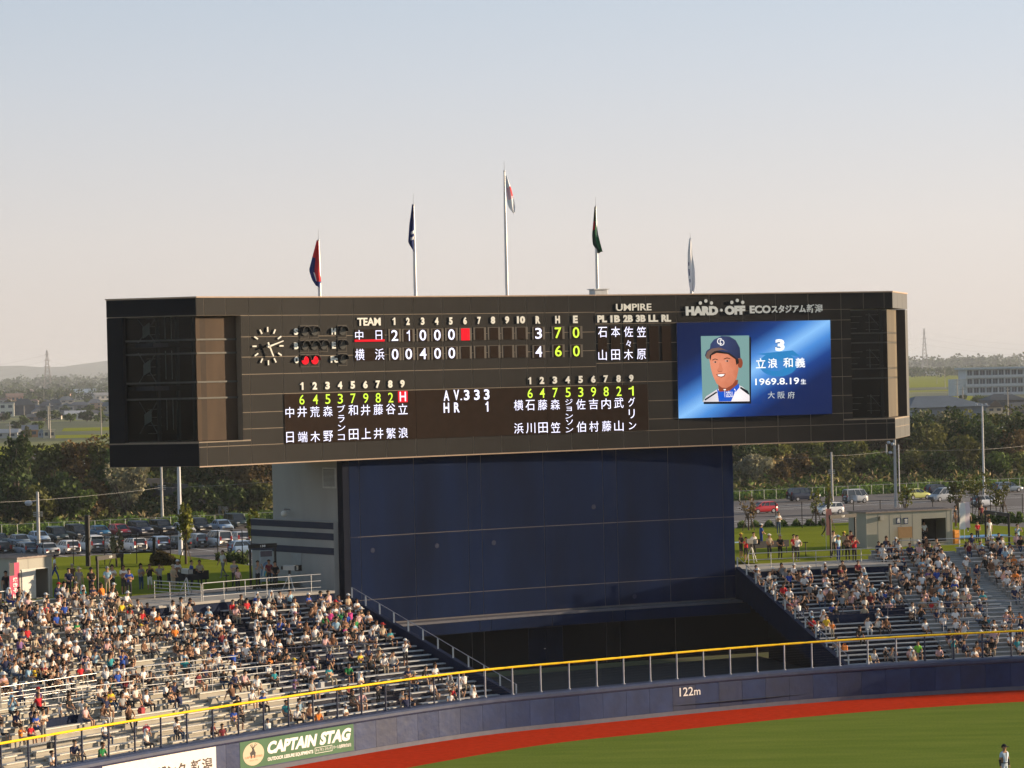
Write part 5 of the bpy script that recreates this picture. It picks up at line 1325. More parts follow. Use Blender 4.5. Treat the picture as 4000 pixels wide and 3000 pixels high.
mb = MB(); mb.tube((-.04, -.02, .3), (-.04, -.02, bz1 + .1), .015, 5); mb.build('pole', M_POSTG, bp)
# black gate frames carrying seat block signs
M_GATE = mat('black_gate_steel', (.012, .011, .011), .5, var=.1)
def gate(xa, ya, xb, yb, z, ytop, label, txt, stub=None):
    a = at_z(xa, ya, z); b = at_z(xb, yb, z); d = b - a; yaw = math.atan2(d.y, d.x); w = d.length; r = empty('gate_frame', a, yaw); tag(r, label, 'gate', 'black gate frames behind the stands')
    fr = Frame(a, yaw); h = fr.hit(xa, ytop)[1]
    for x in (0, w): MB().bev(x - .06, x + .06, -.06, .06, 0, h - .26, .01).build('post', M_GATE, r)
    hb = MB().bev(-.10, w + .10, -.07, .07, h - .258, h, .01).build('header', M_GATE, r)
    mb = MB(); put_text(mb, txt, w * .5 - .16, w * .5 + .16, h - .20, h - .07, -.08, .02); mb.build('lettering', M_WHT2, hb)
    return r, fr, w, h
gate(383, 2335, 480, 2320, ZL, 2172, 'left black gate frame rising among the left crowd near the hut', '139')
gate(980, 2295, 1078, 2290, 6.9, 2126, 'black gate frame in front of the round poster at the tower side', '138')
gate(3247, 2180, 3343, 2172, ZR_, 2012, 'black gate frame left of the food hut', '137')
gate(3852, 2140, 3943, 2155, ZR_, 1993, 'black gate frame at the far right behind the right stand', '136')
# dark benches / windbreak boards on the platforms
def board(xa, ya, xb, yb, z, h, label, lift=.45):
    a = at_z(xa, ya, z); b = at_z(xb, yb, z); d = b - a; r = empty('windbreak_board', a, math.atan2(d.y, d.x)); tag(r, label, 'board')
    w = d.length; MB().bev(0, w, -.04, .04, lift, lift + h, .01).build('panel', mat('black_board', (.010, .012, .02), .6), r)
    for x in np.linspace(.2, w - .2, 3): MB().box(x - .03, x + .03, -.03, .03, 0, lift - .001).build('leg', M_GATE, r)
board(655, 2308, 816, 2296, 6.8, .55, 'long black board standing on the left platform behind the camera crew', .55)
board(2922, 2172, 3082, 2162, ZR_, .48, 'long black board standing on the right platform beside the tower', .50)
# posts with T tops
def tpost(x, y, z, yt, label):
    a = at_z(x, y, z); r = empty('signal_post', a); tag(r, label, 'post'); h = (y - yt) * (a.y) / FPX
    mb = MB(); mb.tube((0, 0, 0), (0, 0, h), .035, 6); mb.build('pole', M_GATE, r); MB().box(-.17, .17, -.03, .03, h, h + .06).build('crossbar', M_GATE, r)
tpost(885, 2310, 6.9, 2250, 'black T topped post on the left platform'); tpost(3148, 2175, ZR_, 2120, 'black T topped post on the right platform')
# round poster panel near the tower
pa = at_z(1018, 2285, 6.9); ps = empty('poster_stand', pa, TOWER_YAW - R(8)); tag(ps, 'upright poster with a pale blue rainbow arch by the tower side', 'poster')
MB().box(0, .84, -.03, .03, .2, 2.15).build('panel', mat('poster_sky', (.40, .46, .50), .7), ps)
MB().box(.02, .82, -.036, -.031, 1.75, 2.1).build('dark_header', mat('poster_header', (.16, .14, .17), .7), ps)
for rr_i, c in ((.40, (.16, .26, .40)), (.31, (.62, .66, .68)), (.20, (.08, .42, .56)), (.11, (.55, .50, .12))):
    mb = MB(); mb.add([(.42 + rr_i * math.cos(math.pi * i / 16), -.04 - .004 * (.5 - rr_i) * 10, .55 + rr_i * 2.2 * math.sin(math.pi * i / 16)) for i in range(17)], [tuple(range(17))]); mb.build('arch', mat('poster_arch_%d' % int(rr_i * 100), c, .7), ps)
for x in (.05, .79): MB().box(x - .02, x + .02, .031, .06, 0, 2.1).build('leg', M_POSTG, ps)
# sheets of print hung in the stand
def standing_panel(x, y, w, h, z, label, m, col2):
    a = at_z(x, y, z); r = empty('placard', a, R(20)); tag(r, label, 'sign'); MB().box(-w / 2, w / 2, -.02, .02, .05, h).build('sheet', m, r)
    mb = MB(); mb.add([(math.cos(2 * math.pi * i / 20) * w * .3, -.03, h * .42 + math.sin(2 * math.pi * i / 20) * w * .3) for i in range(20)], [tuple(range(20))]); mb.build('emblem', col2, r)
    MB().box(-w * .35, w * .35, -.026, -.021, h * .78, h * .84).build('printed_line', M_NAVY, r)
standing_panel(1588, 2580, .42, .98, 2.9, 'white upright placard with a green disc beside the sloping handrail', mat('placard_pale_blue', (.50, .60, .62), .6), mat('placard_green', (.25, .45, .10), .6))
# navy low boxes inside the navy rows
def lowbox(sa, sb_, row, h, label, st='L'):
    r = empty('vomitory_wall', wc((sa + sb_) / 2, row_o(row), row_z(row))); tag(r, label, 'wall'); mb = MB(); strip(mb, sa, sb_, row_o(row) + .05, row_o(row) + .25, row_z(row) + .005, row_z(row) + h, r.location, 1.0); mb.build('panel', M_NAVY2, r)
lowbox(54.0, 57.0, 7, .55, 'low navy wall panel below the left railings')
lowbox(107.6, 110.6, 11, .7, 'low navy wall panel in the middle of the right navy rows')
lowbox(110.2, 112.6, 12, .7, 'low navy wall panel under the dark railing in the right stand')
# ---------------------------------------------------------------- car park
M_ASP = mat('car_park_asphalt', (.11, .10, .10), .9, var=.14, scale=.3)
M_LINE = mat('parking_line_paint', (.62, .62, .60), .8, var=.1)
def gsheet(name, u0, u1, v0, v1, z, m, kind='structure', par=None):
    mb = MB(); mb.add([gw(u0, v0, z), gw(u1, v0, z), gw(u1, v1, z), gw(u0, v1, z)], [(0, 1, 2, 3)]); o = mb.build(name, m, par)
    return tag(o, kind=kind) if kind else o
gsheet('car_park', 40, 340, 229, 349.5, .955, M_ASP)
gsheet('path', 40, 340, 349.6, 350.2, .975, M_CONCD)
mb = MB()
for v0, v1, ua, ub in ((276, 286.5, 90, 190), (300, 310, 90, 170), (296, 306, 180, 300), (325, 335, 170, 300), (262, 267, 90, 170)):
    u = ua
    while u < ub: mb.add([gw(u, v0, .96), gw(u + .22, v0, .96), gw(u + .22, v1, .96), gw(u, v1, .96)], [(0, 1, 2, 3)]); u += 2.6
    for vv in (v0, v1): mb.add([gw(ua, vv, .9605), gw(ub, vv, .9605), gw(ub, vv + .2, .9605), gw(ua, vv + .2, .9605)], [(0, 1, 2, 3)])
tag(mb.build('parking_markings', M_LINE), kind='structure')
gsheet('road', -100, 700, 407.2, 417.5, 7.305, M_ASP)

CARS = {}
def car_glass():
    return mat('car_glass', (.02, .025, .03), .12, var=0, spec=.8)
def car_proto(style):
    if style in CARS: return CARS[style]
    D = dict(sedan=(4.5, 1.7, 1.42, .9, 3.3, 1.4, 2.6, .92, .90), hatch=(3.8, 1.68, 1.5, .08, 2.95, .45, 2.05, .95, .93), minivan=(4.6, 1.72, 1.82, .06, 3.75, .25, 2.85, 1.02, 1.0),
             suv=(4.6, 1.8, 1.8, .06, 3.25, .3, 2.6, 1.12, 1.10), keivan=(3.35, 1.46, 1.9, .04, 3.2, .12, 2.65, 1.05, 1.0), wagon=(4.5, 1.7, 1.47, .10, 3.2, .55, 2.55, .92, .90), kei=(3.35, 1.46, 1.55, .05, 2.75, .2, 2.1, .98, .96))[style]
    L, Wd, H, cb0, cb1, r0, r1, zb, zh = D
    root = empty('parked_car', (0, 0, -50)); hw = Wd / 2
    x0 = -L / 2
    paint = mat('car_paint_white', (.72, .72, .72), .3, var=.02, spec=.6)
    # lower hull: cross-section rings along x
    mb = MB(); st = [(0, .34, zb - .18, .86), (.06, .26, zb - .03, .97), (.35, .22, zb, 1.0), (cb0 + .3, .22, zb + .0, 1.0), (L * .5, .2, zb + .02, 1.0), (cb1 - .3, .22, zb, 1.0), (cb1 + (L - cb1) * .4, .22, zh - .06, .99), (L - .18, .24, zh - .22, .95), (L, .32, zh - .36, .84)]
    rings = []
    for x, zl, zt, w in st:
        y = hw * w; rings.append([(x0 + x, -y + .06, zl), (x0 + x, -y, zl + .12), (x0 + x, -y, zt - .16), (x0 + x, -y + .07, zt), (x0 + x, y - .07, zt), (x0 + x, y, zt - .16), (x0 + x, y, zl + .12), (x0 + x, y - .06, zl)])
    vs = [p for r in rings for p in r]; fs = [tuple(range(8)), tuple(range(len(vs) - 1, len(vs) - 9, -1))]
    for i in range(len(rings) - 1):
        for k in range(8): fs.append((8 * i + k, 8 * i + (k + 1) % 8, 8 * i + 8 + (k + 1) % 8, 8 * i + 8 + k))
    mb.add(vs, fs, 0, True)
    # roof shell over the greenhouse
    yb, yr = hw - .06, hw - .20
    def gh(zz, inn):   # corners rear/front at fraction
        f = (zz - zb) / (H - zb); return (x0 + cb0 + (r0 - cb0) * f, x0 + cb1 + (r1 - cb1) * f, yb + (yr - yb) * f - inn)
    a = gh(H - .09, 0); b = gh(H, .06)
    rs = [(a[0], -a[2], H - .09), (a[1], -a[2], H - .09), (a[1], a[2], H - .09), (a[0], a[2], H - .09), (b[0] + .12, -b[2], H), (b[1] - .15, -b[2], H), (b[1] - .15, b[2], H), (b[0] + .12, b[2], H)]
    mb.add(rs, [(4, 5, 6, 7), (0, 1, 5, 4), (1, 2, 6, 5), (2, 3, 7, 6), (3, 0, 4, 7), (3, 2, 1, 0)])
    # pillars
    for sx in (0, 1):
        for sy in (-1, 1):
            p = gh(zb - .02, 0); q = gh(H - .08, 0); mb.tube((p[sx] , sy * p[2], zb - .02), (q[sx], sy * q[2], H - .08), .055, 4)
    for fx in (.42, .72):
        for sy in (-1, 1):
            p = gh(zb - .02, 0); q = gh(H - .08, 0); mb.tube((p[0] + (p[1] - p[0]) * fx, sy * p[2], zb - .02), (q[0] + (q[1] - q[0]) * fx, sy * q[2], H - .08), .04, 4)
    body = mb.build('body', paint, root)
    p = gh(zb - .01, .012); q = gh(H - .092, .012)
    gv = [(p[0] + .02, -p[2], zb - .01), (p[1] - .02, -p[2], zb - .01), (p[1] - .02, p[2], zb - .01), (p[0] + .02, p[2], zb - .01), (q[0] + .02, -q[2], H - .092), (q[1] - .02, -q[2], H - .092), (q[1] - .02, q[2], H - .092), (q[0] + .02, q[2], H - .092)]
    g_ = car_glass()
    for nm, f in (('side_window', (0, 1, 5, 4)), ('windscreen', (1, 2, 6, 5)), ('side_window', (2, 3, 7, 6)), ('rear_window', (3, 0, 4, 7))):
        m_ = MB(); m_.add([gv[k] for k in f], [(0, 1, 2, 3)]); m_.build(nm, g_, root)
    ty = mat('tyre_rubber', (.015, .015, .015), .8, var=0); rim = mat('wheel_rim', (.45, .45, .47), .35, metal=.5, var=0)
    for wx in (x0 + L * .185, x0 + L * .80):
        for sy in (-1, 1):
            m_ = MB(); m_.tube((wx, sy * (hw - .2), .31), (wx, sy * (hw + .012), .31), .31, 14); w = m_.build('wheel', ty, root)
            m_ = MB(); m_.tube((wx, sy * (hw + .013), .31), (wx, sy * (hw + .025), .31), .20, 10); m_.build('rim', rim, w)
    hl = mat('headlamp', (.55, .57, .58), .15, var=0, spec=.8); tl = mat('tail_lamp', (.30, .012, .012), .3, var=0, spec=.6)
    for sy in (-1, 1):
        MB().box(x0 + L - .16, x0 + L - .045, sy * hw * .62 - .18, sy * hw * .62 + .18, zh - .36, zh - .20).build('headlight', hl, root)
        h0 = zb - .32 if style in ('sedan',) else zb - .22
        MB().box(x0 - .012, x0 + .1, sy * hw * .76 - .10, sy * hw * .76 + .10, h0, h0 + (.2 if style == 'sedan' else .42)).build('tail_light', tl, root)
    MB().box(x0 + L - .03, x0 + L + .03, -hw * .8, hw * .8, .28, .48).build('bumper', mat('bumper_dark', (.05, .05, .055), .5), root); MB().box(x0 - .03, x0 + .03, -hw * .8, hw * .8, .28, .46).build('bumper', mat('bumper_dark', (.05, .05, .055), .5), root)
    MB().box(x0 - .04, x0 - .031, -.17, .17, .52, .68).build('number_plate', mat('plate_white', (.65, .65, .62), .5, var=0), root)
    for sy in (-1, 1): MB().box(x0 + cb1 - .45, x0 + cb1 - .3, sy * (hw + .02) - .07, sy * (hw + .02) + .07, zb + .02, zb + .14).build('mirror', paint, root)
    for o in KIDS[root.name]:
        if o.name.split('.')[0] in ('body', 'mirror'): o.material_slots[0].link = 'OBJECT'; o.material_slots[0].material = paint
    CARS[style] = root; return root
PAINT = dict(white=(.72, .72, .72), silver=(.42, .44, .46), grey_blue=(.16, .21, .27), light_blue=(.26, .36, .50), dark_green=(.02, .035, .035), black=(.012, .013, .016), dark_blue=(.015, .022, .05), blue=(.02, .12, .24), red=(.50, .02, .03), yellow_green=(.58, .60, .18), grey=(.20, .20, .21), pearl=(.60, .60, .58))
_used = set()
def car(x, y, style, col, head, label, z=.96):
    p = car_proto(style)
    o = copy_tree(p) if style in _used else p; _used.add(style)
    a = at_z(x, y, z); 
    yaw = R(27) + {'u': 0, '-u': math.pi, 'v': math.pi / 2, '-v': -math.pi / 2}[head]
    # the pixel marks the near lower edge of the car: push back by half the visible depth
    back = {'u': .85, '-u': .85, 'v': 2.0, '-v': 2.0}[head]
    a = a + G.uy * back
    o.location = (a.x, a.y, z); o.rotation_euler = (0, 0, yaw + R(random.Random(int(x)).uniform(-2.5, 2.5)))
    m_ = mat('car_paint_' + col, PAINT[col], .28, var=.02, spec=.6)
    for k in KIDS[o.name]:
        if k.name.split('.')[0] in ('body', 'mirror'): k.material_slots[0].link = 'OBJECT'; k.material_slots[0].material = m_
    tag(o, label, 'car', 'cars parked in the left car park' if x < 2000 else 'cars parked in the right car park')
NEAR = 'in the near row, left car park'
FAR_ = 'in the far row, left car park'
for a in [(20, 2172, 'hatch', 'black', 'v', 'black hatchback at the left edge, ' + NEAR), (119, 2172, 'wagon', 'grey_blue', 'v', 'grey blue wagon seen from behind left of the concrete lamp pole'),
          (205, 2174, 'sedan', 'silver', 'v', 'silver saloon seen from behind just right of the concrete lamp pole'), (288, 2166, 'hatch', 'white', 'v', 'white hatchback left of the thick black column'),
          (382, 2157, 'minivan', 'white', 'v', 'white tall car with red tail lamps right of the thick black column'), (458, 2150, 'wagon', 'pearl', 'v', 'pearl wagon between two white cars, behind the leafy sapling'),
          (548, 2155, 'hatch', 'white', 'v', 'white hatchback above the lone white saloon'), (643, 2149, 'hatch', 'light_blue', 'v', 'light blue hatchback left of the thick white pole'),
          (720, 2146, 'sedan', 'dark_green', 'v', 'dark green saloon half hidden by the staked tree'), (795, 2140, 'kei', 'silver', 'v', 'small silver car with a yellow number plate right of the staked tree'),
          (878, 2138, 'minivan', 'white', 'v', 'white van seen from behind, largest near the tower'), (955, 2130, 'hatch', 'silver', 'v', 'silver hatchback partly behind the tower annex')]: car(*a)
for a in [(15, 2134, 'sedan', 'dark_green', '-v', 'dark green saloon at the left edge, ' + FAR_), (98, 2138, 'sedan', 'grey_blue', '-v', 'grey blue saloon, second from the left ' + FAR_),
          (172, 2124, 'sedan', 'light_blue', '-v', 'light blue saloon behind the concrete lamp pole'), (245, 2120, 'minivan', 'dark_green', '-v', 'dark green minivan left of the black column, ' + FAR_),
          (322, 2110, 'minivan', 'black', '-v', 'black minivan behind the thick black column'), (408, 2101, 'sedan', 'blue', '-v', 'blue saloon right of the black column, ' + FAR_),
          (490, 2098, 'hatch', 'red', '-v', 'red hatchback, the only red car of the left car park'), (572, 2095, 'suv', 'dark_blue', '-v', 'dark blue off-roader with a bright grille left of the poles'),
          (655, 2090, 'suv', 'black', '-v', 'black off-roader between the two tall poles'), (738, 2088, 'sedan', 'silver', '-v', 'silver saloon behind the crown of the staked tree'),
          (802, 2083, 'suv', 'black', '-v', 'black off-roader behind the small silver car'), (890, 2077, 'sedan', 'light_blue', '-v', 'pale blue saloon behind the large white van'), (945, 2064, 'minivan', 'dark_green', '-v', 'dark green van behind the tower annex, rightmost of its row')]: car(*a)
car(548, 2209, 'sedan', 'white', 'u', 'lone white saloon on the near side of the left car park'); car(975, 2166, 'hatch', 'light_blue', 'u', 'pale blue hatchback mostly hidden by the tower annex')
for a in [(2991, 2006, 'hatch', 'red', '-u', 'bright red hatchback alone right of the tower'), (3153, 1957, 'suv', 'dark_blue', 'u', 'dark blue off-roader with silver lower trim in the right car park'), (3355, 1966, 'keivan', 'silver', 'u', 'boxy silver van with a flat nose in the right car park'),
          (3250, 2010, 'hatch', 'white', '-u', 'white hatchback behind the grey pole left of the food hut'), (3596, 1951, 'hatch', 'yellow_green', 'u', 'pale yellow green hatchback in the right car park'), (3704, 1958, 'minivan', 'silver', '-u', 'silver people carrier beside the yellow green hatchback'),
          (3680, 1933, 'hatch', 'dark_blue', 'u', 'dark blue car hidden behind the silver people carrier'), (3950, 1923, 'wagon', 'grey_blue', 'u', 'grey blue wagon near the right edge of the car park'), (3868, 1980, 'hatch', 'white', 'u', 'white car behind branches right of the banner flags')]: car(*a)
a = at_y(3924, 1661, 505); copy = copy_tree(CARS['wagon']); copy.location = gw(guv(a)[0], 412, 7.31); copy.rotation_euler = (0, 0, R(27) + math.pi)
for k in KIDS[copy.name]:
    if k.name.split('.')[0] in ('body', 'mirror'): k.material_slots[0].link = 'OBJECT'; k.material_slots[0].material = mat('car_paint_silver', PAINT['silver'], .28)
copy.name = 'passing_car'; tag(copy, 'silver car driving along the raised road behind the guardrail', 'car')

# ---------------------------------------------------------------- poles, wires, fences
M_CPOLE = mat('concrete_pole', (.42, .41, .39), .7, var=.1); M_WPOLE = mat('white_pole', (.55, .55, .55), .5, var=.08)
def pole(x, yb, yt, z, r, label, m=M_CPOLE, lamp=None, bands=True, name='utility_pole', cat='pole', top=None, group=None):
    a = at_z(x, yb, z); h = (yb - yt) * a.y / FPX * 1.0; o = empty(name, a); tag(o, label, cat, group)
    mb = MB(); mb.tube((0, 0, 0), (0, 0, h), r, 10, r * .72); mb.build('shaft', m, o)
    if bands:
        for k in (.62, .65, .68):
            mb = MB(); mb.tube((-r * 2.6, 0, h * k), (r * 2.6, 0, h * k), .05, 5); mb.build('insulator_bar', m, o)
    if lamp:
        mb = MB(); mb.tube((0, 0, h - .9), (-.75, 0, h - 1.15), .05, 6); arm = mb.build('lamp_arm', M_POSTG, o)
        mb = MB(); mb.ball((-1.0, 0, h - 1.2), (.42, .3, .32), 10, 8); mb.build('lamp_head', mat('lamp_head_grey', (.42, .45, .48), .3, metal=.2, var=0), arm)
    return o, a, h
pl1, pa1, ph1 = pole(152, 2170, 1921, .96, .20, 'grey concrete pole with a round floodlight at the far left', lamp=1)
pl2, pa2, ph2 = pole(635, 2057, 1822, .96, .19, 'slender grey pole, left of the pair under the scoreboard corner')
pl3, pa3, ph3 = pole(706, 2168, 1822, .96, .25, 'thick white pole rising to the left scoreboard corner', M_WPOLE, bands=False)
pole(3252, 1985, 1766, .96, .17, 'grey concrete pole rising left of the silver van in the right car park')
pole(3466, 1905, 1735, .96, .15, 'thin grey pole just left of the double floodlight pole', bands=False)
o, a, h = pole(3500, 1982, 1716, .96, .22, 'grey pole carrying floodlights under the right scoreboard end', bands=False)
for k, (dx, dz) in enumerate(((-.8, -.4), (-.3, -.6), (-.6, -1.7))):
    mb = MB(); mb.ball((dx, -.2, h + dz), (.24, .2, .2), 8, 6); mb.tube((dx, 0, h + dz), (0, 0, h + dz - .1), .03, 5); mb.build('floodlight', mat('lamp_head_grey', (.42, .45, .48), .3), o)
mb = MB(); mb.tube((.5, 0, 0), (.5, 0, h * .92), .07, 6); mb.build('conduit', M_WPOLE, o)
o, a, h = pole(3844, 1940, 1577, .96, .17, 'tall white lamp pole rising at the right, twin lamps on top', M_WPOLE, bands=False, name='street_lamp', cat='lamp')
mb = MB(); mb.tube((-.8, 0, h - .25), (.55, 0, h - .25), .03, 5); mb.build('cross_arm', M_WPOLE, o)
for dx in (-.8, .55): MB().bev(dx - .14, dx + .14, -.15, .15, h - .22, h + .05, .03).build('lamp_head', mat('lamp_head_grey', (.42, .45, .48), .3), o)
# wires strung between the poles
def wire(pts, label, r=.016, sag=.12):
    o = empty('overhead_wire', pts[0]); tag(o, label, 'wire'); mb = MB(); P_ = []
    for a, b in zip(pts[:-1], pts[1:]):
        for k in range(12): t = k / 12; p = Vector(a).lerp(Vector(b), t); p.z -= sag * 4 * t * (1 - t); P_.append(p - Vector(pts[0]))
    P_.append(Vector(pts[-1]) - Vector(pts[0])); mb.path(P_, r, 4); mb.build('cable', mat('wire_grey', (.30, .30, .29), .6, var=0), o)
w1 = [at_y(-200, 1962, 300), pa1 + Vector((0, 0, ph1 - .9)), at_y(626, 1905, pa2.y), at_y(1060, 1881, 330), at_y(1500, 1850, 345)]
wire(w1, 'thin bright wire running from the left concrete pole past the scoreboard')
wire([at_y(2900, 1797, 385), at_y(3250, 1780, 388), at_y(3466, 1763, 395), at_y(3500, 1757, 395), at_y(3845, 1755, 400), at_y(4100, 1728, 410)], 'thin pale wire crossing behind the poles at the right')
for k, dz in enumerate((0, 14, 30)): wire([at_y(-100, 2045 - dz, 395), at_y(620, 2000 - dz, 398), at_y(1100, 1958 - dz, 402)], ['lowest', 'middle', 'topmost'][k] + ' of three faint wires in front of the left trees', .02)
# chain-link fence along the back of the car park
M_FEN = mat('chain_link_steel', (.33, .34, .35), .5, metal=.3)
def long_fence(u0, u1, v, z, h, step, label, m=M_FEN, rails=(1.0,), r=.03):
    o0 = gw(u0, v, z); root = empty('chain_link_fence', o0, R(27)); tag(root, label, 'fence'); L = u1 - u0; x = 0
    while x <= L: mb = MB(); mb.tube((x, 0, 0), (x, 0, h), r, 5); mb.build('post', m, root); x += step
    for f in rails: mb = MB(); mb.tube((0, 0, h * f), (L, 0, h * f), r * .8, 5); mb.build('rail', m, root)
    return root
long_fence(92, 166, 351.0, .96, 1.35, 2.0, 'long chain link fence behind the left car park'); long_fence(196, 290, 351.0, .96, 1.35, 2.0, 'long chain link fence behind the right car park')
# black perimeter fence on the lawn crest
def black_posts(xs, yb, yt, z, label, rails=()):
    a0 = at_z(xs[0], yb(xs[0]), z); root = empty('perimeter_fence', a0); tag(root, label, 'fence'); P_ = []
    for x in xs:
        a = at_z(x, yb(x), z) - a0; h = (yb(x) - yt(x)) * (a.y + a0.y) / FPX; mb = MB(); mb.tube(a, a + Vector((0, 0, h)), .035, 5); mb.build('post', M_GATE, root); P_.append((a, h))
    for f in rails:
        for (a, h), (b, g) in zip(P_[:-1], P_[1:]): mb = MB(); mb.tube(a + Vector((0, 0, h * f)), b + Vector((0, 0, g * f)), .022, 4); mb.build('rail', M_GATE, root)
    return root
black_posts([50, 170, 288, 410, 535, 667, 852, 948], lambda x: 2228 - (x - 50) * .035, lambda x: 2113 - (x - 50) * .05, 7.0, 'black post fence along the crest of the left lawn', (.98,))
black_posts([2935, 3032, 3134, 3240, 3336, 3440, 3543, 3645], lambda x: 2075 - (x - 2935) * .03, lambda x: 1964 - (x - 2935) * .022, 6.6, 'black post fence along the crest of the right lawn', (.98, .5))
black_posts([3800, 3870, 3892, 3995], lambda x: 2030 - (x - 3800) * .04, lambda x: 1935 - (x - 3800) * .03, 6.6, 'black post fence at the far right end of the lawn', (.98,))
# thick black column and frame rails
a = at_z(345, 2222, 7.0); o = empty('steel_column', a); tag(o, 'thick black steel column on the left lawn crest', 'column'); mb = MB(); h = (2222 - 2016) * a.y / FPX
mb.tube((0, 0, 0), (0, 0, h), .17, 12); mb.build('shaft', M_GATE, o); mb = MB(); mb.tube((0, 0, h), (0, 0, h + .06), .19, 12); mb.build('cap', M_GATE, o)
b = at_z(604, 2218, 7.0); o = empty('steel_frame', a + Vector((.3, 0, 0))); tag(o, 'black steel goal-like frame right of the thick black column', 'frame'); bb = b - a - Vector((.3, 0, 0)); mb = MB(); hb = (2218 - 2098) * b.y / FPX
mb.box(bb.x - .1, bb.x + .1, bb.y - .1, bb.y + .1, 0, hb); mb.build('post', M_GATE, o)
for f, t in ((1.0, .04), (.52, .07)): mb = MB(); mb.tube((0, 0, hb * f), bb + Vector((0, 0, hb * f)), t, 6); mb.build('beam', M_GATE, o)
# sign board on two legs, leaning white post with red sign
a = at_z(873, 2036, 1.0); o = empty('notice_board', a, R(18)); tag(o, 'grey notice board on two white legs by the car park fence', 'sign'); MB().box(-.65, .65, -.03, .03, 1.0, 2.0).build('panel', mat('notice_grey', (.42, .42, .42), .7), o)
for x in (-.4, .35): MB().box(x, x + .1, -.08, -.031, 0, 1.95).build('leg', M_WPOLE, o)
a = at_z(450, 2040, 1.0); o = empty('road_sign', a); tag(o, 'faded red triangular sign on a leaning white post at the left', 'sign'); mb = MB(); mb.tube((.0, 0, 0), (-.25, 0, 1.1), .05, 6); mb.build('post', M_WHT, o)
mb = MB(); mb.prism([(-.75, 1.55), (-.05, 1.6), (-.4, 1.0)], -.03, .03); mb.build('plate', mat('faded_red', (.16, .04, .035), .7), o)
# guardrails on the raised road
M_GRD = mat('guardrail_steel', (.48, .48, .48), .45, metal=.3)
def guard(u0, u1, v, z, label):
    o0 = gw(u0, v, z); root = empty('guardrail', o0, R(27)); tag(root, label, 'guardrail'); L = u1 - u0; mb = MB(); mb.prism([(0, 0)], 0, 0) if False else None
    mb.box(0, L, -.04, .0, .45, .60); mb.box(0, L, -.07, -.001, .62, .78); mb.build('beam', M_GRD, root); x = 0
    while x < L: MB().box(x, x + .12, .001, .12, 0, .75).build('post', M_GRD, root); x += 4.0
guard(85, 160, 405.6, 7.3, 'white steel guardrail on the raised road at the left'); guard(228, 330, 405.6, 7.3, 'white steel guardrail on the raised road at the right')
# concrete noise barrier panels at the left
a = gw(80, 419.5, 7.2); bar_ = empty('noise_barrier', a, R(27)); tag(bar_, 'grey concrete panel barrier beyond the raised road at the left', 'barrier')
xA = guv(at_y(108, 1790, 434))[0]; xB = guv(at_y(345, 1780, 434))[0]; x = xA - 80; n_ = 5; w_ = (xB - xA) / n_
for i in range(n_): MB().box(x + i * w_ + .06, x + (i + 1) * w_ - .06, -.08, .08, 0, 2.05 - .05 * i).build('panel', M_CONCD, bar_); MB().box(x + i * w_ - .06, x + i * w_ + .055, -.13, .13, 0, 2.15).build('post', M_CONC, bar_)
# big road sign seen from behind
a = at_y(3648, 1690, 478); o = empty('road_sign', gw(guv(a)[0], 404, 7.0), R(12)); tag(o, 'large road sign seen from behind on two blue posts', 'sign'); k = 478 / FPX
BLP = mat('blue_sign_post', (.05, .12, .20), .5)
for x in (-1.2, .55): mb = MB(); mb.tube((x, -.12, -.5), (x, -.12, 4.6), .11, 8); mb.build('post', BLP, o)
MB().box(-1.1, 1.9, -.03, .03, 2.6, 4.6).build('panel', mat('sign_back_grey', (.26, .29, .31), .6), o); MB().box(-.9, 1.8, -.03, .03, .7, 2.5).build('panel', mat('sign_back_grey', (.26, .29, .31), .6), o)
# underpass in the embankment
ua = guv(at_y(590, 2000, 395))[0]; ub = guv(at_y(718, 2000, 395))[0]; up = empty('underpass', gw(ua, 362, 0), R(27)); tag(up, 'dark concrete underpass mouth in the embankment between the poles', 'underpass')
wU = ub - ua; M_UC = mat('underpass_concrete', (.06, .065, .075), .9, var=.2, scale=.5)
MB().box(0, .5, 4, 34, .8, 5.4).build('side_wall', M_UC, up); MB().box(wU - .5, wU + .4, 3, 34, .8, 5.6).build('side_wall', M_UC, up); MB().box(.501, wU - .501, 16, 34, 4.6, 6.2).build('roof_beam', M_UC, up); MB().box(.501, wU - .501, 33.6, 34, .8, 4.6).build('far_shade', M_DARK, up)
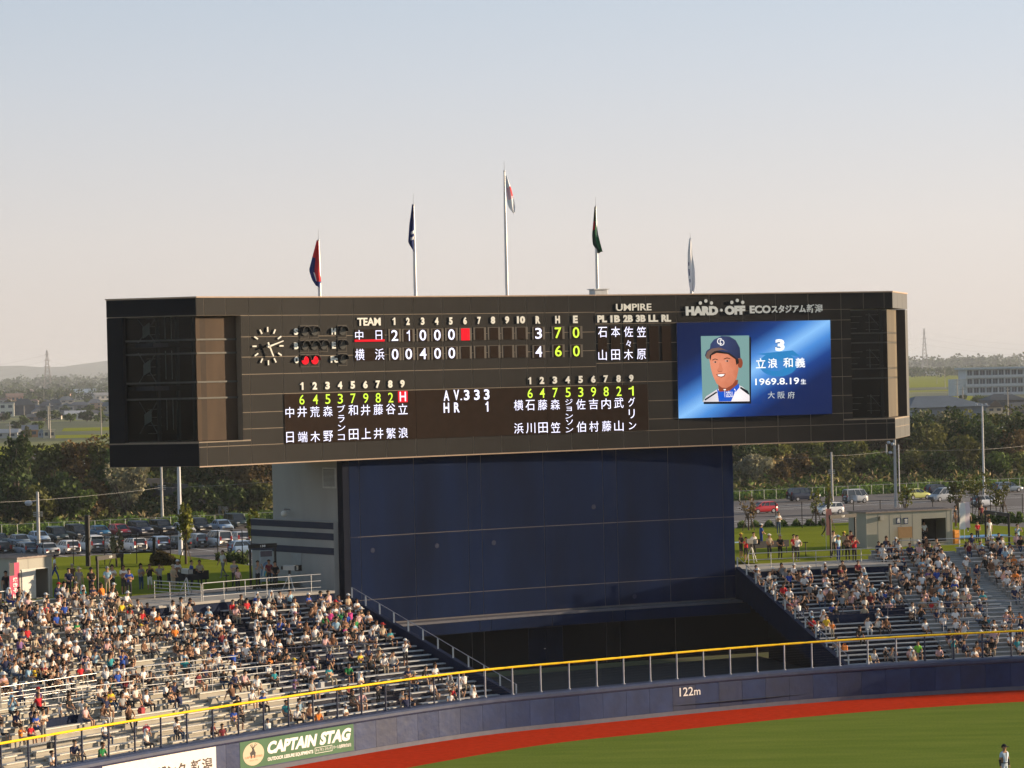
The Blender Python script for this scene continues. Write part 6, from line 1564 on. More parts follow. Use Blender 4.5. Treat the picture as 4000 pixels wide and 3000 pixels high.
# ---------------------------------------------------------------- vegetation
def leaf_mat(name, c, var=.45, tr=.25, big=(.7, 1.35)):
    if name in MATS: return MATS[name]
    m = bpy.data.materials.new(name); m.use_nodes = True; MATS[name] = m; t = m.node_tree; b = t.nodes['Principled BSDF']; b.inputs['Roughness'].default_value = .75; b.inputs['Specular IOR Level'].default_value = .2
    g = t.nodes.new('ShaderNodeNewGeometry'); r = t.nodes.new('ShaderNodeMapRange'); r.inputs['To Min'].default_value = 1 - var; r.inputs['To Max'].default_value = 1 + var; t.links.new(g.outputs['Random Per Island'], r.inputs['Value'])
    no = t.nodes.new('ShaderNodeTexNoise'); no.inputs['Scale'].default_value = .35; t.links.new(g.outputs['Position'], no.inputs['Vector'])
    r2 = t.nodes.new('ShaderNodeMapRange'); r2.inputs['From Min'].default_value = .3; r2.inputs['From Max'].default_value = .7; r2.inputs['To Min'].default_value = big[0]; r2.inputs['To Max'].default_value = big[1]; t.links.new(no.outputs[0], r2.inputs['Value'])
    mu = t.nodes.new('ShaderNodeMath'); mu.operation = 'MULTIPLY'; t.links.new(r.outputs[0], mu.inputs[0]); t.links.new(r2.outputs[0], mu.inputs[1])
    v = t.nodes.new('ShaderNodeVectorMath'); v.operation = 'SCALE'; v.inputs[0].default_value = c; t.links.new(mu.outputs[0], v.inputs['Scale']); t.links.new(v.outputs[0], b.inputs['Base Color'])
    o = t.nodes['Material Output']; tl = t.nodes.new('ShaderNodeBsdfTranslucent'); t.links.new(v.outputs[0], tl.inputs[0]); mx = t.nodes.new('ShaderNodeMixShader'); mx.inputs[0].default_value = tr
    t.links.new(b.outputs[0], mx.inputs[1]); t.links.new(tl.outputs[0], mx.inputs[2]); t.links.new(mx.outputs[0], o.inputs[0]); return m
def np_mesh(name, V, F, m):
    """V (n,3), F (k,4) quads"""
    me = bpy.data.meshes.new(name); me.vertices.add(len(V)); me.vertices.foreach_set('co', np.asarray(V, dtype=np.float32).ravel())
    k = len(F); w = F.shape[1]; me.loops.add(k * w); me.loops.foreach_set('vertex_index', F.ravel().astype(np.int32)); me.polygons.add(k)
    me.polygons.foreach_set('loop_start', np.arange(0, k * w, w, dtype=np.int32)); me.polygons.foreach_set('loop_total', np.full(k, w, dtype=np.int32)); me.materials.append(m); me.update(calc_edges=True); return me
def leaves(rs, C, size, aspect=1.6, up=.2):
    """C centres (n,3) -> quads"""
    n = len(C); d = rs.normal(size=(n, 3)); d /= np.linalg.norm(d, axis=1)[:, None]; e = rs.normal(size=(n, 3)); e -= (e * d).sum(1)[:, None] * d; e /= np.linalg.norm(e, axis=1)[:, None]
    s = size * rs.uniform(.6, 1.4, size=(n, 1)); a = d * s * .5 * aspect; b = e * s * .5
    V = np.stack([C - a, C - b, C + a, C + b], 1).reshape(-1, 3); F = np.arange(4 * n).reshape(n, 4); return V, F
def crown_pts(rs, n, rx, ry, rz, zc, lumps=14, fill=.35, shape='round'):
    cs = rs.normal(size=(lumps, 3)); cs /= np.linalg.norm(cs, axis=1)[:, None]; cs *= rs.uniform(.35, .85, size=(lumps, 1)); rr = rs.uniform(.25, .5, size=lumps)
    k = rs.integers(0, lumps, n); p = rs.normal(size=(n, 3)); p /= np.linalg.norm(p, axis=1)[:, None]; p *= (rs.uniform(fill, 1, size=(n, 1))) ** .5; P_ = cs[k] + p * rr[k][:, None]
    if shape == 'cone':
        h = (P_[:, 2] + 1.2) / 2.4; P_[:, :2] *= np.clip(1.25 - h, .12, 1.1)[:, None]
    if shape == 'up': P_[:, :2] *= (.75 + .35 * np.clip(P_[:, 2], -1, 1))[:, None]
    return P_ * np.array([rx, ry, rz]) + np.array([0, 0, zc])
def tree(name, loc, h, w, m, label, seed, n=900, leaf=.34, shape='round', trunk=.3, cat='tree', group=None, tm=None, sparse=0, yaw=0):
    rs = np.random.default_rng(seed); o = empty(name, loc); tag(o, label, cat, group); t0 = h * trunk
    P_ = crown_pts(rs, n, w / 2, w / 2, (h - t0) / 2 * .95, t0 + (h - t0) / 2, 16 if n > 500 else 8, shape=shape)
    V, F = leaves(rs, P_, leaf); link('crown', np_mesh('crown', V, F, m), o)
    mb = MB(); tb = tm or mat('bark', (.08, .06, .045), .9, var=.2); mb.tube((0, 0, -.3), (0, 0, t0 + (h - t0) * .3), max(.05, h * .022), 7, h * .014)
    for k in range(5):
        a = rs.uniform(0, 6.28); q = (math.cos(a) * w * .3, math.sin(a) * w * .3, t0 + (h - t0) * rs.uniform(.45, .8)); mb.tube((0, 0, t0 * rs.uniform(.6, 1.1)), q, h * .010, 5, h * .004)
    mb.build('trunk', tb, o); return o
LD1 = leaf_mat('leaves_dark_green', (.042, .066, .017)); LD2 = leaf_mat('leaves_olive', (.105, .110, .028)); LD3 = leaf_mat('leaves_rusty', (.135, .092, .036)); LD4 = leaf_mat('leaves_silver_green', (.22, .21, .13)); LD5 = leaf_mat('leaves_yellow_green', (.16, .17, .03)); LD6 = leaf_mat('reed_straw', (.38, .29, .14)); LD7 = leaf_mat('leaves_mid_green', (.085, .125, .024))
rg = random.Random(11)
def v_at(x, y0, v):   # location on the bank for a picture column x at depth v
    Y = 300.0
    for _ in range(12):
        p = at_y(x, 1900, Y); u, vv = guv(p); Y += (v - vv) * .9
    return gw(guv(at_y(x, 1900, Y))[0], v, gz(v))
# hand placed trees of the left bank
big = [(70, 372, 11.0, 8.5, LD1, 'cone', 'tall dark pine with a ragged top at the left edge'), (215, 384, 6.5, 7, LD2, 'round', 'olive green tree right of the dark pine'), (330, 380, 8.6, 7.2, LD3, 'round', 'rust brown tree in front of the noise barrier'),
       (400, 376, 8.4, 7, LD2, 'round', 'olive tree between the rust brown tree and the scoreboard corner'), (490, 361, 8.8, 7.8, LD4, 'up', 'silvery grey green tree leaning over the dark underpass'), (385, 362, 5.5, 5.2, LD3, 'round', 'low rusty bush left of the silvery tree'),
       (25, 362, 6.5, 7, LD1, 'round', 'dark bushy tree at the left edge below the pine'), (130, 360, 6.2, 6.5, LD2, 'round', 'olive bushy tree behind the concrete lamp pole'), (250, 361, 6.8, 6.6, LD1, 'round', 'dark rounded tree above the black column'), (310, 360, 5.2, 5, LD7, 'round', 'mid green shrub behind the black column'),
       (450, 374, 7.5, 5.5, LD7, 'round', 'mid green tree above the silvery one'), (560, 388, 5.5, 7, LD7, 'round', 'mid green tree over the left end of the underpass'), (640, 392, 4.8, 7, LD2, 'round', 'olive bush on top of the underpass'), (725, 388, 6.0, 6.5, LD1, 'round', 'dark tree right of the underpass top'),
       (800, 372, 7.6, 8, LD1, 'round', 'large dark tree right of the thick white pole'), (880, 370, 8.0, 7.5, LD2, 'round', 'olive dark tree above the notice board'), (950, 366, 8.2, 6.8, LD3, 'up', 'reddish brown tree left of the tower'), (1030, 366, 8.6, 7, LD3, 'round', 'reddish brown tree touching the tower side'), (905, 360, 5.2, 5.5, LD1, 'round', 'dark shrub low behind the notice board'), (760, 360, 5.0, 6, LD1, 'round', 'dark shrub low between the white pole and notice board'), (1000, 360, 5.0, 5.5, LD2, 'round', 'olive shrub low at the tower annex'), (840, 388, 6.0, 7.5, LD7, 'round', 'mid green tree high behind the notice board'), (1050, 385, 6.5, 7, LD1, 'round', 'dark tree high behind the tower annex')]
for i, (x, v, h, w, m, sh, lb) in enumerate(big):
    tree('bank_tree', v_at(x, 0, v), h, w, m, lb, 100 + i, 1500, .36, sh, .12, group='trees on the embankment')
# right bank: scrub, bushes and reeds
rb = [(2905, 372, 6.0, 6, LD1, 'dark bush beside the tower edge'), (2950, 366, 5.2, 6.5, LD4, 'grey green bush right of the tower, second from its edge'), (2985, 384, 5.2, 7, LD1, 'dark bush high beside the tower'), (3020, 376, 6.2, 6, LD5, 'yellowish bush above the red car'), (3050, 362, 4.4, 3.6, LD3, 'thin rusty shrub low behind the red car'), (3085, 384, 5.2, 7, LD2, 'olive bush under the scoreboard, left part'),
      (3115, 366, 4.6, 5.5, LD3, 'brownish bush behind the dark off-roader'), (3160, 378, 5.0, 6, LD5, 'bright yellow green bush above the dark off-roader'), (3200, 366, 4.2, 5.5, LD2, 'olive bush left of the concrete pole'), (3240, 384, 5.0, 7, LD7, 'green bush high above the concrete pole'), (3280, 364, 4.0, 5.5, LD2, 'olive bush right of the concrete pole'), (3325, 376, 4.6, 6, LD5, 'yellow green bush above the silver van'),
      (3370, 366, 4.4, 6, LD2, 'olive bush behind the silver van'), (3405, 386, 4.8, 7, LD5, 'yellow green bush high beneath the scoreboard'), (3440, 364, 4.8, 5.5, LD7, 'green bush left of the twin pole'), (3490, 380, 5.6, 6.5, LD3, 'rusty bush behind the floodlight pole'), (3540, 366, 5.0, 6, LD2, 'olive bush right of the floodlight pole'), (3580, 384, 7.2, 7, LD1, 'dark tree just right of the scoreboard end'), (3635, 376, 7.8, 7.5, LD2, 'large olive tree under the back of the road sign'),
      (3680, 362, 5.2, 5.5, LD1, 'dark bush behind the yellow green hatchback'), (3665, 388, 6.4, 6, LD4, 'silvery bush below the road sign'), (3725, 384, 7.2, 7, LD1, 'dark tree left of the tall white lamp pole'), (3770, 366, 6.4, 6.5, LD2, 'olive tree behind the silver people carrier'), (3815, 380, 7.0, 7, LD1, 'dark tree behind the tall white lamp pole'), (3870, 370, 7.4, 7, LD1, 'dark tree right of the tall white lamp pole'), (3925, 384, 7.8, 7.5, LD2, 'olive tree below the passing silver car'), (3975, 368, 7.4, 7, LD3, 'rusty tree at the right edge'), (4020, 380, 8.0, 8, LD1, 'dark tree cut by the right edge'), (3745, 392, 5.6, 6, LD5, 'yellow green bush high left of the lamp pole'), (3905, 362, 4.6, 5.5, LD7, 'green bush low behind the right fence'), (3990, 362, 4.4, 5, LD5, 'yellowish bush low at the right edge')]
for i, (x, v, h, w, m, lb) in enumerate(rb):
    tree('bank_bush', v_at(x, 0, v), h, w, m, lb, 300 + i, 1300, .34, 'round', .05, cat='bush', group='bushes on the embankment')
# trees standing by the barrier and the road at the left top, right top
for i, (x, v, h, w, m, lb) in enumerate([(415, 424, 5.5, 6, LD1, 'dark tree beyond the road left of the scoreboard'), (3585, 425, 6.8, 6, LD1, 'dark tree by the road just right of the scoreboard'), (3640, 428, 5.8, 5, LD1, 'dark tree behind the back of the road sign'), (3725, 424, 5.6, 6, LD7, 'green tree between the road sign and teal awning'), (3690, 430, 6.4, 5, LD1, 'dark narrow tree right of the road sign')]):
    tree('roadside_tree', v_at(x, 0, v), h, w, m, lb, 500 + i, 900, .36, 'round', .1, group='trees by the raised road')
# scrub that nobody could count: bank undergrowth, verge grass, reeds
def scatter(name, m, u0, u1, v0, v1, n, hgt, size, seed, zf=gz, aspect=2.0, clump=1.2):
    rs = np.random.default_rng(seed); u = rs.uniform(u0, u1, n); v = rs.uniform(v0, v1, n); dens = np.sin(u * .7 + seed) * np.sin(v * .9) * .5 + .6; z = np.array([zf(q) for q in v]) + rs.uniform(0, 1, n) * hgt * dens
    P_ = np.stack([u * G.ux.x + v * G.uy.x, u * G.ux.y + v * G.uy.y, z], 1); V, F = leaves(rs, P_, size, aspect)
    o = link(name, np_mesh(name, V, F, m)); return tag(o, kind='stuff')
scatter('undergrowth', LD1, 90, 168, 359, 400, 26000, 2.4, .42, 1); scatter('undergrowth', LD2, 90, 168, 358, 400, 12000, 2.6, .40, 2); scatter('undergrowth', LD2, 190, 290, 358, 402, 22000, 2.6, .40, 3); scatter('undergrowth', LD7, 190, 290, 357, 402, 18000, 2.4, .38, 4); scatter('undergrowth', LD3, 190, 290, 362, 402, 7000, 2.8, .36, 6)
VG = leaf_mat('verge_grass', (.11, .18, .03))
scatter('verge_grass', VG, 90, 170, 351.3, 358.5, 20000, 1.2, .26, 7, aspect=3); scatter('verge_grass', VG, 188, 290, 351.3, 358.5, 22000, 1.2, .26, 8, aspect=3)
scatter('reeds', LD6, 196, 238, 372, 402, 7000, 3.2, .30, 9, aspect=3.5); scatter('reeds', LD6, 190, 285, 358, 366, 2600, 2.6, .28, 10, aspect=3.5); scatter('reeds', LD6, 95, 160, 358, 364, 1800, 2.0, .28, 12, aspect=3.5); scatter('reeds', LD6, 230, 300, 402, 406, 2200, 1.2, .28, 13, aspect=3.5)
WD = leaf_mat('roadside_weeds', (.08, .12, .03))
scatter('weeds', WD, -62, -2, 213, 217, 7000, .0, .2, 14, zf=lambda v: 0) if False else None
# staked saplings on the lawn crest
def sapling(x, y, z, h, w, m, label, seed, n=420, leaf=.16):
    a = at_z(x, y, z); o = tree('staked_tree', a, h, w, m, label, seed, n, leaf, 'cone' if h > 4 else 'round', .3, group='staked saplings behind the stands')
    for k, (dx, dy) in enumerate(((-.55, -.2), (.5, -.2), (.0, .5))):
        mb = MB(); mb.tube((dx, dy, 0), (dx * .15, dy * .15, 1.5), .035, 5); mb.build('stake', mat('stake_wood', (.18, .12, .08), .8), o)
    mb = MB(); mb.tube((-.3, 0, 1.15), (.3, 0, 1.15), .03, 5); mb.build('cross_stake', mat('stake_wood', (.18, .12, .08), .8), o)
sapling(727, 2212, 7.0, 4.6, 1.7, LD5, 'bushy staked tree in front of the thick white pole', 21, 800)
sapling(992, 2195, 7.0, 3.9, .9, LD5, 'slim staked tree beside the tower annex', 22); sapling(455, 2222, 7.0, 3.1, 1.0, LD4, 'thin pale leaved sapling behind the left gate frame', 23, 260)
sapling(3188, 2060, 6.6, 3.4, 1.3, LD5, 'thin sapling on stakes right of the tower, behind the lawn', 24, 160, .14); sapling(2925, 2078, 6.6, 3.0, 1.8, LD3, 'sparse brownish sapling right beside the tower', 25, 130, .14); sapling(3237, 2070, 6.6, 4.6, .8, LD5, 'tall narrow sapling in front of the concrete pole at the right', 26, 170, .14)
sapling(3745, 2040, 6.6, 4.2, 2.4, LD2, 'sparse wide sapling left of the white flags', 27, 420, .15); sapling(3825, 2035, 6.6, 4.0, 2.4, LD2, 'sparse wide sapling behind the white flags', 28, 420, .15); sapling(3920, 2030, 6.6, 3.4, 2.2, LD2, 'sparse wide sapling near the right edge', 29, 300, .15); sapling(3540, 2062, 6.6, 3.8, 1.4, LD5, 'thin sapling rising behind the food hut roof', 30, 200, .15)
# hedge in front of the staked tree
a = at_z(590, 2218, 7.0); b = at_z(700, 2214, 7.0); rs = np.random.default_rng(5); L_ = (b - a).length; P_ = np.stack([rs.uniform(0, L_, 1800), rs.uniform(-.5, .5, 1800), rs.uniform(0, 1.1, 1800)], 1); P_[:, 2] *= .7 + .3 * np.sin(P_[:, 0] * 2.3); V, F = leaves(rs, P_, .17)
o = empty('hedge', a, math.atan2(b.y - a.y, b.x - a.x)); tag(o, 'low reddish green hedge between the black frame and the staked tree', 'hedge'); link('foliage', np_mesh('foliage', V, F, leaf_mat('hedge_leaves', (.075, .058, .022))), o)
for (xa, xb, y0, sd) in ((840, 960, 2200, 1), (2890, 3230, 2072, 2), (3760, 4000, 2042, 3)):
    a = at_z(xa, y0, 6.9 if xa < 2000 else 6.55); b = at_z(xb, y0 - (xb - xa) * .03, 6.9 if xa < 2000 else 6.55); rs = np.random.default_rng(40 + sd); n_ = int(45 * (xb - xa) / 3); t_ = rs.uniform(0, 1, n_); P_ = np.stack([a.x + (b.x - a.x) * t_, a.y + (b.y - a.y) * t_ + rs.uniform(.2, 2.2, n_), a.z - .1 + rs.uniform(0, .75, n_) * (.5 + .5 * np.sin(t_ * 40))], 1); V, F = leaves(rs, P_, .15, 2.5)
    tag(link('weeds', np_mesh('weeds', V, F, WD)), kind='stuff')

# blades and tufts that catch the low light
def blades(name, m, pts, hgt, wid, seed):
    rs = np.random.default_rng(seed); n = len(pts); a = rs.uniform(0, 6.283, n); h = hgt * rs.uniform(.6, 1.3, n); w = wid * rs.uniform(.6, 1.3, n); dx, dy = np.cos(a) * w / 2, np.sin(a) * w / 2; lx, ly = rs.normal(size=n) * h * .3, rs.normal(size=n) * h * .3
    V = np.stack([np.stack([pts[:, 0] - dx, pts[:, 1] - dy, pts[:, 2]], 1), np.stack([pts[:, 0] + dx, pts[:, 1] + dy, pts[:, 2]], 1), np.stack([pts[:, 0] + dx * .5 + lx, pts[:, 1] + dy * .5 + ly, pts[:, 2] + h], 1), np.stack([pts[:, 0] - dx * .5 + lx, pts[:, 1] - dy * .5 + ly, pts[:, 2] + h], 1)], 1).reshape(-1, 3)
    return tag(link(name, np_mesh(name, V, np.arange(4 * n).reshape(n, 4), m)), kind='stuff')
rs = np.random.default_rng(77)
TB = leaf_mat('turf_blades', (.135, .195, .028), .14, .35, (.88, 1.12)); LB = leaf_mat('lawn_blades', (.22, .25, .03), .14, .4, (.9, 1.1)); RB = leaf_mat('rice_leaves', (.23, .26, .03), .3, .4)
n_ = 10; s_ = rs.uniform(58, 124, n_); of = -5.25 - rs.uniform(0, 1, n_) ** 1.2 * 34
cx = np.interp(s_, _S, _P[:, 0]) - np.sin(np.interp(s_, _S, _yaw)) * of; cy = np.interp(s_, _S, _P[:, 1]) + np.cos(np.interp(s_, _S, _yaw)) * of
def lawn_pts(u0, u1, v0, v1, n, zf):
    u = rs.uniform(u0, u1, n); v = rs.uniform(v0, v1, n); return np.stack([u * G.ux.x + v * G.uy.x, u * G.ux.y + v * G.uy.y, np.array([zf(q) for q in v])], 1)

# ---------------------------------------------------------------- far country: fields, houses, pylons, woods, hills
M_RICE = turf_mat('rice_field_crop', (.20, .225, .018), (.28, .29, .035), .05)
def quad_px(name, pts, z, m): 
    P_ = [at_z(x, y, z) for x, y in pts]; mb = MB(); mb.add(P_, [tuple(range(len(pts)))]); return tag(mb.build(name, m), kind='structure')
quad_px('rice_field', [(-400, 1800), (440, 1790), (440, 1735), (-400, 1752)], 2.02, M_RICE); quad_px('rice_field', [(215, 1712), (440, 1708), (440, 1696), (215, 1700)], 2.02, M_RICE); quad_px('rice_field', [(240, 1685), (440, 1681), (440, 1668), (250, 1672)], 2.02, M_RICE)
quad_px('rice_field', [(3530, 1600), (3800, 1592), (3800, 1545), (3530, 1550)], 2.02, M_RICE); quad_px('rice_field', [(3530, 1515), (3800, 1508), (3800, 1466), (3530, 1469)], 2.02, M_RICE); quad_px('rice_field', [(3530, 1532), (3800, 1525), (3800, 1520), (3530, 1526)], 2.02, M_RICE); quad_px('rice_field', [(390, 1595), (440, 1594), (440, 1563), (400, 1566)], 2.02, M_RICE)
quad_px('rice_field', [(-300, 1620), (30, 1618), (30, 1608), (-300, 1610)], 2.02, M_RICE)
def house(x, yb, wpx, hpx, wallc, roofc, label, roof='gable', yaw=20, storeys=2, name='house', z=2.0, depth=None, wins=True, cat='house'):
    a = at_z(x, yb, z); k = a.y / FPX; w = wpx * k; h = hpx * k; o = empty(name, a, R(yaw)); tag(o, label, cat, 'houses of the far village' if cat == 'house' else None)
    d = depth or w * .7; rh = h * .38 if roof != 'flat' else 0; hw = w / 2; wh = h - rh
    wm = mat('wall_' + '_'.join('%02d' % int(c * 100) for c in wallc), wallc, .85, var=.08, scale=.4); rm = mat('roof_' + '_'.join('%02d' % int(c * 100) for c in roofc), roofc, .7, var=.12, scale=.4)
    MB().box(-hw, hw, 0, d, -1.0, wh).build('wall', wm, o)
    mb = MB(); e = w * .05
    if roof == 'gable':
        mb.prism([(-hw - e, wh), (hw + e, wh), (0, h)], -e, d + e) if False else mb.add([(-hw - e, -e, wh - .1), (hw + e, -e, wh - .1), (hw + e, d + e, wh - .1), (-hw - e, d + e, wh - .1), (-hw - e, d / 2, h), (hw + e, d / 2, h)], [(0, 1, 5, 4), (2, 3, 4, 5), (0, 4, 3), (1, 2, 5), (3, 2, 1, 0)])
    elif roof == 'front': mb.prism([(-hw - e, wh - .1), (hw + e, wh - .1), (0, h)], -e, d + e)
    elif roof == 'hip': mb.add([(-hw - e, -e, wh - .1), (hw + e, -e, wh - .1), (hw + e, d + e, wh - .1), (-hw - e, d + e, wh - .1), (-hw * .45, d / 2, h), (hw * .45, d / 2, h)], [(0, 1, 5, 4), (2, 3, 4, 5), (0, 4, 3), (1, 2, 5), (3, 2, 1, 0)])
    else: mb.box(-hw - e * .4, hw + e * .4, -e * .4, d + e * .4, wh, wh + .35)
    mb.build('roof', rm, o)
    if roof == 'front':
        m_ = MB(); m_.prism([(-hw * .92, wh), (hw * .92, wh), (0, h * .985)], -.01 - e * .3, .02); m_.build('gable_wall', wm, o)
    if wins:
        gm_ = mat('far_window', (.06, .07, .085), .3, var=0)
        nx = max(2, int(w / 3.2)); sh = wh / storeys
        for s_ in range(storeys):
            for i in range(nx):
                cx = -hw + w * (i + .5) / nx; ww = w / nx * .26; MB().box(cx - ww, cx + ww, -.06, -.004, sh * s_ + sh * .35, sh * s_ + sh * .78).build('window', gm_, o)
    return o
HB = [(26, 1627, 58, 50, (.62, .60, .52), (.40, .38, .35), 'large cream flat roofed building at the left edge of the village', 'flat', 8, 2), (95, 1622, 84, 64, (.10, .10, .11), (.045, .055, .065), 'dark two storey house right of the cream building', 'hip', 15, 2), (60, 1570, 62, 34, (.42, .24, .16), (.20, .13, .10), 'reddish house at the far left', 'gable', 20, 1), (100, 1563, 66, 36, (.48, .27, .17), (.24, .17, .14), 'orange brown house behind the dark one', 'gable', -10, 2), (52, 1533, 66, 22, (.30, .24, .21), (.14, .12, .12), 'low brown roofed house farthest at the left', 'gable', 12, 1),
      (326, 1561, 92, 42, (.48, .45, .42), (.32, .38, .44), 'pale two storey flats with small windows, largest in the village', 'gable', 10, 2), (262, 1588, 56, 40, (.36, .33, .30), (.10, .12, .14), 'grey gabled house below the pale flats', 'hip', 20, 2), (262, 1608, 56, 34, (.44, .42, .40), (.16, .18, .20), 'white walled house with a grey roof left of centre', 'front', 15, 1), (310, 1603, 80, 34, (.22, .21, .20), (.11, .12, .14), 'dark long roofed house in the village', 'hip', 5, 1), (296, 1640, 78, 36, (.50, .48, .46), (.42, .42, .44), 'pale low shed with a small gable', 'gable', 12, 1),
      (376, 1600, 58, 42, (.32, .22, .16), (.12, .13, .15), 'brown walled house near the scoreboard corner', 'hip', 18, 2), (402, 1563, 60, 30, (.50, .46, .42), (.24, .24, .25), 'light house beside the scoreboard corner', 'gable', 25, 1), (424, 1610, 50, 40, (.30, .30, .28), (.10, .12, .14), 'grey house partly hidden by the scoreboard', 'gable', -15, 2), (215, 1562, 72, 26, (.46, .42, .38), (.34, .35, .37), 'long pale house in the middle of the village', 'gable', 6, 1), (250, 1548, 50, 24, (.50, .30, .24), (.22, .16, .14), 'pinkish house beside the pale flats', 'front', -12, 1),
      (148, 1630, 38, 36, (.58, .50, .40), (.13, .14, .16), 'small lit gable house right of the dark house', 'front', 25, 1), (185, 1610, 60, 42, (.14, .14, .14), (.07, .08, .095), 'very dark house left of the tall mast', 'hip', 12, 2), (215, 1600, 52, 40, (.13, .14, .15), (.06, .075, .09), 'very dark house right of the tall mast', 'hip', 5, 2), (20, 1712, 96, 36, (.40, .40, .38), (.24, .27, .31), 'grey blue roofed barn at the left edge by the fields', 'gable', 8, 1), (66, 1702, 44, 26, (.50, .48, .42), (.40, .38, .34), 'pale shed at the left by the field', 'gable', 14, 1),
      (118, 1708, 60, 48, (.36, .19, .10), (.16, .18, .21), 'brown wooden barn with a grey roof by the field', 'gable', 10, 1), (193, 1712, 46, 30, (.56, .50, .36), (.44, .38, .28), 'small cream shed at the edge of the field', 'flat', 10, 1), (163, 1709, 26, 34, (.24, .28, .34), (.20, .25, .30), 'narrow blue grey shed beside the cream one', 'front', 10, 1), (140, 1645, 66, 28, (.20, .15, .13), (.10, .10, .10), 'low dark brown house above the barns', 'gable', 6, 1), (400, 1545, 60, 22, (.40, .36, .32), (.20, .20, .21), 'small far house right of the flats', 'gable', 8, 1)]
_r = random.Random(5); _n0 = len(HB); _c = 0
while _c < 34:
    x = _r.uniform(-10, 432); yb = _r.choice([1528, 1540, 1552, 1566, 1580, 1594, 1608, 1624, 1636]) + _r.uniform(-4, 4); w = _r.uniform(34, 58) * (.7 + .3 * (yb - 1520) / 120)
    if any(abs(x - q[0]) < (w + q[2]) * .42 and abs(yb - q[1]) < 11 for q in HB): _c += .2; continue
    dk = _r.random() < .6; wc_ = _r.choice([(.20, .19, .18), (.30, .26, .22), (.46, .42, .36), (.26, .18, .14), (.36, .36, .35)]); rc = _r.choice([(.05, .06, .07), (.08, .085, .10), (.12, .10, .09), (.05, .07, .10), (.20, .13, .10)])
    nr = sorted(HB[:_n0], key=lambda q: (q[0] - x) ** 2 + 4 * (q[1] - yb) ** 2)[0]
    lb = ('small ' if w < 40 else 'broad ') + ('dark' if rc[0] < .1 else 'brown') + ' roofed house ' + ('left of' if x < nr[0] else 'right of') + (' and behind' if yb < nr[1] - 5 else ' and below' if yb > nr[1] + 5 else '') + ' the ' + ' '.join(nr[6].split()[:6])
    if any(lb == q[6] for q in HB): _c += .2; continue
    HB.append((x, yb, w, w * _r.uniform(.42, .62), wc_, rc, lb, _r.choice(['gable', 'hip', 'hip', 'front']), _r.uniform(-15, 28), _r.choice([1, 2]))); _c += 1
for q in HB:
    x, yb, w, h, wc_, rc, lb, rf, yw, st_ = q; house(x, yb, w, h, wc_, rc, lb, rf, yw, st_)
house(3888, 1636, 66, 74, (.52, .42, .30), (.10, .08, .07), 'cream gabled house at the right below the school', 'front', 18, 2)
house(3935, 1600, 150, 62, (.14, .13, .13), (.05, .06, .075), 'dark roofed farmhouse below the school at the right edge', 'hip', 12, 1); house(3985, 1632, 70, 60, (.16, .13, .12), (.06, .07, .08), 'dark house cut by the right edge', 'gable', 20, 1); house(3822, 1628, 50, 44, (.40, .38, .35), (.12, .13, .14), 'small grey house with a window behind the teal awning', 'gable', 10, 1)
house(3708, 1655, 310, 108, (.20, .22, .25), (.085, .11, .14), 'wide grey blue warehouse roof right of the scoreboard', 'hip', 14, 1, 'warehouse', wins=False, depth=24, cat='warehouse')
# school with balconies
a = at_z(3777, 1546, 2.0); k = a.y / FPX; sc = empty('school', a, R(9)); tag(sc, 'long white three storey school building with rows of windows at the right edge', 'school'); M_SCH = mat('school_white', (.52, .53, .54), .8, var=.06); Lw = 60.0; Hh = 102 * k
MB().box(0, Lw, 1.2, 13, -1, Hh).build('wall', M_SCH, sc); MB().box(-1.8, Lw, -.5, 14, Hh, Hh + .9).build('roof', mat('school_roof', (.46, .50, .54), .7), sc); MB().box(-5.5, -.01, 1.5, 12, -1, Hh * .64).build('stair_block', M_SCH, sc)
for s_ in range(3):
    z0 = Hh * s_ / 3
    MB().box(-.4, Lw, .0, 1.19, z0 + .02, z0 + 1.35).build('balcony', M_SCH, sc)
    for i in range(18):
        x = .8 + i * 3.2; w_ = MB().box(x, x + 2.3, 1.1, 1.19, z0 + 1.36, z0 + Hh / 3 - .5).build('window', mat('far_window', (.06, .07, .085), .3), sc); MB().box(x + 1.08, x + 1.2, 1.04, 1.099, z0 + 1.36, z0 + Hh / 3 - .5).build('mullion', M_SCH, w_)
        MB().box(x + 2.45, x + 2.9, .3, 1.19, z0 + 1.351, z0 + Hh / 3 - .1).build('column', M_SCH, sc)
# teal awning frame
a = at_z(3745, 1640, 2.0); k = a.y / FPX; o = empty('awning_frame', a, R(12)); tag(o, 'teal steel awning frame beside the cream gabled house', 'frame'); TE_ = mat('teal_paint', (.04, .24, .22), .5); w_ = 52 * k
mb = MB(); mb.tube((w_, 0, 0), (w_, 0, 46 * k), .35, 6); mb.build('post', TE_, o); mb = MB(); mb.tube((0, 0, 14 * k), (w_, 0, 36 * k), .22, 6); mb.tube((0, 0, 8 * k), (w_, 0, 26 * k), .22, 6); mb.build('beam', TE_, o); mb = MB(); mb.tube((w_ * .45, 0, -1), (w_ * .45, 0, 26 * k), .2, 6); mb.build('post', TE_, o)
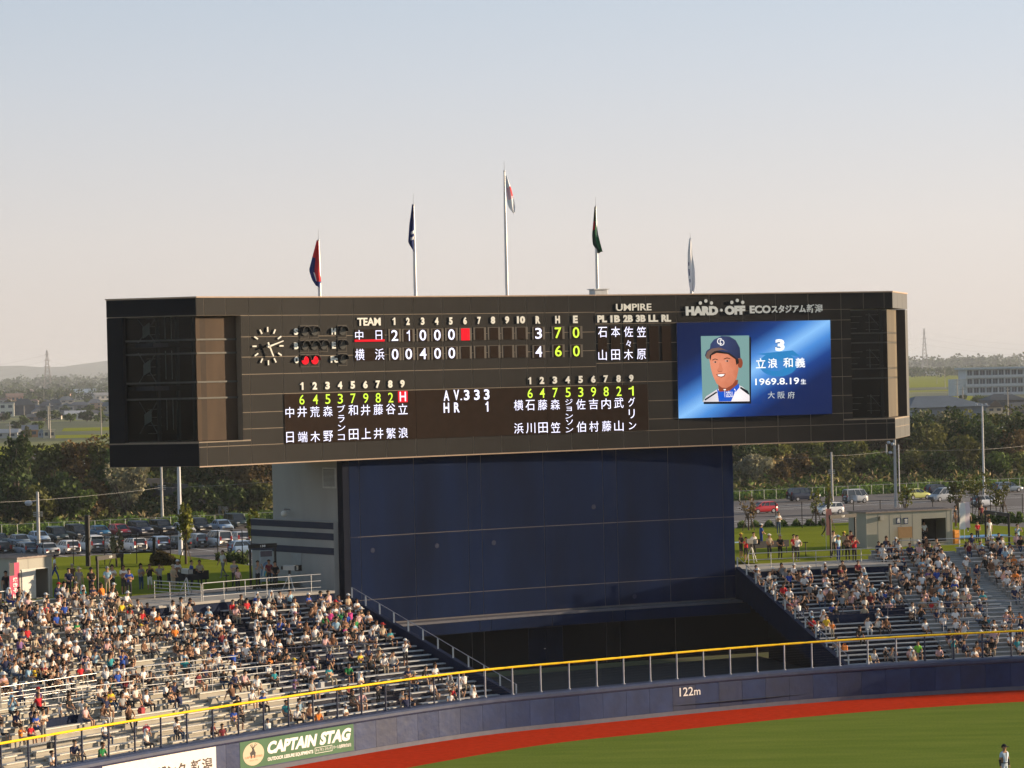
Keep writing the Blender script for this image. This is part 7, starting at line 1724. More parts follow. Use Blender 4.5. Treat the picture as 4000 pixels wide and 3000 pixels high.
# utility poles of the village
def upole(x, yb, yt, label, z=2.0, arms=2, r=.2):
    a = at_z(x, yb, z); h = (yb - yt) * a.y / FPX; o = empty('utility_pole', a); tag(o, label, 'pole', 'utility poles in the village'); mb = MB(); mb.tube((0, 0, -1), (0, 0, h), r, 6, r * .7); mb.build('shaft', mat('village_pole', (.34, .31, .27), .8, var=.05), o)
    for i in range(arms): MB().box(-1.1, 1.1, -.1, .1, h - .9 - i * 1.4, h - .7 - i * 1.4).build('cross_arm', M_CPOLE, o)
upole(196, 1712, 1575, 'tall pale utility pole behind the small cream shed', arms=4, r=.28); upole(189, 1700, 1585, 'lattice like mast just left of the pale utility pole', arms=0, r=.35); upole(396, 1710, 1560, 'utility pole standing in the field by the scoreboard corner', arms=1); upole(39, 1726, 1650, 'short utility pole at the far left field edge', arms=1); upole(172, 1575, 1530, 'thin pole left of the pale flats', arms=0); upole(95, 1640, 1585, 'thin pole in front of the dark house', arms=0)
upole(3741, 1592, 1478, 'wooden utility pole left of the school', arms=2); upole(3762, 1612, 1512, 'second utility pole left of the school', arms=1); upole(3938, 1640, 1510, 'utility pole in front of the school', arms=2); upole(3966, 1630, 1590, 'short pole right of the cream gabled house', arms=0); upole(3692, 1515, 1445, 'thin pole standing in the right rice field', arms=0); upole(3660, 1500, 1470, 'small thin pole in the rice field near the scoreboard', arms=0)
# lattice pylons
def pylon(x, yb, yt, wpx, label, z=2.0, t=.34):
    a = at_z(x, yb, z); k = a.y / FPX; H = (yb - yt) * k; wb = wpx * k; o = empty('pylon', a); tag(o, label, 'pylon', 'power line pylons on the horizon'); M_PY = mat('pylon_steel', (.30, .26, .25), .6, var=0)
    wf = lambda f: wb * (1 - f) ** 1.15 * .5 + wb * .055; mb = MB(); nl = 11; lv = [i / nl for i in range(nl + 1)]
    for i in range(nl):
        a0, b0 = wf(lv[i]), wf(lv[i + 1]); z0, z1 = H * lv[i], H * lv[i + 1]; c0 = [(-a0, -a0), (a0, -a0), (a0, a0), (-a0, a0)]; c1 = [(-b0, -b0), (b0, -b0), (b0, b0), (-b0, b0)]
        for q in range(4):
            mb.tube((*c0[q], z0), (*c1[q], z1), t, 4, caps=False); r_ = (q + 1) % 4
            mb.tube((*c0[q], z0), (*c1[r_], z1), t * .5, 3, caps=False); mb.tube((*c0[r_], z0), (*c1[q], z1), t * .5, 3, caps=False)
    mb.build('lattice', M_PY, o)
    for f in (.62, .76, .9):
        mb = MB(); w_ = wb * (.42 if f < .9 else .3); mb.tube((-w_, 0, H * f), (w_, 0, H * f), t * .8, 4); mb.tube((-w_, 0, H * f), (0, 0, H * (f + .05)), t * .5, 3); mb.tube((w_, 0, H * f), (0, 0, H * (f + .05)), t * .5, 3); mb.build('cross_arm', M_PY, o)
    return a, H, wb
pyA = pylon(187, 1535, 1368, 30, 'reddish lattice pylon rising above the village at the left'); pyB = pylon(3613, 1448, 1283, 22, 'tall lattice pylon right of the scoreboard'); pylon(3711, 1402, 1366, 7, 'tiny distant pylon right of the tall one', t=.6)
for f in (.62, .76, .9):
    p = pyA[0] + Vector((0, 0, pyA[1] * f)); wire([at_y(-700, 1440 + (.76 - f) * 120, 4200), p, at_y(900, 1425 + (.76 - f) * 120, 4600)], {.62: 'lowest', .76: 'middle', .9: 'topmost'}[f] + ' faint power line at the left pylon', .10, 18)
    p = pyB[0] + Vector((0, 0, pyB[1] * f)); wire([at_y(3300, 1335 + (.76 - f) * 120, 4300), p, at_y(4500, 1350 + (.76 - f) * 120, 4800)], {.62: 'lowest', .76: 'middle', .9: 'topmost'}[f] + ' faint power line at the right pylon', .10, 14)
# village trees, each its own
TG = LD1
vt = [(10, 1560, 40, 20), (150, 1560, 40, 36), (45, 1528, 40, 22), (235, 1535, 40, 30), (182, 1660, 80, 66), (150, 1690, 60, 46), (60, 1680, 60, 40), (105, 1718, 46, 54), (340, 1650, 74, 46), (400, 1655, 70, 50), (220, 1640, 60, 50), (170, 1600, 46, 40), (420, 1540, 50, 30), (350, 1585, 50, 26), (300, 1535, 30, 26), (240, 1575, 36, 40), (120, 1595, 40, 30), (355, 1610, 50, 30), (30, 1590, 50, 30),
      (75, 1600, 40, 30), (205, 1640, 60, 40), (275, 1650, 60, 40), (320, 1625, 50, 34), (385, 1625, 60, 36), (255, 1612, 40, 30), (130, 1570, 44, 26), (345, 1570, 50, 26), (300, 1560, 30, 24), (15, 1650, 60, 40), (90, 1660, 60, 40), (425, 1590, 40, 30), (190, 1550, 50, 26), (3580, 1640, 70, 46), (3765, 1652, 60, 40), (3640, 1600, 60, 30), (3790, 1640, 70, 40), (3760, 1568, 50, 26), (3960, 1660, 90, 60), (3860, 1655, 70, 36), (3600, 1470, 40, 14), (3740, 1470, 60, 20), (3820, 1575, 90, 30)]
for i, (x, y, w, h) in enumerate(vt):
    a = at_z(x, y, 2.0); k = a.y / FPX
    near = sorted([q for q in HB if x < 2000] + ([(3888, 1636, 0, 0, 0, 0, 'cream gabled house below the school'), (3708, 1655, 0, 0, 0, 0, 'wide grey blue warehouse roof'), (3790, 1546, 0, 0, 0, 0, 'left end of the school'), (3692, 1515, 0, 0, 0, 0, 'thin pole in the right rice field')] if x > 2000 else []), key=lambda q: (q[0] - x) ** 2 + 4 * (q[1] - y) ** 2)[0]
    side_ = 'left of' if x < near[0] - 12 else 'right of' if x > near[0] + 12 else 'at'
    tree('village_tree', (a.x, a.y, 2.0), h * k, w * k, [LD1, LD7, LD1, LD2][i % 4], ['broad', 'small', 'round', 'low', 'tall'][min(4, int(h / w * 4))] + ' tree ' + ('just ' if abs(near[0] - x) < 30 else '') + side_ + ' the ' + ' '.join(near[6].split()[:8]) + (', front' if y > near[1] + 12 else ', behind' if y < near[1] - 12 else ''), 700 + i, 420, w * k * .10, 'round', .08, group='trees among the far houses')
# woods on the plain, seen as one mass, in three depths
def woods(Y0, Y1, n, hmin, hmax, m, seed, x0=-700, x1=4700, gaps=0.0):
    rs = np.random.default_rng(seed); C = []; k = 0
    while k < n:
        Y = rs.uniform(Y0, Y1); X = (rs.uniform(x0, x1) - 2000) / FPX * Y; h = rs.uniform(hmin, hmax) * (1 + .35 * math.sin(X / 140 + seed)); w = h * rs.uniform(.7, 1.6); nn = 60
        p = rs.normal(size=(nn, 3)); p /= np.linalg.norm(p, axis=1)[:, None]; p *= rs.uniform(.4, 1, size=(nn, 1)); C.append(p * [w * .6, w * .6, h * .5] + [X, Y, 2 + h * .5]); k += 1
    P_ = np.concatenate(C); V, F = leaves(rs, P_, hmax * .18, 1.3); return tag(link('distant_woods', np_mesh('distant_woods', V, F, m)), kind='stuff')
woods(3600, 3900, 420, 9, 15, LD1, 51); woods(5200, 5600, 420, 12, 22, LD1, 52); woods(8000, 8600, 420, 18, 34, LD1, 53); woods(2500, 2600, 130, 6, 9, LD1, 54, -700, 440); woods(2900, 3050, 110, 6, 9, LD1, 55, 3500, 4700)
# specks of far buildings in the woods
for i, (x, y, w, h, c) in enumerate([(10, 1497, 26, 5, (.6, .55, .5)), (88, 1497, 7, 6, (.7, .35, .1)), (143, 1492, 8, 9, (.6, .5, .4)), (345, 1491, 9, 7, (.75, .45, .12)), (383, 1492, 6, 10, (.6, .55, .5)), (408, 1491, 10, 10, (.6, .55, .45)), (52, 1490, 8, 9, (.6, .4, .35)), (3712, 1409, 22, 8, (.7, .6, .45)), (3735, 1401, 12, 12, (.55, .5, .45)), (3960, 1402, 14, 5, (.75, .6, .4)), (3556, 1452, 5, 18, (.75, .72, .68)), (3585, 1421, 30, 3, (.6, .6, .6)), (3640, 1466, 60, 14, (.40, .40, .38)), (3855, 1434, 7, 6, (.7, .65, .6))]):
    house(x, y, w, h, c, (.30, .28, .27), ['long white', 'small orange', 'cream', 'bright orange', 'narrow pale', 'tall cream', 'pinkish', 'long lit', 'pale gabled', 'low lit', 'tall white', 'thin white', 'wide grey', 'tiny white'][i] + ' building far off near the ' + ('left' if x < 2000 else 'right') + ' horizon', 'flat', 5, 1, 'distant_building', wins=False, cat='building')
# expressway line on the plain
gsheet('distant_road', -3000, 8000, 3300, 3330, 6.0, M_CONC)
# hills on the left horizon
rs = np.random.default_rng(9); xs_ = np.linspace(-4200, 4400, 90); mb = MB(); vs_ = []; Yh = 12000
prof = lambda X: max(0, 84 * math.exp(-((X + 1500) / 620) ** 2) + 60 * math.exp(-((X + 2300) / 500) ** 2) + 20 * math.exp(-((X + 400) / 500) ** 2) + 6 * math.sin(X / 143) + 4 * math.sin(X / 61)) 
for j, (f, dy) in enumerate(((0, 0), (.55, 400), (1, 1000), (.4, 1900), (0, 2700))):
    for X in xs_: vs_.append((X, Yh + dy, 2 + prof(X) * f * (1 + .04 * math.sin(X / 90 + j))))
n_ = len(xs_); mb.add(vs_, [(j * n_ + i, j * n_ + i + 1, (j + 1) * n_ + i + 1, (j + 1) * n_ + i) for j in range(4) for i in range(n_ - 1)], 0, True)
tag(mb.build('hills', mat('hill_forest', (.045, .065, .03), .95, var=.3, scale=.009)), kind='structure')
POSES = {}
def pose(seated, lean, arms, legs, hat, look=0):
    key = (seated, lean, arms, legs, hat, look)
    if key not in POSES:
        mb = base(seated, lean, arms, legs, hat, 1, look)
        me = mb.mesh('person', [mat('skin_tone', (.42, .25, .16), .6, var=0)] * 7); POSES[key] = (me, mb)
    return POSES[key]
CLO = dict(white=(.74, .72, .70), offwhite=(.58, .55, .50), pale_pink=(.60, .38, .38), grey=(.28, .28, .28), navy=(.018, .024, .07), black=(.018, .017, .018), brown=(.14, .07, .04), beige=(.42, .34, .24), light_blue=(.28, .44, .56), blue=(.02, .07, .35), red=(.50, .02, .03), green=(.02, .20, .06), orange=(.70, .20, .03), yellow=(.70, .48, .03), purple=(.18, .10, .24), maroon=(.16, .02, .03), teal=(.03, .26, .30), magenta=(.45, .04, .20), lime=(.22, .55, .05))
BOT = dict(dark=(.03, .03, .035), jeans=(.04, .07, .13), beige=(.36, .30, .21), black=(.015, .015, .016), white=(.62, .60, .56), grey=(.20, .20, .20), brown=(.10, .06, .04), blue=(.02, .05, .25))
HATC = dict(white=(.76, .75, .72), navy=(.015, .02, .06), beige=(.46, .38, .26), grey=(.26, .26, .25), red=(.5, .03, .03), light_blue=(.30, .48, .62), black=(.02, .02, .02), yellow=(.72, .52, .06), purple=(.25, .16, .34), pink=(.6, .3, .35))
HAIR = [(.012, .009, .008), (.02, .012, .009), (.045, .022, .012), (.03, .018, .012)]; SKIN = [(.46, .27, .17), (.40, .22, .135), (.52, .33, .22), (.33, .18, .11)]
def cm(kind, nm, c): return mat(kind + '_' + nm, c, .8, var=.0, spec=.15)
PEOPLE = []
def person_spec(P, yaw, seated, rr, shirt=None, bottom=None, hat=None, hatc=None, arms=None, legs=None, scale=None, lean=None, where='', short=None, extra=''):
    ks = list(CLO); wts = [25, 6, 5, 9, 15, 18, 7, 6, 4, 3, 1.8, 1.0, .8, .8, .9, 1.0, .8, .4, .15]
    shirt = shirt or rr.choices(ks, wts)[0]; bottom = bottom or rr.choices(list(BOT), [30, 22, 14, 16, 5, 6, 5, 1])[0]
    if hat is None: hat = rr.choices(['hair', 'long', 'cap', 'sun', 'towel'], [54, 15, 17, 6, 8])[0]
    if hatc is None: hatc = rr.choices(list(HATC), [46, 14, 13, 6, 3, 4, 7, 2, 2, 3])[0]
    if hat == 'towel' and rr.random() < .75: hatc = 'white'
    arms = arms or (rr.choices(['lap', 'knees', 'face', 'cross', 'shade', 'back'], [34, 24, 10, 18, 7, 7])[0] if seated else rr.choices(['down', 'cross', 'face', 'lap'], [5, 3, 1, 2])[0])
    legs = legs or (rr.choices(['down', 'wide', 'cross'], [5, 3, 2])[0] if seated else 'stand')
    lean = LEAN[arms] if seated else 0
    scale = scale or rr.uniform(.93, 1.05) * (.72 if rr.random() < .07 else 1)
    short = (rr.random() < .4) if short is None else short
    return dict(P=Vector(P), yaw=yaw, seated=seated, shirt=shirt, bottom=bottom, hat=hat, hatc=hatc, arms=arms, legs=legs, lean=round(lean, 2), scale=scale, where=where, short=short, skin=rr.choice(SKIN), hair=rr.choice(HAIR), extra=extra, mir=rr.random() < .5)
def mats_of(d):
    sk = cm('skin', '%02d' % int(d['skin'][0] * 100), d['skin']); bt = cm('cloth', 'bottom_' + d['bottom'], BOT[d['bottom']])
    return [sk, cm('cloth', 'shirt_' + d['shirt'], CLO[d['shirt']]), bt, cm('hair', '%03d' % int(d['hair'][0] * 1000), d['hair']), cm('shoe', 'pale' if d['scale'] > 1 else 'dark', (.35, .34, .33) if d['scale'] > 1 else (.05, .045, .04)), sk if d['short'] else bt, cm('hat', d['hatc'], HATC[d['hatc']])]
def describe(d):
    col = d['shirt'].replace('_', ' '); hatn = {'hair': '', 'long': ' and long hair', 'cap': ' and ' + d['hatc'].replace('_', ' ') + ' cap', 'sun': ' and ' + d['hatc'].replace('_', ' ') + ' sunhat', 'towel': ' with ' + d['hatc'].replace('_', ' ') + ' head towel'}[d['hat']]
    return ('child' if d['scale'] < .8 else 'person') + ' in ' + col + (' shirt' if d['hat'] != 'towel' else '') + hatn
def make_person(d):
    me, mb = pose(d['seated'], d['lean'], d['arms'], d['legs'], d['hat']); o = bpy.data.objects.new('person', me); COL.objects.link(o)
    o.location = d['P']; o.rotation_euler = (0, 0, d['yaw']); o.scale = (-d['scale'] if d['mir'] else d['scale'], d['scale'], d['scale'])
    for sl, m in zip(o.material_slots, mats_of(d)): sl.link = 'OBJECT'; sl.material = m
    tag(o, d['label'], 'person', d.get('group', 'spectators')); return o
rr = random.Random(2024)
taken = []
def seat_world(row, s): 
    return wc(s, row_o(row) + .53, row_z(row) + .37)
def add_seated(row, s, **kw):
    zone = 'left' if s < 95 else 'right'; P = seat_world(row, s); taken.append((row, s)); 
    d = person_spec(P, wyaw(s) + rr.uniform(-.3, .3), True, rr, **kw); d['row'] = row; d['s'] = s; d['zone'] = zone; PEOPLE.append(d)
def seat_px(x, y, **kw):
    r_ = at_stand(x, y, .37); row = max(0, min(int(round((r_[1] - OR - .5) / ZR)), 29)); s = r_[0]; o_ = row_o(row)
    if x > 2200: row = min(row, (NRN if s < navyR(o_) else NR) - 1); s = max(s, s_right_start(row_o(row)) + .5)
    else: row = min(row, (NLN if s > navyL(o_) else NL) - 1); s = min(s, s_left_end(row_o(row)) - .5)
    if not any(t[0] == row and abs(t[1] - s) < .42 for t in taken): add_seated(row, s, **kw)
q4 = lambda x, y: (x / 2.048, 2330 + y / 2.048); q5 = lambda x, y: (600 + x / 2.117, 2380 + y / 2.117); q7 = lambda x, y: (3400 + x / 3.687, 2150 + y / 3.687); r4 = lambda x, y: (x / 2.212, 2250 + y / 2.212); r5 = lambda x, y: (800 + x / 2.011, 2250 + y / 2.011); r3 = lambda x, y: (2750 + x / 1.77, 1800 + y / 1.77)
for q, x, y, kw in [
 (q4, 212, 345, dict(shirt='red', bottom='brown', hat='hair', scale=1.0, arms='lap')), (q4, 1130, 215, dict(shirt='red', hat='hair')), (q4, 590, 268, dict(shirt='green', hat='cap', hatc='white')), (q4, 470, 250, dict(shirt='blue', hat='cap', hatc='light_blue')), (q4, 270, 205, dict(shirt='navy', hat='long')), (q4, 330, 215, dict(shirt='white', hat='cap', hatc='white', bottom='white')), (q4, 385, 200, dict(shirt='brown', hat='cap', hatc='beige')), (q4, 685, 85, dict(shirt='white', hat='hair')), (q4, 515, 85, dict(shirt='pale_pink', hat='sun', hatc='white')), (q4, 745, 190, dict(shirt='white', hat='towel', hatc='white')), (q4, 850, 210, dict(shirt='offwhite', hat='towel', hatc='white', bottom='white')), (q4, 650, 195, dict(shirt='white', hat='hair')), (q4, 430, 420, dict(shirt='black', hat='cap', hatc='white')), (q4, 690, 335, dict(shirt='pale_pink', hat='hair')), (q4, 1010, 350, dict(shirt='white', hat='cap', hatc='beige', bottom='dark')), (q4, 945, 375, dict(shirt='black', hat='sun', hatc='black', short=True)), (q4, 600, 445, dict(shirt='white', hat='cap', hatc='white', bottom='jeans')), (q4, 155, 455, dict(shirt='purple', hat='cap', hatc='navy')), (q4, 850, 445, dict(shirt='pale_pink', hat='cap', hatc='white')), (q4, 680, 505, dict(shirt='beige', hat='cap', hatc='black')), (q4, 745, 545, dict(shirt='light_blue', hat='cap', hatc='navy')), (q4, 500, 530, dict(shirt='white', hat='hair')), (q4, 355, 500, dict(shirt='white', hat='sun', hatc='beige')), (q4, 855, 575, dict(shirt='teal', hat='long')), (q4, 930, 600, dict(shirt='navy', hat='cap', hatc='navy')), (q4, 1015, 560, dict(shirt='navy', hat='long')), (q4, 265, 640, dict(shirt='yellow', hat='sun', hatc='white', scale=.85)), (q4, 30, 490, dict(shirt='offwhite', hat='cap', hatc='navy')), (q4, 25, 320, dict(shirt='offwhite', hat='hair')), (q4, 110, 325, dict(shirt='offwhite', hat='cap', hatc='beige')), (q4, 30, 200, dict(shirt='grey', hat='cap', hatc='black')), (q4, 165, 150, dict(shirt='black', hat='hair')), (q4, 220, 75, dict(shirt='white', hat='towel', hatc='white')), (q4, 420, 60, dict(shirt='maroon', hat='hair')), (q4, 1020, 85, dict(shirt='white', hat='sun', hatc='white')), (q4, 1245, 190, dict(shirt='white', hat='hair')),
 (q5, 205, 145, dict(shirt='white', hat='cap', hatc='white')), (q5, 465, 85, dict(shirt='light_blue', hat='cap', hatc='white')), (q5, 620, 40, dict(shirt='red', hat='hair', short=True, arms='knees')), (q5, 690, 50, dict(shirt='pale_pink', hat='cap', hatc='beige', bottom='beige')), (q5, 765, 25, dict(shirt='red', hat='cap', hatc='black', bottom='jeans')), (q5, 835, 25, dict(shirt='white', hat='hair', bottom='jeans')), (q5, 530, 185, dict(shirt='white', hat='hair', bottom='brown')), (q5, 450, 180, dict(shirt='navy', hat='hair')), (q5, 990, 85, dict(shirt='white', hat='cap', hatc='beige')), (q5, 870, 195, dict(shirt='white', hat='towel', hatc='white')), (q5, 960, 255, dict(shirt='white', hat='towel', hatc='white')), (q5, 655, 300, dict(shirt='white', hat='hair', bottom='white')), (q5, 345, 325, dict(shirt='white', hat='hair')), (q5, 190, 360, dict(shirt='brown', hat='hair')), (q5, 600, 370, dict(shirt='white', hat='towel', hatc='yellow')), (q5, 520, 385, dict(shirt='navy', hat='cap', hatc='navy')), (q5, 445, 400, dict(shirt='blue', hat='cap', hatc='navy', scale=.8)), (q5, 800, 370, dict(shirt='black', hat='sun', hatc='white')), (q5, 865, 365, dict(shirt='white', hat='long')), (q5, 1120, 310, dict(shirt='grey', hat='cap', hatc='light_blue')), (q5, 1165, 150, dict(shirt='white', hat='cap', hatc='pink', arms='face')), (q5, 910, 525, dict(shirt='white', hat='hair')), (q5, 655, 530, dict(shirt='white', hat='hair')), (q5, 605, 520, dict(shirt='purple', hat='cap', hatc='white')),
 (r4, 1390, 1010, dict(shirt='white', hat='hair', short=True, arms='knees')), (r4, 1500, 1020, dict(shirt='navy', hat='cap', hatc='grey', short=True, arms='knees')), (r4, 1600, 950, dict(shirt='white', hat='hair', arms='lap')), (r4, 1690, 950, dict(shirt='maroon', hat='hair', bottom='beige')), (r4, 1330, 960, dict(shirt='black', hat='hair', arms='face')), (r4, 1800, 910, dict(shirt='navy', hat='hair')), (r4, 1895, 905, dict(shirt='black', hat='hair')), (r4, 1265, 1090, dict(shirt='white', hat='hair')), (r4, 1110, 990, dict(shirt='maroon', hat='hair', short=True, arms='knees')), (r4, 990, 1010, dict(shirt='teal', hat='hair')), (r4, 905, 1020, dict(shirt='brown', hat='cap', hatc='beige')), (r4, 370, 1150, dict(shirt='red', hat='hair')), (r4, 100, 1150, dict(shirt='light_blue', hat='towel', hatc='light_blue')), (r4, 320, 1060, dict(shirt='purple', hat='cap', hatc='red')), (r4, 560, 1130, dict(shirt='black', hat='long')), (r4, 925, 1220, dict(shirt='brown', hat='hair')), (r4, 1080, 1220, dict(shirt='brown', hat='long')), (r4, 250, 1360, dict(shirt='red', hat='hair', scale=.85)), (r4, 170, 1390, dict(shirt='orange', hat='cap', hatc='black', scale=.8)), (r4, 940, 1410, dict(shirt='white', hat='towel', hatc='white')), (r4, 1265, 1450, dict(shirt='white', hat='towel', hatc='white')), (r4, 1500, 1330, dict(shirt='white', hat='hair')), (r4, 1560, 1350, dict(shirt='white', hat='hair')), (r4, 1870, 1360, dict(shirt='maroon', hat='hair')), (r4, 720, 1570, dict(shirt='grey', hat='cap', hatc='navy')), (r4, 815, 1560, dict(shirt='green', hat='hair')), (r4, 455, 1640, dict(shirt='white', hat='hair')), (r4, 2030, 1170, dict(shirt='black', hat='hair', arms='knees')), (r4, 2150, 1080, dict(shirt='white', hat='cap', hatc='white')),
 (r5, 1205, 670, dict(shirt='yellow', hat='cap', hatc='white', short=True)), (r5, 1340, 640, dict(shirt='beige', hat='sun', hatc='beige', arms='face')), (r5, 1000, 690, dict(shirt='navy', hat='cap', hatc='grey')), (r5, 905, 700, dict(shirt='white', hat='sun', hatc='beige')), (r5, 1110, 770, dict(shirt='green', hat='hair', bottom='jeans')), (r5, 1330, 750, dict(shirt='black', hat='hair')), (r5, 1430, 740, dict(shirt='white', hat='cap', hatc='white', arms='knees')), (r5, 1490, 730, dict(shirt='offwhite', hat='hair', arms='shade')), (r5, 840, 820, dict(shirt='white', hat='cap', hatc='pink', bottom='jeans')), (r5, 940, 800, dict(shirt='teal', hat='hair')), (r5, 1185, 830, dict(shirt='white', hat='towel', hatc='yellow')), (r5, 1025, 930, dict(shirt='black', hat='hair')), (r5, 1115, 920, dict(shirt='maroon', hat='hair')), (r5, 1525, 985, dict(shirt='grey', hat='hair', bottom='beige')), (r5, 1595, 980, dict(shirt='black', hat='hair', scale=.85)), (r5, 1700, 800, dict(shirt='black', hat='hair')), (r5, 1790, 790, dict(shirt='white', hat='long')), (r5, 1605, 830, dict(shirt='navy', hat='cap', hatc='grey')), (r5, 1910, 880, dict(shirt='grey', hat='towel', hatc='yellow')), (r5, 1985, 900, dict(shirt='white', hat='towel', hatc='white')), (r5, 1975, 985, dict(shirt='red', hat='hair', scale=.8)), (r5, 1925, 985, dict(shirt='white', hat='hair', scale=.85)), (r5, 2075, 975, dict(shirt='white', hat='towel', hatc='beige')), (r5, 2140, 975, dict(shirt='white', hat='hair', scale=.8)), (r5, 845, 1120, dict(shirt='orange', hat='cap', hatc='beige')), (r5, 745, 1145, dict(shirt='white', hat='hair')), (r5, 640, 1090, dict(shirt='teal', hat='hair')), (r5, 1075, 1100, dict(shirt='white', hat='cap', hatc='white')), (r5, 245, 1100, dict(shirt='black', hat='hair', arms='knees')), (r5, 350, 970, dict(shirt='white', hat='cap', hatc='navy')), (r5, 330, 880, dict(shirt='pale_pink', hat='long', bottom='brown')), (r5, 410, 880, dict(shirt='white', hat='hair')), (r5, 545, 830, dict(shirt='teal', hat='hair', scale=.8)), (r5, 610, 840, dict(shirt='offwhite', hat='cap', hatc='white', arms='face')), (r5, 100, 1240, dict(shirt='maroon', hat='hair')), (r5, 465, 1180, dict(shirt='white', hat='cap', hatc='navy', scale=.8)), (r5, 1195, 520, dict(shirt='white', hat='hair')), (r5, 1095, 520, dict(shirt='white', hat='cap', hatc='beige')), (r5, 1280, 500, dict(shirt='navy', hat='towel', hatc='white')), (r5, 945, 380, dict(shirt='green', hat='cap', hatc='white')), (r5, 1095, 390, dict(shirt='blue', hat='hair')), (r5, 1030, 340, dict(shirt='white', hat='hair')), (r5, 1110, 470, dict(shirt='magenta', hat='hair')),
 (q7, 245, 1520, dict(shirt='black', hat='towel', hatc='white')), (q7, 690, 1490, dict(shirt='lime', hat='hair')), (q7, 805, 1490, dict(shirt='white', hat='cap', hatc='beige')), (q7, 960, 1490, dict(shirt='pale_pink', hat='hair')), (q7, 580, 1600, dict(shirt='beige', hat='towel', hatc='beige')), (q7, 805, 1180, dict(shirt='white', hat='cap', hatc='black', bottom='brown')), (q7, 1360, 1170, dict(shirt='white', hat='cap', hatc='black', bottom='white')), (q7, 1250, 1010, dict(shirt='white', hat='hair')), (q7, 1530, 1010, dict(shirt='white', hat='long', bottom='jeans')), (q7, 740, 990, dict(shirt='black', hat='long', arms='face')), (q7, 575, 990, dict(shirt='brown', hat='cap', hatc='white')), (q7, 1890, 1050, dict(shirt='white', hat='hair', scale=.8)), (q7, 1990, 990, dict(shirt='black', hat='hair')), (q7, 2130, 1000, dict(shirt='orange', hat='hair', scale=.8)), (q7, 1255, 700, dict(shirt='white', hat='sun', hatc='beige')), (q7, 1430, 690, dict(shirt='pale_pink', hat='sun', hatc='beige')), (q7, 800, 780, dict(shirt='pale_pink', hat='hair')), (q7, 935, 750, dict(shirt='light_blue', hat='hair')), (q7, 1040, 670, dict(shirt='light_blue', hat='hair')), (q7, 295, 800, dict(shirt='light_blue', hat='hair')), (q7, 415, 780, dict(shirt='grey', hat='cap', hatc='navy')), (q7, 1500, 330, dict(shirt='navy', hat='hair')), (q7, 2110, 450, dict(shirt='orange', hat='hair')), (q7, 1990, 420, dict(shirt='white', hat='hair')), (q7, 2070, 640, dict(shirt='navy', hat='cap', hatc='white')), (q7, 2070, 560, dict(shirt='white', hat='hair')), (q7, 1500, 560, dict(shirt='black', hat='hair')), (q7, 1225, 560, dict(shirt='white', hat='cap', hatc='beige')), (q7, 945, 560, dict(shirt='grey', hat='long')), (q7, 720, 290, dict(shirt='light_blue', hat='hair')), (q7, 850, 360, dict(shirt='navy', hat='sun', hatc='white')), (q7, 960, 280, dict(shirt='white', hat='hair')), (q7, 1070, 270, dict(shirt='white', hat='hair')), (q7, 1730, 200, dict(shirt='white', hat='cap', hatc='white', arms='face')), (q7, 1410, 230, dict(shirt='white', hat='cap', hatc='white', arms='shade')), (q7, 620, 190, dict(shirt='black', hat='cap', hatc='white')), (q7, 440, 200, dict(shirt='navy', hat='cap', hatc='red')), (q7, 1500, 1560, dict(shirt='white', hat='hair')), (q7, 1720, 1430, dict(shirt='black', hat='cap', hatc='black')), (q7, 1860, 1440, dict(shirt='black', hat='hair')), (q7, 2010, 1380, dict(shirt='white', hat='hair')), (q7, 2150, 1480, dict(shirt='white', hat='cap', hatc='white', bottom='black')), (q7, 1580, 1310, dict(shirt='grey', hat='cap', hatc='white')), (q7, 1800, 1290, dict(shirt='white', hat='cap', hatc='white')),
 (r3, 1070, 1240, dict(shirt='black', hat='hair', bottom='black')), (r3, 1130, 1160, dict(shirt='white', hat='hair', bottom='white')), (r3, 1215, 1160, dict(shirt='offwhite', hat='cap', hatc='white')), (r3, 770, 1190, dict(shirt='white', hat='hair')), (r3, 725, 1160, dict(shirt='red', hat='cap', hatc='light_blue')), (r3, 830, 1140, dict(shirt='white', hat='towel', hatc='white')), (r3, 920, 1290, dict(shirt='grey', hat='hair')), (r3, 1140, 1410, dict(shirt='white', hat='towel', hatc='yellow', scale=.8)), (r3, 325, 880, dict(shirt='beige', hat='hair')), (r3, 380, 890, dict(shirt='green', hat='hair')), (r3, 420, 910, dict(shirt='yellow', hat='hair', scale=.78)), (r3, 500, 880, dict(shirt='light_blue', hat='hair', scale=.78)), (r3, 465, 880, dict(shirt='white', hat='cap', hatc='beige')), (r3, 715, 910, dict(shirt='grey', hat='hair')), (r3, 585, 960, dict(shirt='white', hat='hair')), (r3, 710, 790, dict(shirt='white', hat='cap', hatc='white', short=True)), (r3, 575, 820, dict(shirt='grey', hat='cap', hatc='grey', short=True)), (r3, 840, 790, dict(shirt='white', hat='towel', hatc='white', bottom='brown')), (r3, 940, 790, dict(shirt='maroon', hat='hair')), (r3, 1090, 830, dict(shirt='light_blue', hat='towel', hatc='white')), (r3, 1075, 760, dict(shirt='maroon', hat='hair')), (r3, 985, 960, dict(shirt='beige', hat='sun', hatc='beige')), (r3, 865, 880, dict(shirt='white', hat='cap', hatc='white')), (r3, 275, 830, dict(shirt='grey', hat='sun', hatc='white')), (r3, 365, 790, dict(shirt='brown', hat='hair', arms='face'))]:
    seat_px(*q(x, y), **kw)
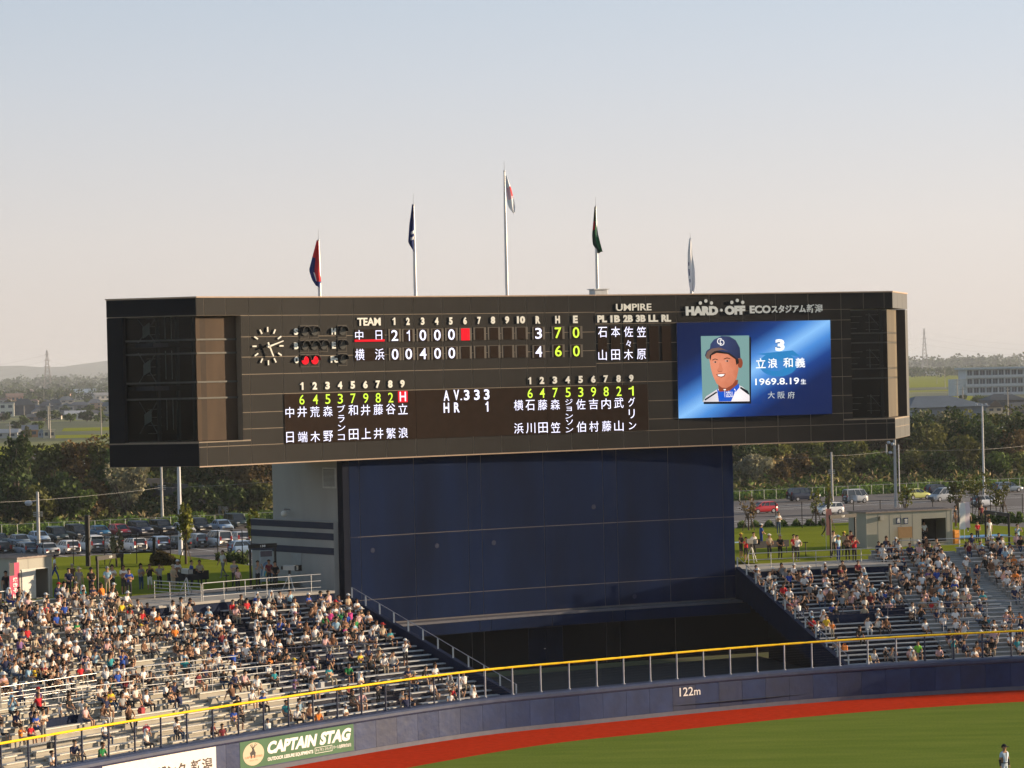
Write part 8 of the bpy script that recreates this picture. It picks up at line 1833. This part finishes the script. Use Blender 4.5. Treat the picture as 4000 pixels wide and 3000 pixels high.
# fill the benches at the density each block shows
def dens(zone, row, s):
    if zone == 'L': return .56 if row >= 17 else .46 if row >= 12 else .15 if row >= 6 else .055
    if zone == 'LN': return .50 if row >= 13 else .26 if row >= 9 else .08
    if zone == 'R': return .58 if row >= 15 else .40 if row >= 11 else .26 if row >= 5 else .22
    return .46 if row >= 13 else .18 if row >= 9 else .035
for zone, row, s in SEATS:
    x, y = px(seat_world(row, s))
    if not (-60 < x < 4060 and y < 3060): continue
    d_ = dens(zone, row, s) * (1.32 if math.sin(s * 1.1 + row * 1.7) + math.sin(s * .37 - row * .9) > 0 else .6)
    if rr.random() < d_ and not any(t[0] == row and abs(t[1] - s) < .5 for t in taken): add_seated(row, s + rr.uniform(-.06, .06))
# the nearest seated people are things of their own, the rest one crowd
STAND_MAX = 300
def near(d): return (d['P'] - CAM).length
ORD = ['', 'first', 'second', 'third', 'fourth', 'fifth', 'sixth', 'seventh', 'eighth', 'ninth', 'tenth', 'eleventh', 'twelfth', 'thirteenth', 'fourteenth', 'fifteenth', 'sixteenth', 'seventeenth', 'eighteenth', 'nineteenth', 'twentieth']
def ordw(n):
    if n <= 20: return ORD[n]
    return {2: 'twenty ', 3: 'thirty ', 4: 'forty ', 5: 'fifty '}[n // 10] + ORD[n % 10] if n % 10 else {3: 'thirtieth', 4: 'fortieth', 5: 'fiftieth'}[n // 10]
for zone in ('left', 'right'):
    for row in range(30):
        L_ = sorted([d for d in PEOPLE if d['zone'] == zone and d['row'] == row], key=lambda d: -d['s'] if zone == 'left' else d['s'])
        for i, d in enumerate(L_): d['label'] = describe(d) + ', ' + ordw(i + 1).replace(' ', '-') + ' from tower, ' + ordw(row + 1).replace(' ', '-') + ' row, ' + zone + ' stand'
# standing people
STANDING = []
def stand(x, y, z, label, facing=0.0, group='people standing behind the stands', **kw):
    P = at_z(x, y, z); kw.setdefault('hat', 'hair'); kw.setdefault('scale', 1.02); d = person_spec(P, R(25) + facing, False, rr, **kw); d['label'] = label; d['group'] = group; STANDING.append(d)
PI = math.pi
stand(214, 2275, 7.0, 'person with blue cap and blue trousers walking behind the left hut', 1.4, shirt='white', bottom='blue', hat='cap', hatc='navy', short=False, legs='walk', arms='swing')
stand(484, 2322, 7.0, 'person in white shirt standing inside the left gate frame', 0, shirt='white', bottom='dark')
stand(552, 2315, 6.8, 'long haired person in grey top and jeans on the left platform', .4, shirt='grey', bottom='jeans', hat='long', short=False)
stand(586, 2315, 6.8, 'person in black vest and white shorts on the left platform', 0, shirt='black', bottom='white', short=True)
stand(624, 2313, 6.8, 'person in grey checked shirt on the phone on the left platform', 0, shirt='grey', bottom='black', arms='shade', short=False)
stand(677, 2318, 6.8, 'camera operator in khaki shirt and cap at the left television camera', .5, shirt='beige', bottom='beige', hat='cap', hatc='beige', arms='lap', short=False)
stand(695, 2296, 6.8, 'person in white shirt and cap behind the left camera operator', 0, shirt='white', bottom='dark', hat='cap', hatc='white')
stand(749, 2300, 6.8, 'person in blue shirt beside the black board on the left platform', .9, shirt='blue', bottom='dark', short=False); stand(781, 2298, 6.8, 'person in beige shirt checking a phone behind the left black board', 0, shirt='beige', bottom='dark', arms='lap', short=False)
stand(872, 2258, 7.1, 'person in cream shirt striding across the left lawn with a bag', -1.2, shirt='offwhite', bottom='grey', legs='walk', arms='swing', short=False)
stand(916, 2298, 6.9, 'person in grey shirt standing before the black T post, left', 0, shirt='grey', bottom='dark', arms='cross', short=False); stand(1008, 2302, 6.85, 'photographer in grey top beside the right post of the left platform', .3, shirt='grey', bottom='dark', arms='face', short=False)
stand(1052, 2298, 6.85, 'person in maroon shirt next to the rainbow poster', 0, shirt='maroon', bottom='dark', arms='lap', short=False); stand(1076, 2305, 6.8, 'person in black printed shirt near the tower side', -.3, shirt='black', bottom='dark', arms='lap', short=False); stand(930, 2312, 6.8, 'crouching camera helper in pink shirt on the left platform', .3, shirt='pale_pink', bottom='dark', hat='long', scale=.85)
stand(505, 2338, 7.0, 'person in blue shirt with crossed arms right of the left gate', 0, shirt='blue', bottom='dark', arms='cross', short=False); stand(420, 2328, 7.0, 'person in white cap standing just behind the left stand top', 0, shirt='light_blue', bottom='beige', hat='cap', hatc='grey'); stand(440, 2322, 7.0, 'long haired person in white under the left gate frame', 0, shirt='white', bottom='dark', hat='long'); stand(357, 2332, 7.0, 'person in black sunhat left of the left gate frame', 0, shirt='black', bottom='dark', hat='sun', hatc='black'); stand(310, 2330, 7.0, 'person in grey shirt and straw hat right of the left hut', 0, shirt='grey', bottom='beige', hat='sun', hatc='beige'); stand(270, 2335, 7.0, 'person in blue jacket with a white towel round the neck', 0, shirt='navy', bottom='dark', arms='lap'); stand(283, 2300, 7.0, 'person in brown top on the left lawn near the hut', 0, shirt='brown', bottom='dark', hat='cap', hatc='beige', scale=.9)
stand(24, 2352, 7.0, 'tall person in black printed shirt at the left hut', .2, shirt='black', bottom='dark', scale=1.06, arms='down')
stand(3042, 2088, 6.75, 'person in white shirt and jeans on the right lawn near the saplings', 0, shirt='white', bottom='jeans', short=False); stand(2974, 2140, 6.5, 'person in blue shirt and white cap turned sideways on the right lawn', 1.5, shirt='blue', bottom='blue', hat='cap', hatc='white', arms='lap', short=False)
stand(3006, 2185, 6.5, 'person in beige shirt and cap behind the right black board', 0, shirt='beige', bottom='dark', hat='cap', hatc='white', arms='lap'); stand(3048, 2188, 6.5, 'person in black shirt leaning behind the right black board', 0, shirt='black', bottom='black', hat='cap', hatc='grey', arms='lap', short=False); stand(3115, 2192, 6.5, 'person in white and red shirt shading the eyes on the right platform', 0, shirt='white', bottom='dark', arms='shade', short=False); stand(3102, 2188, 6.5, 'person half hidden behind the one shading the eyes', 0, shirt='red', bottom='dark')
stand(3229, 2098, 6.7, 'person in black walking on the right lawn by the gate frame', .8, shirt='black', bottom='black', legs='walk', arms='swing', short=False); stand(3257, 2172, 6.5, 'person in white shirt within the gate frame left of the food hut', 0, shirt='white', bottom='dark', short=False); stand(3275, 2192, 6.5, 'guard in light blue uniform at the right platform end', .3, shirt='light_blue', bottom='blue', hat='cap', hatc='light_blue', short=False); stand(3338, 2196, 6.5, 'person in red striped shirt at the right platform end', 0, shirt='red', bottom='black', short=False); stand(3312, 2192, 6.5, 'person in dark clothes beside the red striped shirt', -.5, shirt='brown', bottom='black', hat='long'); stand(3298, 2175, 6.5, 'person with an orange cap queueing at the food hut', 2.2, shirt='beige', bottom='dark', hat='cap', hatc='yellow'); stand(3325, 2172, 6.5, 'person in maroon shirt queueing at the food hut', 2.4, shirt='maroon', bottom='dark')
stand(3781, 2078, 6.7, 'person in white shirt and black trousers walking right of the white flags', -.9, shirt='white', bottom='black', legs='walk', arms='swing', short=False); stand(3733, 2062, 6.7, 'person in dark green right of the food hut roof', .6, shirt='black', bottom='brown', short=False); stand(3819, 2118, 6.5, 'person in red on the right lawn by the blue sheet', 0, shirt='red', bottom='dark', arms='knees' if False else 'lap', scale=.9); stand(3865, 2118, 6.5, 'long haired person in white inside the far right gate frame', 0, shirt='white', bottom='white', hat='long'); stand(3834, 2048, 6.7, 'person in dark red standing behind the far right gate frame', 0, shirt='maroon', bottom='dark', scale=.95); stand(3852, 2062, 6.7, 'person in dark clothes bending near the far right gate frame', 0, shirt='black', bottom='black', scale=.95)
stand(3975, 2145, 6.5, 'person in light blue shirt at the right edge behind the stand', 0, shirt='light_blue', bottom='dark'); stand(2895, 2180, 6.5, 'camera operator in yellow cap at the right television camera', .4, shirt='black', bottom='dark', hat='cap', hatc='yellow', arms='lap')
stand(2915, 2192, 6.5, 'person in red and black beside the right television camera', 0, shirt='red', bottom='dark', scale=.95); stand(2945, 2178, 6.5, 'person in white shirt behind the right television camera', 0, shirt='white', bottom='dark', arms='lap')
hp = HF.world((ox0 + ox1) / 2 - .3, .9, .05); d = person_spec(hp, yR, False, rr, shirt='white', hat='hair', hatc='white', arms='lap', bottom='dark', scale=1.0); d['label'] = 'shop worker in white seen through the food hut window'; d['group'] = 'food hut workers'; STANDING.append(d)
hp = HF.world((ox0 + ox1) / 2 - .75, 1.2, .05); d = person_spec(hp, yR + .6, False, rr, shirt='yellow', hat='hair', hatc='white', arms='lap', bottom='dark', scale=.98); d['label'] = 'shop worker in yellow at the left of the food hut window'; d['group'] = 'food hut workers'; STANDING.append(d)
# children and others standing on the rows
def stand_row(x, y, label, **kw):
    r_ = at_stand(x, y, 0); row = max(0, min(int(round((r_[1] - OR - .4) / ZR)), 29)); P = wc(r_[0], row_o(row) + .2, row_z(row)); kw.setdefault('hat', 'hair'); d = person_spec(P, wyaw(r_[0]) + kw.pop('turn', 0), False, rr, **kw); d['label'] = label; d['group'] = 'spectators standing on the rows'; STANDING.append(d)
stand_row(*r4(650, 1255), 'child in white numbered shirt seen from behind, standing low in the left stand', shirt='white', bottom='grey', scale=.76, turn=2.6, short=True); stand_row(*r4(480, 1270), 'child in white and blue shirt with grey cap standing beside the numbered child', shirt='white', bottom='grey', hat='cap', hatc='grey', scale=.74, turn=1.2, short=True)
stand_row(*r4(370, 1450), 'tall person in offwhite shirt standing behind the yellow rail at the left', shirt='offwhite', bottom='grey', scale=1.0, short=True); stand_row(*r4(1020, 900), 'person in blue shirt and navy cap standing in the left gangway', shirt='blue', bottom='blue', hat='cap', hatc='navy', scale=.98, arms='face', short=False)
stand_row(*r4(1550, 400), 'person in grey shirt with a shoulder strap standing below the left platform', shirt='grey', bottom='beige', hat='cap', hatc='black', short=False, turn=.8); stand_row(*r4(1615, 410), 'child in white vest standing below the left platform', shirt='white', bottom='dark', scale=.74); stand_row(*r4(1660, 410), 'child in grey polo and navy cap standing below the left platform', shirt='grey', bottom='dark', hat='cap', hatc='navy', scale=.78)
stand_row(*r4(1500, 1400), 'person in white team shirt standing behind the yellow rail', shirt='white', bottom='dark', hat='cap', hatc='black'); stand_row(*q7(255, 520), 'person in tan jacket standing in the right stand gangway', shirt='beige', bottom='brown', turn=1.2, short=False); stand_row(*q7(1185, 1580), 'child in teal shirt standing at the front of the right stand', shirt='teal', bottom='grey', scale=.85, arms='face'); stand_row(*r3(865, 1215), 'child in orange dress standing in the right navy rows', shirt='orange', bottom='beige', scale=.66); stand_row(*r3(460, 965), 'small child in white shirt on the upper right navy rows', shirt='white', bottom='dark', scale=.6); stand_row(*r5(1310, 990), 'child in dark clothes standing in the lower left navy rows', shirt='black', bottom='black', scale=.8); stand_row(*r5(1530, 700), 'person in striped top beside the white placard', shirt='white', bottom='navy' if False else 'dark', hat='cap', hatc='white')
NST = len(STANDING)
PEOPLE.sort(key=near)
nsing = STAND_MAX - NST
for d in STANDING + PEOPLE[:nsing]: make_person(d)
# remaining far spectators: one crowd, one mesh, real figures
allV = []; allF = []; allM = []; cmats = []; cidx = {}; base_i = 0
for d in PEOPLE[nsing:]:
    me, mb = pose(d['seated'], d['lean'], d['arms'], d['legs'], d['hat'])
    if not hasattr(mb, 'arr'):
        V = np.array(mb.v); q = [(f if len(f) == 4 else (f + (f[-1],)) if len(f) == 3 else None) for f in mb.f]; ok = [i for i, f in enumerate(q) if f]; mb.arr = (V, [mb.f[i] for i in ok], np.array([mb.m[i] for i in ok]))
    V, F, M_ = mb.arr; c, s_ = math.cos(d['yaw']), math.sin(d['yaw']); sc_ = d['scale']; X = V[:, 0] * sc_ * (-1 if d['mir'] else 1); Y = V[:, 1] * sc_
    W_ = np.stack([X * c - Y * s_ + d['P'].x, X * s_ + Y * c + d['P'].y, V[:, 2] * sc_ + d['P'].z], 1); allV.append(W_)
    ms = mats_of(d); ii = []
    for m in ms:
        if m.name not in cidx: cidx[m.name] = len(cmats); cmats.append(m)
        ii.append(cidx[m.name])
    ii = np.array(ii); allM.append(ii[M_]); lens = np.array([len(f) for f in F]); flat = np.fromiter((v for f in F for v in f), dtype=np.int64); allF.append((lens, flat + base_i)); base_i += len(V)
me = bpy.data.meshes.new('distant_crowd'); V = np.concatenate(allV).astype(np.float32); lens = np.concatenate([a for a, b in allF]); flat = np.concatenate([b for a, b in allF])
me.vertices.add(len(V)); me.vertices.foreach_set('co', V.ravel()); me.loops.add(len(flat)); me.loops.foreach_set('vertex_index', flat.astype(np.int32)); me.polygons.add(len(lens)); me.polygons.foreach_set('loop_start', np.concatenate([[0], np.cumsum(lens)[:-1]]).astype(np.int32)); me.polygons.foreach_set('loop_total', lens.astype(np.int32))
for m in cmats: me.materials.append(m)
me.polygons.foreach_set('material_index', np.concatenate(allM).astype(np.int32)); me.polygons.foreach_set('use_smooth', np.ones(len(lens), dtype=bool)); me.update(calc_edges=True)
tag(link('distant_crowd', me), 'many more spectators seated on the upper rows of both stands', 'crowd', kind='stuff')
print('people', len(PEOPLE), 'standing', NST, 'meshes', len(POSES), 'crowd verts', len(V))
# ---- outfielder
fp = at_z(3921, 3060, 0.0); Yf = 137.4; hd = at_y(3921, 2901, Yf); fl_yaw = R(35)
FLD = dict(P=Vector((hd.x, hd.y, 0)), yaw=fl_yaw, seated=False, shirt='pale', bottom='pale', hat='cap', hatc='black', arms='down', legs='stand', lean=0, scale=hd.z / 1.80, short=False, skin=SKIN[1], hair=HAIR[0], mir=False, label='outfielder in pale blue uniform and black cap standing on the grass', group=None)
CLO['pale'] = (.42, .52, .66); BOT['pale'] = (.46, .54, .66); FLD['group'] = 'players on the field'; fo = make_person(FLD); fo.material_slots[0].material = cm('skin', 'fielder', SKIN[1]); 
FF = Frame(FLD['P'], fl_yaw); sc_ = FLD['scale']
for s in (-1, 1):
    mb = MB(); mb.tube((s * .232, .01, 1.12), (s * .247, -.03, .86), .052, 8, .036); o = mb.build('undersleeve', mat('black_undersleeve', (.012, .012, .016), .8, var=0), None); o.parent = fo; 
mb = MB(); mb.tube((0, -.01, .965), (0, -.01, 1.0), .165, 14); [None]; bl = mb.build('belt', mat('dark_belt', (.02, .025, .05), .6, var=0), None); bl.parent = fo; bl.scale = (1, .78, 1)
mb = MB(); mb.prism([(-.012, 1.05), (.012, 1.05), (.03, 1.42), (-.03, 1.42)], -.135, -.125); o = mb.build('placket_stripe', mat('dark_belt', (.02, .025, .05), .6, var=0), None); o.parent = fo
gl = empty('baseball_glove', FF.world(-.25 * sc_, -.08 * sc_, .72 * sc_), fl_yaw); tag(gl, 'brown leather glove held low by the outfielder', 'glove'); LT = mat('glove_leather', (.06, .025, .018), .7, var=.1)
mb = MB(); mb.ball((-.03, -.02, -.05), (.12, .07, .13), 10, 8); mb.build('palm', LT, gl)
for k in range(4): mb = MB(); mb.ball((-.11 + .05 * k, -.03, -.20 - .02 * (k in (1, 2))), (.032, .036, .10), 7, 6); mb.build('finger', LT, gl)
mb = MB(); mb.ball((.09, -.03, -.06), (.035, .04, .09), 7, 6); mb.build('thumb', LT, gl)
# ---- television cameras
def tvcam(x, y, z, yaw, label):
    a = at_z(x, y, z); o = empty('television_camera', a, yaw); tag(o, label, 'camera'); gm_ = mat('camera_grey', (.42, .42, .40), .5, var=.03)
    MB().bev(-.16, .16, -.95, .15, 1.28, 1.58, .04).build('body', gm_, o); mb = MB(); mb.add([(-.16, -.96, 1.30), (.16, -.96, 1.30), (.16, -.96, 1.56), (-.16, -.96, 1.56), (-.22, -1.2, 1.24), (.22, -1.2, 1.24), (.22, -1.2, 1.62), (-.22, -1.2, 1.62)], [(0, 1, 5, 4), (1, 2, 6, 5), (2, 3, 7, 6), (3, 0, 4, 7)]); mb.build('lens_hood', mat('camera_black', (.015, .015, .016), .5, var=0), o)
    MB().bev(-.1, .1, .151, .42, 1.30, 1.50, .03).build('viewfinder', mat('camera_black', (.015, .015, .016), .5, var=0), o); mb = MB(); mb.tube((0, -.3, 1.05), (0, -.3, 1.28), .08, 8); mb.build('tripod_head', mat('camera_black', (.015, .015, .016), .5, var=0), o)
    for q in range(3): an = q * 2.094 + .4; mb = MB(); mb.tube((0, -.3, 1.05), (.5 * math.cos(an), -.3 + .5 * math.sin(an), 0), .028, 6); mb.build('tripod_leg', M_RAIL, o)
tvcam(722, 2322, 6.76, R(30), 'television camera on a tripod on the left platform'); tvcam(1120, 2308, 6.76, R(45), 'television camera on a tripod beside the tower side wall'); tvcam(2930, 2196, 6.51, R(20), 'television camera on a tripod on the right platform')
# ---- small belongings
def nobori(x, y, z, yt, label, c):
    a = at_z(x, y, z); h = (y - yt) * a.y / FPX; o = empty('vertical_flag', a, R(15)); tag(o, label, 'flag', 'white vertical flags right of the food hut'); mb = MB(); mb.tube((0, 0, 0), (0, 0, h), .02, 6); mb.build('pole', M_WPOLE, o); mb = MB(); vs_ = []; n_ = 12
    for i in range(n_ + 1):
        for k in range(3): vs_.append((.03 + .22 * k, .08 * math.sin(i * .7 + k), h - .05 - 1.9 * i / n_))
    mb.add(vs_, [(3 * i + k, 3 * i + k + 1, 3 * i + 4 + k, 3 * i + 3 + k) for i in range(n_) for k in range(2)], 0, True); mb.build('cloth', c, o)
nobori(3750, 2135, 6.5, 1962, 'tall white flag nearer the food hut, left of its twin', mat('nobori_white', (.70, .70, .74), .8, var=0)); nobori(3768, 2118, 6.5, 1958, 'tall pale lilac flag right of its white twin', mat('nobori_lilac', (.58, .52, .62), .8, var=0)); nobori(3228, 2150, 6.5, 1985, 'red and white vertical flag at the gate frame left of the food hut', mat('nobori_red', (.60, .25, .22), .8, var=0))
def sheet_on_lawn(x, y, z, w, d_, m, label): a = at_z(x, y, z); o = MB().box(-w / 2, w / 2, 0, d_, .03, .05).build('picnic_sheet', m, None, a, R(20)); tag(o, label, 'sheet')
sheet_on_lawn(3850, 2098, 6.7, 4.5, 2.0, mat('blue_tarp', (.10, .30, .55), .5), 'blue picnic sheet on the right lawn'); sheet_on_lawn(2900, 2122, 6.6, 2.2, 1.6, mat('pale_tarp', (.35, .50, .58), .5), 'pale blue picnic sheet on the lawn beside the tower')
def bag(x, y, c, label, kind='bag', w=.36, h=.30):
    r_ = at_stand(x, y, .37); row = max(0, int(round((r_[1] - OR - .5) / ZR))); P = seat_world(row, r_[0]); o = empty(kind, P, wyaw(r_[0])); tag(o, label, kind); MB().bev(-w / 2, w / 2, -.13, .13, 0, h, .05).build('body', c, o); mb = MB(); mb.path([(-w * .3, 0, h), (-w * .2, 0, h + .1), (w * .2, 0, h + .1), (w * .3, 0, h)], .014, 5); mb.build('handle', c, o)
bag(*q5(710, 360), mat('cooler_white', (.62, .62, .62), .5), 'white cooler bag in the left navy rows', 'cooler'); bag(*q5(950, 460), mat('bag_orange', (.75, .22, .03), .6), 'orange bag near the dark railing, left stand'); bag(*r4(1220, 1310), mat('bag_red', (.60, .03, .06), .6), 'red bag on a lower bench of the left stand'); bag(*r4(1235, 1150), mat('bag_dark_red', (.35, .02, .03), .6), 'dark red bag beside the person in white, left stand'); bag(*q7(1640, 1080), mat('bag_black', (.02, .02, .02), .6), 'black backpack on the middle benches of the right stand'); bag(*r3(980, 1310), mat('bag_orange', (.75, .22, .03), .6), 'orange bag in the lower right navy rows'); bag(*r4(460, 1470), mat('bag_black', (.02, .02, .02), .6), 'black bag near the yellow rail at the left'); bag(*r5(950, 860), mat('bag_grey', (.4, .4, .4), .6), 'pale grey bag by the navy rows, left stand')
r_ = at_stand(*r4(1600, 950), .37); P = seat_world(int(round((r_[1] - OR - .5) / ZR)), r_[0]); pc = empty('placard', P + Vector((.25, -.45, .12)), wyaw(r_[0]) - .25); tag(pc, 'white placard with two dark characters held in the left stand', 'placard'); MB().box(-.3, .3, -.01, .01, 0, .42).build('sheet', M_WHT, pc)
for k, ch in enumerate('休部'): mb = MB(); put_text(mb, ch, -.24 + k * .26, -.03 + k * .26, .14, .36, -.02, .02); mb.build('lettering', M_BLK, pc)
# ---------------------------------------------------------------- evening haze
hz = bpy.data.materials.new('haze_air'); hz.use_nodes = True; t = hz.node_tree
for n_ in list(t.nodes): t.nodes.remove(n_)
o_ = t.nodes.new('ShaderNodeOutputMaterial'); pv = t.nodes.new('ShaderNodeVolumePrincipled'); pv.inputs['Color'].default_value = (.80, .86, .95, 1); pv.inputs['Density'].default_value = 0.000075; pv.inputs['Anisotropy'].default_value = .0
t.links.new(pv.outputs[0], o_.inputs['Volume'])
mb = MB(); mb.box(-48000, 48000, -1500, 60000, -1.6, 108); h_ = mb.build('haze', hz); tag(h_, kind='stuff')
